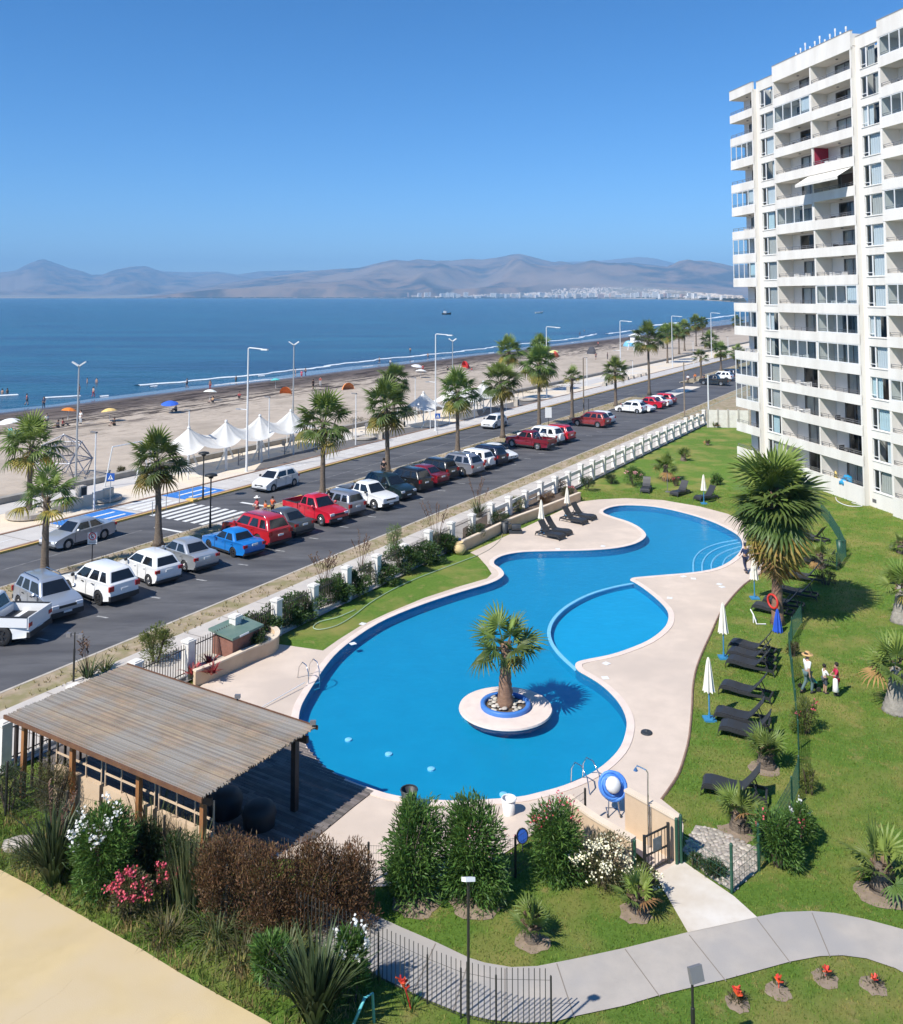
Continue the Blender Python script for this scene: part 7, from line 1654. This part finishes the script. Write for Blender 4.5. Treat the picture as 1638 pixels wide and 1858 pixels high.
def sign(label, px, py, top, w, h, cols, grp=None, two=None):
    g = G(px, py, .1); H_ = hgt(py, top); o = thing('street_sign', label, 'sign', g, 0, grp); mb = MB(); mb.tube([(0,.03,0),(0,.03,H_)], .03, 6); mb.build('pole', M_steel if grp else M_trim, o)
    mb = MB(); mb.box(-w/2,w/2,-.012,.012,H_-h,H_); pl = mb.build('plate', cols, o)
    if two == 'nopark':
        M_r = pmat('sign_red', (0.55,0.02,0.03), rough=.5); r = w*.36; zc = H_-h*.33
        mb = MB(); mb.tube([(r*math.cos(a),-.02,zc+r*math.sin(a)) for a in [i*math.pi/10 for i in range(20)]], .028, 5, closed=True); mb.bar((-r*.7,-.02,zc+r*.7),(r*.7,-.02,zc-r*.7),.05,.012); mb.build('prohibition_ring', M_r, o)
        cu = bpy.data.curves.new('txt', 'FONT'); cu.body = 'E'; cu.size = w*.62; cu.align_x = 'CENTER'; cu.align_y = 'CENTER'; cu.extrude = .003; t = bpy.data.objects.new('letter', cu); COL.objects.link(t); dg = bpy.context.evaluated_depsgraph_get(); me = bpy.data.meshes.new_from_object(t.evaluated_get(dg)); bpy.data.objects.remove(t); me.materials.clear(); me.materials.append(M_trim); link('letter', me, o, T(0,-.017,zc) @ RX(math.pi/2))
        for k in range(2): mb = MB(); mb.box(-w*.38,w*.38,-.016,-.012,H_-h+.06+k*.09,H_-h+.10+k*.09); mb.build('text_line', M_rail, o)
    if two == 'ped':
        mb = MB(); z0 = H_-h*.5; mb.add([(-w*.32,-.015,z0-h*.28),(w*.32,-.015,z0-h*.28),(0,-.015,z0+h*.32)], [(0,1,2)]); mb.build('triangle', M_plw, o)
        mb = MB(); mb.bar((0,-.018,z0-.02),(0,-.018,z0+.08),.05,.01); mb.bar((0,-.018,z0-.02),(-.07,-.018,z0-h*.25),.03,.01); mb.bar((0,-.018,z0-.02),(.07,-.018,z0-h*.25),.03,.01); mb.build('figure', M_trim, o)
M_sblue = pmat('sign_blue', (0.015,0.09,0.36), rough=.5)
sign('no-parking sign on the median behind the white SUV', 166, 1032, 968, .56, .66, M_plw, None, 'nopark'); sign('blue pedestrian sign beside the crossing planters', 199, 919, 860, .6, .6, M_sblue, 'blue promenade signs', 'ped'); sign('blue square sign at the foot of the second tall lamp', 794, 790, 751, .6, .6, M_sblue, 'blue promenade signs', 'ped'); sign('white signboard on the median near the tall palm', 995, 776, 740, .8, 1.25, M_plw)
pole('dark sign post behind the maroon SUV', 1068, 752, 724, .05, M_trim, 'bare posts', 'bare_post')
# shade sails: a linked row, the cloth of neighbours meets along raised ridges
def sail(label, s_, t_, H_=4.0, size=2.35, first=False, last=False):
    o = thing('shade_sail', label, 'shade sail', P(s_, t_, .15), ROADROT, 'white shade sails on the promenade'); n = 40; V = []; Fc = []; rg = [0,.04,.12,.25,.42,.62,.82,1.0]
    for f in rg:
        for j in range(n):
            a = 2*math.pi*j/n; c, si = math.cos(a), math.sin(a); sd = abs(c) > abs(si); R0 = size/max(abs(c),abs(si)); k = abs(math.sin(2*a))
            free = (not sd) or (c < 0 and first) or (c > 0 and last)
            Rb = R0*((.84+.16*k**1.5) if free else .995); zb = 2.05 + (.45*(1-k) if free else .95*(1-k)); V.append((c*Rb*max(f,.02), si*Rb*max(f,.02), zb + (H_-zb)*(1-f)**1.7))
    for i in range(len(rg)-1):
        for j in range(n): Fc.append((i*n+j, i*n+(j+1)%n, (i+1)*n+(j+1)%n, (i+1)*n+j))
    mb = MB(); mb.add(V, Fc); mb.build('canopy', M_sail, o, True)
    mb = MB(); mb.tube([(0,0,0),(0,0,H_+.12)], .08, 8); mb.lathe([(.16,0),(.10,.16),(.02,.18)], 10, T(0,0,H_-.04)); mb.build('mast', M_lampp, o)
    for sx in (-1,1):
        for sy in (-1,1):
            mb = MB(); mb.tube([(sx*size*.97,sy*size*1.02,0),(sx*size*.97,sy*size,2.1)], .045, 6); mb.tube([(sx*size*.97,sy*size*.5,0),(sx*size*.97,sy*size,1.9)], .035, 6); mb.build('corner_strut', M_lampp, o)
_s, _t = gst(341,857,.15)
for i, lab in enumerate(('leftmost white shade sail of the row above the driving hatchback','second white shade sail of the row','third white shade sail of the row','fourth white shade sail half hidden by a palm crown')): sail(lab, _s+i*4.7, _t, first=i == 0, last=i == 3)
_s, _t = gst(768,771,.15); sail('low white shade tent left of the second tall lamp', _s, _t, first=True, last=True); sail('white shade sail behind the second tall lamp', _s+6.5, _t, first=True)
sail('white shade sail between two median palms', _s+11.2, _t); sail('last white shade sail behind a median palm', _s+15.9, _t, last=True)
# climbing frame on the sand
cf = thing('climbing_frame', 'rope and tube climbing dome on the sand by the floodlight mast', 'climbing frame', G(113,866,-.05), .3); tops = []; M_tube = pmat('frame_tube', (0.22,0.23,0.27), rough=.45, metal=.3)
Z = [0, 1.55, 2.9, 3.75]; ring0 = [Vector((2.0*math.cos(a), 2.0*math.sin(a), 0)) for a in [i*math.pi*2/5+.3 for i in range(5)]]; ring1 = [Vector((2.45*math.cos(a), 2.45*math.sin(a), Z[1])) for a in [i*math.pi*2/5 for i in range(5)]]; ring2 = [Vector((1.75*math.cos(a), 1.75*math.sin(a), Z[2])) for a in [i*math.pi*2/5+.63 for i in range(5)]]; ap = Vector((0,0,Z[3]))
for i in range(5):
    for a, b in ((ring0[i],ring1[i]),(ring0[i],ring1[(i+1)%5]),(ring1[i],ring1[(i+1)%5]),(ring1[i],ring2[i]),(ring1[(i+1)%5],ring2[i]),(ring2[i],ring2[(i+1)%5]),(ring2[i],ap)): mb = MB(); mb.tube([a,b], .05, 6); mb.build('tube', M_tube, cf)
for v in ring1+ring2+[ap]: mb = MB(); mb.lathe([(.02,-.09),(.09,0),(.02,.09)], 8, T(*v)); mb.build('node', M_lampp, cf)
mb = MB()
for i in range(5):
    for k in range(5): f = (k+1)/6; mb.bar(ring1[i].lerp(ring1[(i+2)%5], f), ap.lerp(ring2[i], f), .02)
    mb.bar(ring1[i], ring1[(i+2)%5], .025); mb.bar(ring0[i], Vector((0,0,1.5)), .025); mb.bar(ring2[i], ring2[(i+2)%5], .025)
mb.bar((0,0,0),(0,0,3.7),.03); mb.build('rope_net', M_rail, cf)
# planters, benches, bins, bollards
def ring_planter(label, px, py, r, h=.42):
    o = thing('round_planter', label, 'planter', G(px, py, .15), 0, 'round concrete planters'); mb = MB(); mb.lathe([(r*.86,0),(r,.12),(r,h),(r*.62,h),(r*.60,h-.12),(.02,h-.1)], 24, cap=False); mb.build('planter_body', M_conc, o)
ring_planter('round concrete planter holding the leftmost promenade palm', 52, 938, 1.55); ring_planter('low round planter under the blue sign', 188, 908, 1.35, .3); ring_planter('shallow round planter behind the bushy palm', 660, 797, 1.3, .3); ring_planter('low round planter between the far promenade palms', 958, 727, 1.4, .3)
def cbin(label, px, py, s=1.0): o = thing('litter_bin', label, 'bin', G(px, py, .15), ROADROT, 'promenade litter bins'); mb = MB(); mb.box(-.3*s,.3*s,-.3*s,.3*s,0,1.0*s); mb.build('bin_case', M_conc, o); mb = MB(); mb.box(-.22*s,.22*s,-.315*s,-.302*s,.15*s,.9*s); mb.build('bin_opening', M_bin, o)
for a in ((147,905,'concrete litter bin left of the slim lamp at the crossing'),(692,797,'dark litter bin right of the bushy palm',.8),(688,775,'concrete litter bin at the sea wall behind the palms'),(937,737,'litter bin at the end of the exercise area'),(1032,712,'litter bin right of the thin palm'),(731,775,'slim litter bin before the low shade tent',.7)): cbin(a[2], a[0], a[1], a[3] if len(a) > 3 else 1.0)
for i, (x, y) in enumerate(((1097,700),(1107,697),(1137,689),(1147,686.5),(1160,683.5),(1169,681),(1297,649),(1302,647.5))):
    o = thing('stone_bench', 'cube-shaped concrete bench, %s from the left in the far row' % ('first','second','third','fourth','fifth','sixth','seventh','eighth')[i], 'bench', G(x, y, .15), ROADROT, 'concrete cube benches'); mb = MB(); mb.box(-.35,.35,-.35,.35,0,.55); mb.build('seat_block', M_conc, o); mb = MB(); mb.box(-.351,.30,-.36,-.352,.05,.5); mb.build('seat_niche', M_bin, o)
wl = thing('pale_low_wall', 'low pale ramp wall on the promenade behind the silver sedan', 'wall', Q(44,61.8,.15), ROADROT)
for i in range(7): mb = MB(); mb.box(i*.95+.02,i*.95+.93,-.1,.1,0,1.0-.09*(6-i)); mb.build('wall_panel', M_prom, wl)
for i, (x, y) in enumerate(((276,936),(301,925),(325,916),(349,907))): post('thin grey bollard at the crossing, %s from the left' % ('first','second','third','fourth')[i], x, y, 1.0, .035, M_steel, 'bollard', 'crossing bollards')
# exercise machines and bike racks: four designs repeated in a row
def machine_parts(kind):
    mb = MB()
    if kind == 0: mb.tube([(0,0,0),(0,0,1.5)], .05, 6); mb.tube([(0,0,.9),(.5,.0,1.1),(.6,0,.7)], .03, 6); mb.box(.3,.65,-.18,.18,.5,.56); mb.tube([(0,0,.35),(.55,0,.5)], .03, 6)
    elif kind == 1: mb.tube([(-.4,0,0),(-.4,0,1.2),(0,0,1.5),(.4,0,1.2),(.4,0,0)], .035, 6); mb.tube([(-.4,0,.7),(.4,0,.7)], .03, 6)
    elif kind == 2: mb.tube([(0,0,0),(0,0,1.1)], .05, 6); mb.lathe([(.02,-.03),(.28,-.03),(.28,.03),(.02,.03)], 12, T(.2,0,1.1) @ RX(math.pi/2)); mb.tube([(-.5,0,.3),(.5,0,.3)], .03, 6); mb.box(-.6,-.35,-.15,.15,.28,.34)
    else: mb.tube([(-.5,0,0),(-.2,0,2.1)], .04, 6); mb.tube([(.5,0,0),(.2,0,2.1)], .04, 6); mb.tube([(-.2,0,2.1),(.2,0,2.1)], .04, 6); mb.tube([(-.33,0,1.2),(.33,0,1.2)], .03, 6)
    return mb.mesh('machine_frame', M_rail)
MP = [machine_parts(k) for k in range(4)]; mn = ('seat machine','hoop rail','wheel machine','tall pull-up frame')
lab5 = ('under the first shade sail','under the second shade sail','under the third shade sail','before the fourth shade sail','left of the bushy palm','by the low shade tent','left of the far shade sail','right of the far shade sail'); k = 0
for i, s in enumerate((67.5,71,74.5,78,81,84,87,90,93,96,110,113.5,117,120,123.5,127,130.5,134)):
    o = thing('exercise_machine', 'grey outdoor %s %s, %s one' % (mn[(i*3+i//4) % 4], lab5[min(7, i//2 if i < 10 else 5+(i-10)//3)], ('left','right','third','last')[i % 2 if i < 10 else (i-10) % 3]), 'exercise machine', Q(s,63.4+.5*(i % 2),.16), ROADROT+i*.7, 'exercise machines on the promenade'); link('machine_frame', MP[(i*3+i//4) % 4], o)
o = thing('swing_post', 'leaning white swing posts left of the first shade sail', 'swing', G(262,872,.15), ROADROT); mb = MB(); mb.tube([(-.9,0,0),(-.4,0,3.4)], .06, 6); mb.tube([(.6,0,0),(-.4,0,3.4)], .06, 6); mb.tube([(-.4,0,3.4),(-3.2,.3,3.3)], .06, 6); mb.tube([(-3.4,.9,0),(-3.2,.3,3.3)], .06, 6); mb.build('posts', M_lampp, o)
# low dune plants behind the sea wall
for i, (x, y, w, h) in enumerate(((300,868,3.0,.9),(220,868,.8,.8),(600,795,4,.7),(650,778,4,1.0),(690,768,3,1.2),(725,757,4,1.0),(850,745,5,.7),(950,722,7,.7),(1030,705,7,.6),(1000,712,6,.7),(1305,648,9,1.5))):
    bush('dune_plant', 'grey green dune plant behind the sea wall, '+('under the first sail','left of the swing posts','left of the bushy palm','behind the bushy palm','right of the bushy palm','before the low shade tent','behind the far shade sail','behind the tall palms, left part','behind the thin sparse palm','behind the tall palms, right part','in the far beach garden')[i], x, y-6, w, 1.6, h, M_brg, 1100, .16, .04, 500+i, z=-.1, lumps=10, base=0)
# beach shades
def parasol(label, px, py, mat, r=1.05, h=1.75, tilt=.15):
    o = thing('beach_parasol', label, 'parasol', G(px, py, -.25), px, 'open parasols on the beach'); o.rotation_euler = (tilt, 0, px); mb = MB(); mb.tube([(0,0,-.1),(0,0,h)], .025, 5); mb.build('pole', M_plw, o); mb = MB(); mb.lathe([(r,h-.42),(r*.75,h-.22),(r*.4,h-.06),(.02,h)], 10, cap=False); mb.build('canopy', mat, o)
def tent(label, px, py, mat, m2, s=1.0):
    o = thing('beach_tent', label, 'tent', G(px, py, -.25), px, 'tents on the beach'); n = 9; V = []
    for i in range(n):
        a = math.pi*i/(n-1)
        for k in range(4): r = (1.1,1.05,.7,.05)[k]*s; V.append((math.cos(a)*r*.95, (k/3)*1.0*s-.5*s, math.sin(a)*r))
    mb = MB(); mb.add(V, [(i*4+k,i*4+k+1,(i+1)*4+k+1,(i+1)*4+k) for i in range(n-1) for k in range(3)]); mb.build('shell', mat, o); mb = MB(); mb.box(-.9*s,.9*s,-.8*s,.4*s,.01,.04); mb.build('ground_sheet', m2, o)
def cl(c): return cmat(c)
for a in (('white open parasol at the left edge of the beach',18,786,cl((.72,.72,.68)),1.3),('orange open parasol left of the twin floodlight mast',122,764,cl((.75,.22,.03)),1.0),('yellow open parasol right of the twin floodlight mast',199,765,cl((.72,.50,.18)),1.0),('blue open parasol above the first shade sail',308,750,cl((.03,.12,.55)),1.2),('white open parasol left of the first tall lamp',380,727,cl((.74,.76,.70)),1.1),('teal open parasol right of the first tall lamp',500,704,cl((.10,.45,.45)),.9),('pale open parasol left of the second tall lamp, upper one',755,676,cl((.68,.68,.70)),1.3),('white open parasol left of the second tall lamp, lower one',763,686,cl((.76,.75,.72)),1.2),('yellow green open parasol behind the tall palms',1005,647,cl((.60,.60,.25)),1.3)): parasol(*a)
for a in (('turquoise and yellow beach tent at the left edge',24,795,cl((.06,.48,.62)),cl((.62,.5,.12)),1.05),('orange beach tent right of the first tall lamp',521,715,cl((.72,.20,.05)),cl((.3,.1,.05)),1.15),('small orange beach tent behind the bushy palm',629,707,cl((.74,.28,.10)),cl((.25,.12,.1)),1.15),('red gazebo tent on the sand',847,668,cl((.62,.03,.03)),cl((.1,.02,.02)),1.5),('red striped cabin tent behind the tall palms',1010,648,cl((.60,.06,.05)),cl((.6,.6,.6)),1.5),('dark and white dome tent on the far sand',1070,642,cl((.06,.06,.07)),cl((.6,.6,.6)),1.9),('light blue tent beside the lifeguard tower',1140,629,cl((.16,.42,.62)),cl((.3,.4,.5)),1.8)): tent(*a)
# lifeguard tower
lt = thing('lifeguard_tower', 'white lifeguard tower on stilts on the far beach', 'lifeguard tower', G(1153,636,-.2), .4)
for x in (-1.3,1.3):
    for y in (-1.3,1.3): mb = MB(); mb.bar((x*1.25,y*1.25,0),(x,y,2.4),.2); mb.build('stilt', M_plw, lt)
mb = MB(); mb.box(-1.9,1.9,-1.9,1.9,2.4,2.6); mb.build('platform', M_plw, lt); mb = MB(); mb.box(-1.1,1.1,-1.1,1.1,2.6,4.4); mb.build('cabin', M_plw, lt); mb = MB(); mb.add([(-1.6,-1.6,4.4),(1.6,-1.6,4.4),(1.6,1.6,4.4),(-1.6,1.6,4.4),(0,0,5.3)], [(0,1,4),(1,2,4),(2,3,4),(3,0,4)]); mb.build('roof', M_plw, lt)
mb = MB(); mb.box(-.8,.8,-1.12,-1.11,3.2,4.1); mb.build('window', M_cglass, lt); mb = MB()
for i in range(5): mb.bar((-1.9+.95*i,-1.9,2.6),(-1.9+.95*i,-1.9,3.4),.07)
mb.bar((-1.9,-1.9,3.4),(1.9,-1.9,3.4),.08); mb.bar((1.9,-1.9,2.5),(3.4,-3.0,0),.3,.1); mb.build('railing', M_plw, lt)
# boats
def boat(label, px, py, L, cabin):
    o = thing('boat', label, 'boat', G(px, py, -.8), .35, 'boats in the bay'); mb = MB(); V = []
    for f, w, zt in ((-.5,.16,.16),(-.3,.2,.13),(0,.21,.12),(.3,.15,.15),(.5,.01,.24)): V += [(f*L,-w*L*.6,zt*L),(f*L,w*L*.6,zt*L),(f*L,w*L*.35,-.02*L),(f*L,-w*L*.35,-.02*L)]
    mb.add(V, [(i*4+j,i*4+(j+1)%4,i*4+4+(j+1)%4,i*4+4+j) for i in range(4) for j in range(4)]+[(0,1,2,3)]); mb.build('hull', cl((.035,.03,.035)) if cabin else cl((.5,.5,.5)), o)
    if cabin:
        mb = MB(); mb.box(-.30*L,-.05*L,-.09*L,.09*L,.12*L,.36*L); mb.build('wheelhouse', M_plw, o); mb = MB(); mb.tube([(.05*L,0,.1*L),(.05*L,0,.62*L)], .012*L, 5); mb.tube([(-.2*L,0,.36*L),(-.2*L,0,.58*L)], .02*L, 5); mb.build('mast', M_dpost, o)
    else: mb = MB(); mb.box(-.2*L,.1*L,-.06*L,.06*L,.1*L,.17*L); mb.build('thwarts', M_plw, o)
boat('dark fishing boat with a white wheelhouse out in the bay', 810, 570.5, 9.0, True); boat('small pale open boat in the bay right of the fishing boat', 978, 568.5, 8.5, False)
# ------------------------------------------------------------------ the city across the bay
M_city = [pmat('city_white', (0.74,0.72,0.68), rough=.8), pmat('city_cream', (0.62,0.53,0.43), rough=.8), pmat('city_rose', (0.48,0.33,0.28), rough=.8), pmat('city_grey', (0.5,0.5,0.5), rough=.8)]; M_cwin = pmat('city_window', (0.10,0.12,0.15), rough=.4)
def shoreD(x): return float(np.interp(x, [600,720,1100,1200,1280,1332,1400], [9300,9000,7500,6000,4200,3000,2000]))*K
rc = random.Random(9); M_hs = pmat('house_cube', (0.62,0.55,0.47), (0.50,0.42,0.35), .01, .9, island=.3)
def block_mesh(fl, mat):
    mb = MB(); mb.box(-.5,.5,-.5,.5,0,1); mb.m = 1
    for i in range(fl):
        z = (i+.35)/fl*.97; mb.box(-.42,.42,-.506,.506,z,z+.42/fl)
    return mb.mesh('tower_block', [mat, M_cwin])
BLK = [block_mesh(f, M_city[c]) for f, c in ((9,0),(12,0),(14,0),(8,1),(11,2),(10,3))]
for i in range(118):
    x = 738 + 602*((i+.5)/118) + rc.uniform(-3,3)
    if x < 800 and rc.random() < .35: continue
    if 845 < x < 880 and rc.random() < .5: continue
    D = shoreD(x)*rc.uniform(1.012,1.05); hp = rc.uniform(4,11)*(1 if x < 1150 else 1.15); h = hp*D/FPX; w = rc.uniform(3,12)*D/FPX
    q = AT(x, 540, D); o = link('tower_block', BLK[rc.choice((0,0,1,1,2,2,3,0,4,5))]); o.location = (q.x, q.y, 1.0); o.scale = (w, w*.7, h); o.rotation_euler = (0,0,rc.uniform(-.4,.4)); tag(o, 'pale tower block on the far shore of the bay', 'building', 'city blocks on the far shore')
V = []; Fc = []
for i in range(2400):
    x = rc.uniform(790,1345); f = rc.random(); m = 1.05+.30*f**1.3; D = shoreD(max(x,1000))*m if x > 1000 else shoreD(x)*(1.03+.12*f)
    q = AT(x, 540, D); az = math.degrees(math.atan2(q.x, q.y)); rise = min(1,max(0,(az+6)/14)); z = float(np.interp(D/shoreD(x), [1,1.03,1.10,1.25,1.5], [4,10,34,110,180]))*rise*min(1,shoreD(x)/7500)**2.5
    w = rc.uniform(6,18); h = rc.uniform(5,12); b = len(V); V += [(q.x+sx*w/2, q.y+sy*w/2, z+sz) for sz in (-6,h) for sx, sy in ((-1,-1),(1,-1),(1,1),(-1,1))]; Fc += [(b+4,b+5,b+6,b+7),(b,b+1,b+5,b+4),(b+1,b+2,b+6,b+5),(b+3,b,b+4,b+7),(b+2,b+3,b+7,b+6)]
o = link('hillside_houses', np_mesh('hillside_houses', V, Fc, M_hs)); tag(o, 'mass of small houses on the slope behind the far shore', 'houses', None, 'stuff')
V = []; Fc = []
for i in range(700):                                              # tree belt along the far shore
    x = rc.uniform(300,1345); D = shoreD(max(x,650))*rc.uniform(1.004,1.03); q = AT(x, 540, D); w = rc.uniform(15,45); h = rc.uniform(5,13); b = len(V); V += [(q.x-w/2,q.y,0),(q.x+w/2,q.y,0),(q.x+w*.3,q.y,h),(q.x-w*.25,q.y,h*.85),(q.x,q.y+w*.4,0),(q.x,q.y+w*.3,h*.9)]; Fc += [(b,b+1,b+2,b+3),(b,b+4,b+5,b+3),(b+4,b+1,b+2,b+5),(b+3,b+2,b+5,b+5)][:3]
o = link('shore_trees', np_mesh('shore_trees', V, Fc, pmat('far_trees', (0.05,0.065,0.035), rough=.9))); tag(o, 'dark belt of trees along the far shore', 'trees', None, 'stuff')
# ------------------------------------------------------------------ grass blades
def grass(name, label, n, x0, x1, y0, y1, hmin, hmax, mat, seed, keep, w=.012, lean=.6):
    r = np.random.RandomState(seed); X = r.uniform(x0,x1,n); Y = r.uniform(y0,y1,n); m = keep(X, Y); X, Y = X[m], Y[m]; n = len(X)
    h = r.uniform(hmin,hmax,n); a = r.uniform(0,2*np.pi,n); l = r.uniform(0,lean,n)*h; b = r.uniform(0,2*np.pi,n); sc = 1+Y/60.0
    V = np.stack([np.stack([X+np.cos(a)*w*sc, Y+np.sin(a)*w*sc, np.zeros(n)-.01],1), np.stack([X-np.cos(a)*w*sc, Y-np.sin(a)*w*sc, np.zeros(n)-.01],1), np.stack([X+np.cos(b)*l, Y+np.sin(b)*l, h],1)],1).reshape(-1,3)
    o = link(name, np_mesh(name, V, np.arange(n*3).reshape(-1,3), mat)); return tag(o, label, 'grass', None, 'stuff')
def gblade(name, a, b, c):
    m = pmat(name, a, b, .35, .7, c3=c, scale3=1.3, island=.35, trans=.3, spec=.2); return m
polys = [[(p.x,p.y) for p in q] for q in (deck, path, slab, tan, cob, [Vector((p.x,p.y,0)) for p in pool])] + [[(p.x,p.y) for p in wd]]
lo2 = [(p.x,p.y) for p in lawn_out]
def keep_lawn(X, Y):
    k = inside_np(X, Y, lo2)
    for q in polys: k &= ~inside_np(X, Y, q)
    return k
M_g1 = gblade('grass_blade', (0.135,0.225,0.030), (0.190,0.280,0.050), (0.29,0.27,0.075))
grass('grass', 'short mown grass of the lawns near the camera', 230000, -16, 20, 14, 40, .03, .075, M_g1, 1, keep_lawn)
grass('grass', 'short mown grass of the lawns farther off', 130000, 2, 36, 38, 75, .03, .08, M_g1, 2, keep_lawn, .014)
wild = [(p.x,p.y) for p in [G(x,y) for x, y in ((-60,1470),(30,1470),(300,1560),(420,1640),(680,1690),(700,1790),(620,1858),(520,1900),(400,1840),(260,1755),(130,1655),(0,1590),(-60,1560))]]
grass('wild_grass', 'long rough grass between the tan court and the dark fence', 60000, -22, 0, 14, 32, .10, .34, gblade('wild_blade', (0.10,0.165,0.03), (0.21,0.23,0.06), (0.38,0.28,0.12)), 3, lambda X, Y: inside_np(X, Y, wild) & keep_lawn(X, Y), .014, .9)
ed = [(p.x,p.y) for p in tan]
# ------------------------------------------------------------------ sea haze
mb = MB(); mb.box(-16000, 16000, -300, 23500, -34, 960)
hz = mb.build('haze', None) if False else None
m = bpy.data.materials.new('haze'); m.use_nodes = True; n = m.node_tree.nodes; l = m.node_tree.links
n.remove(n['Principled BSDF']); pv = n.new('ShaderNodeVolumePrincipled')
pv.inputs['Color'].default_value = (0.33,0.64,1.0,1); pv.inputs['Density'].default_value = HAZE; pv.inputs['Anisotropy'].default_value = -0.08
l.new(pv.outputs[0], n['Material Output'].inputs['Volume'])
hz = mb.build('haze', m); tag(hz, 'pale blue sea haze over the bay', None, None, 'stuff')
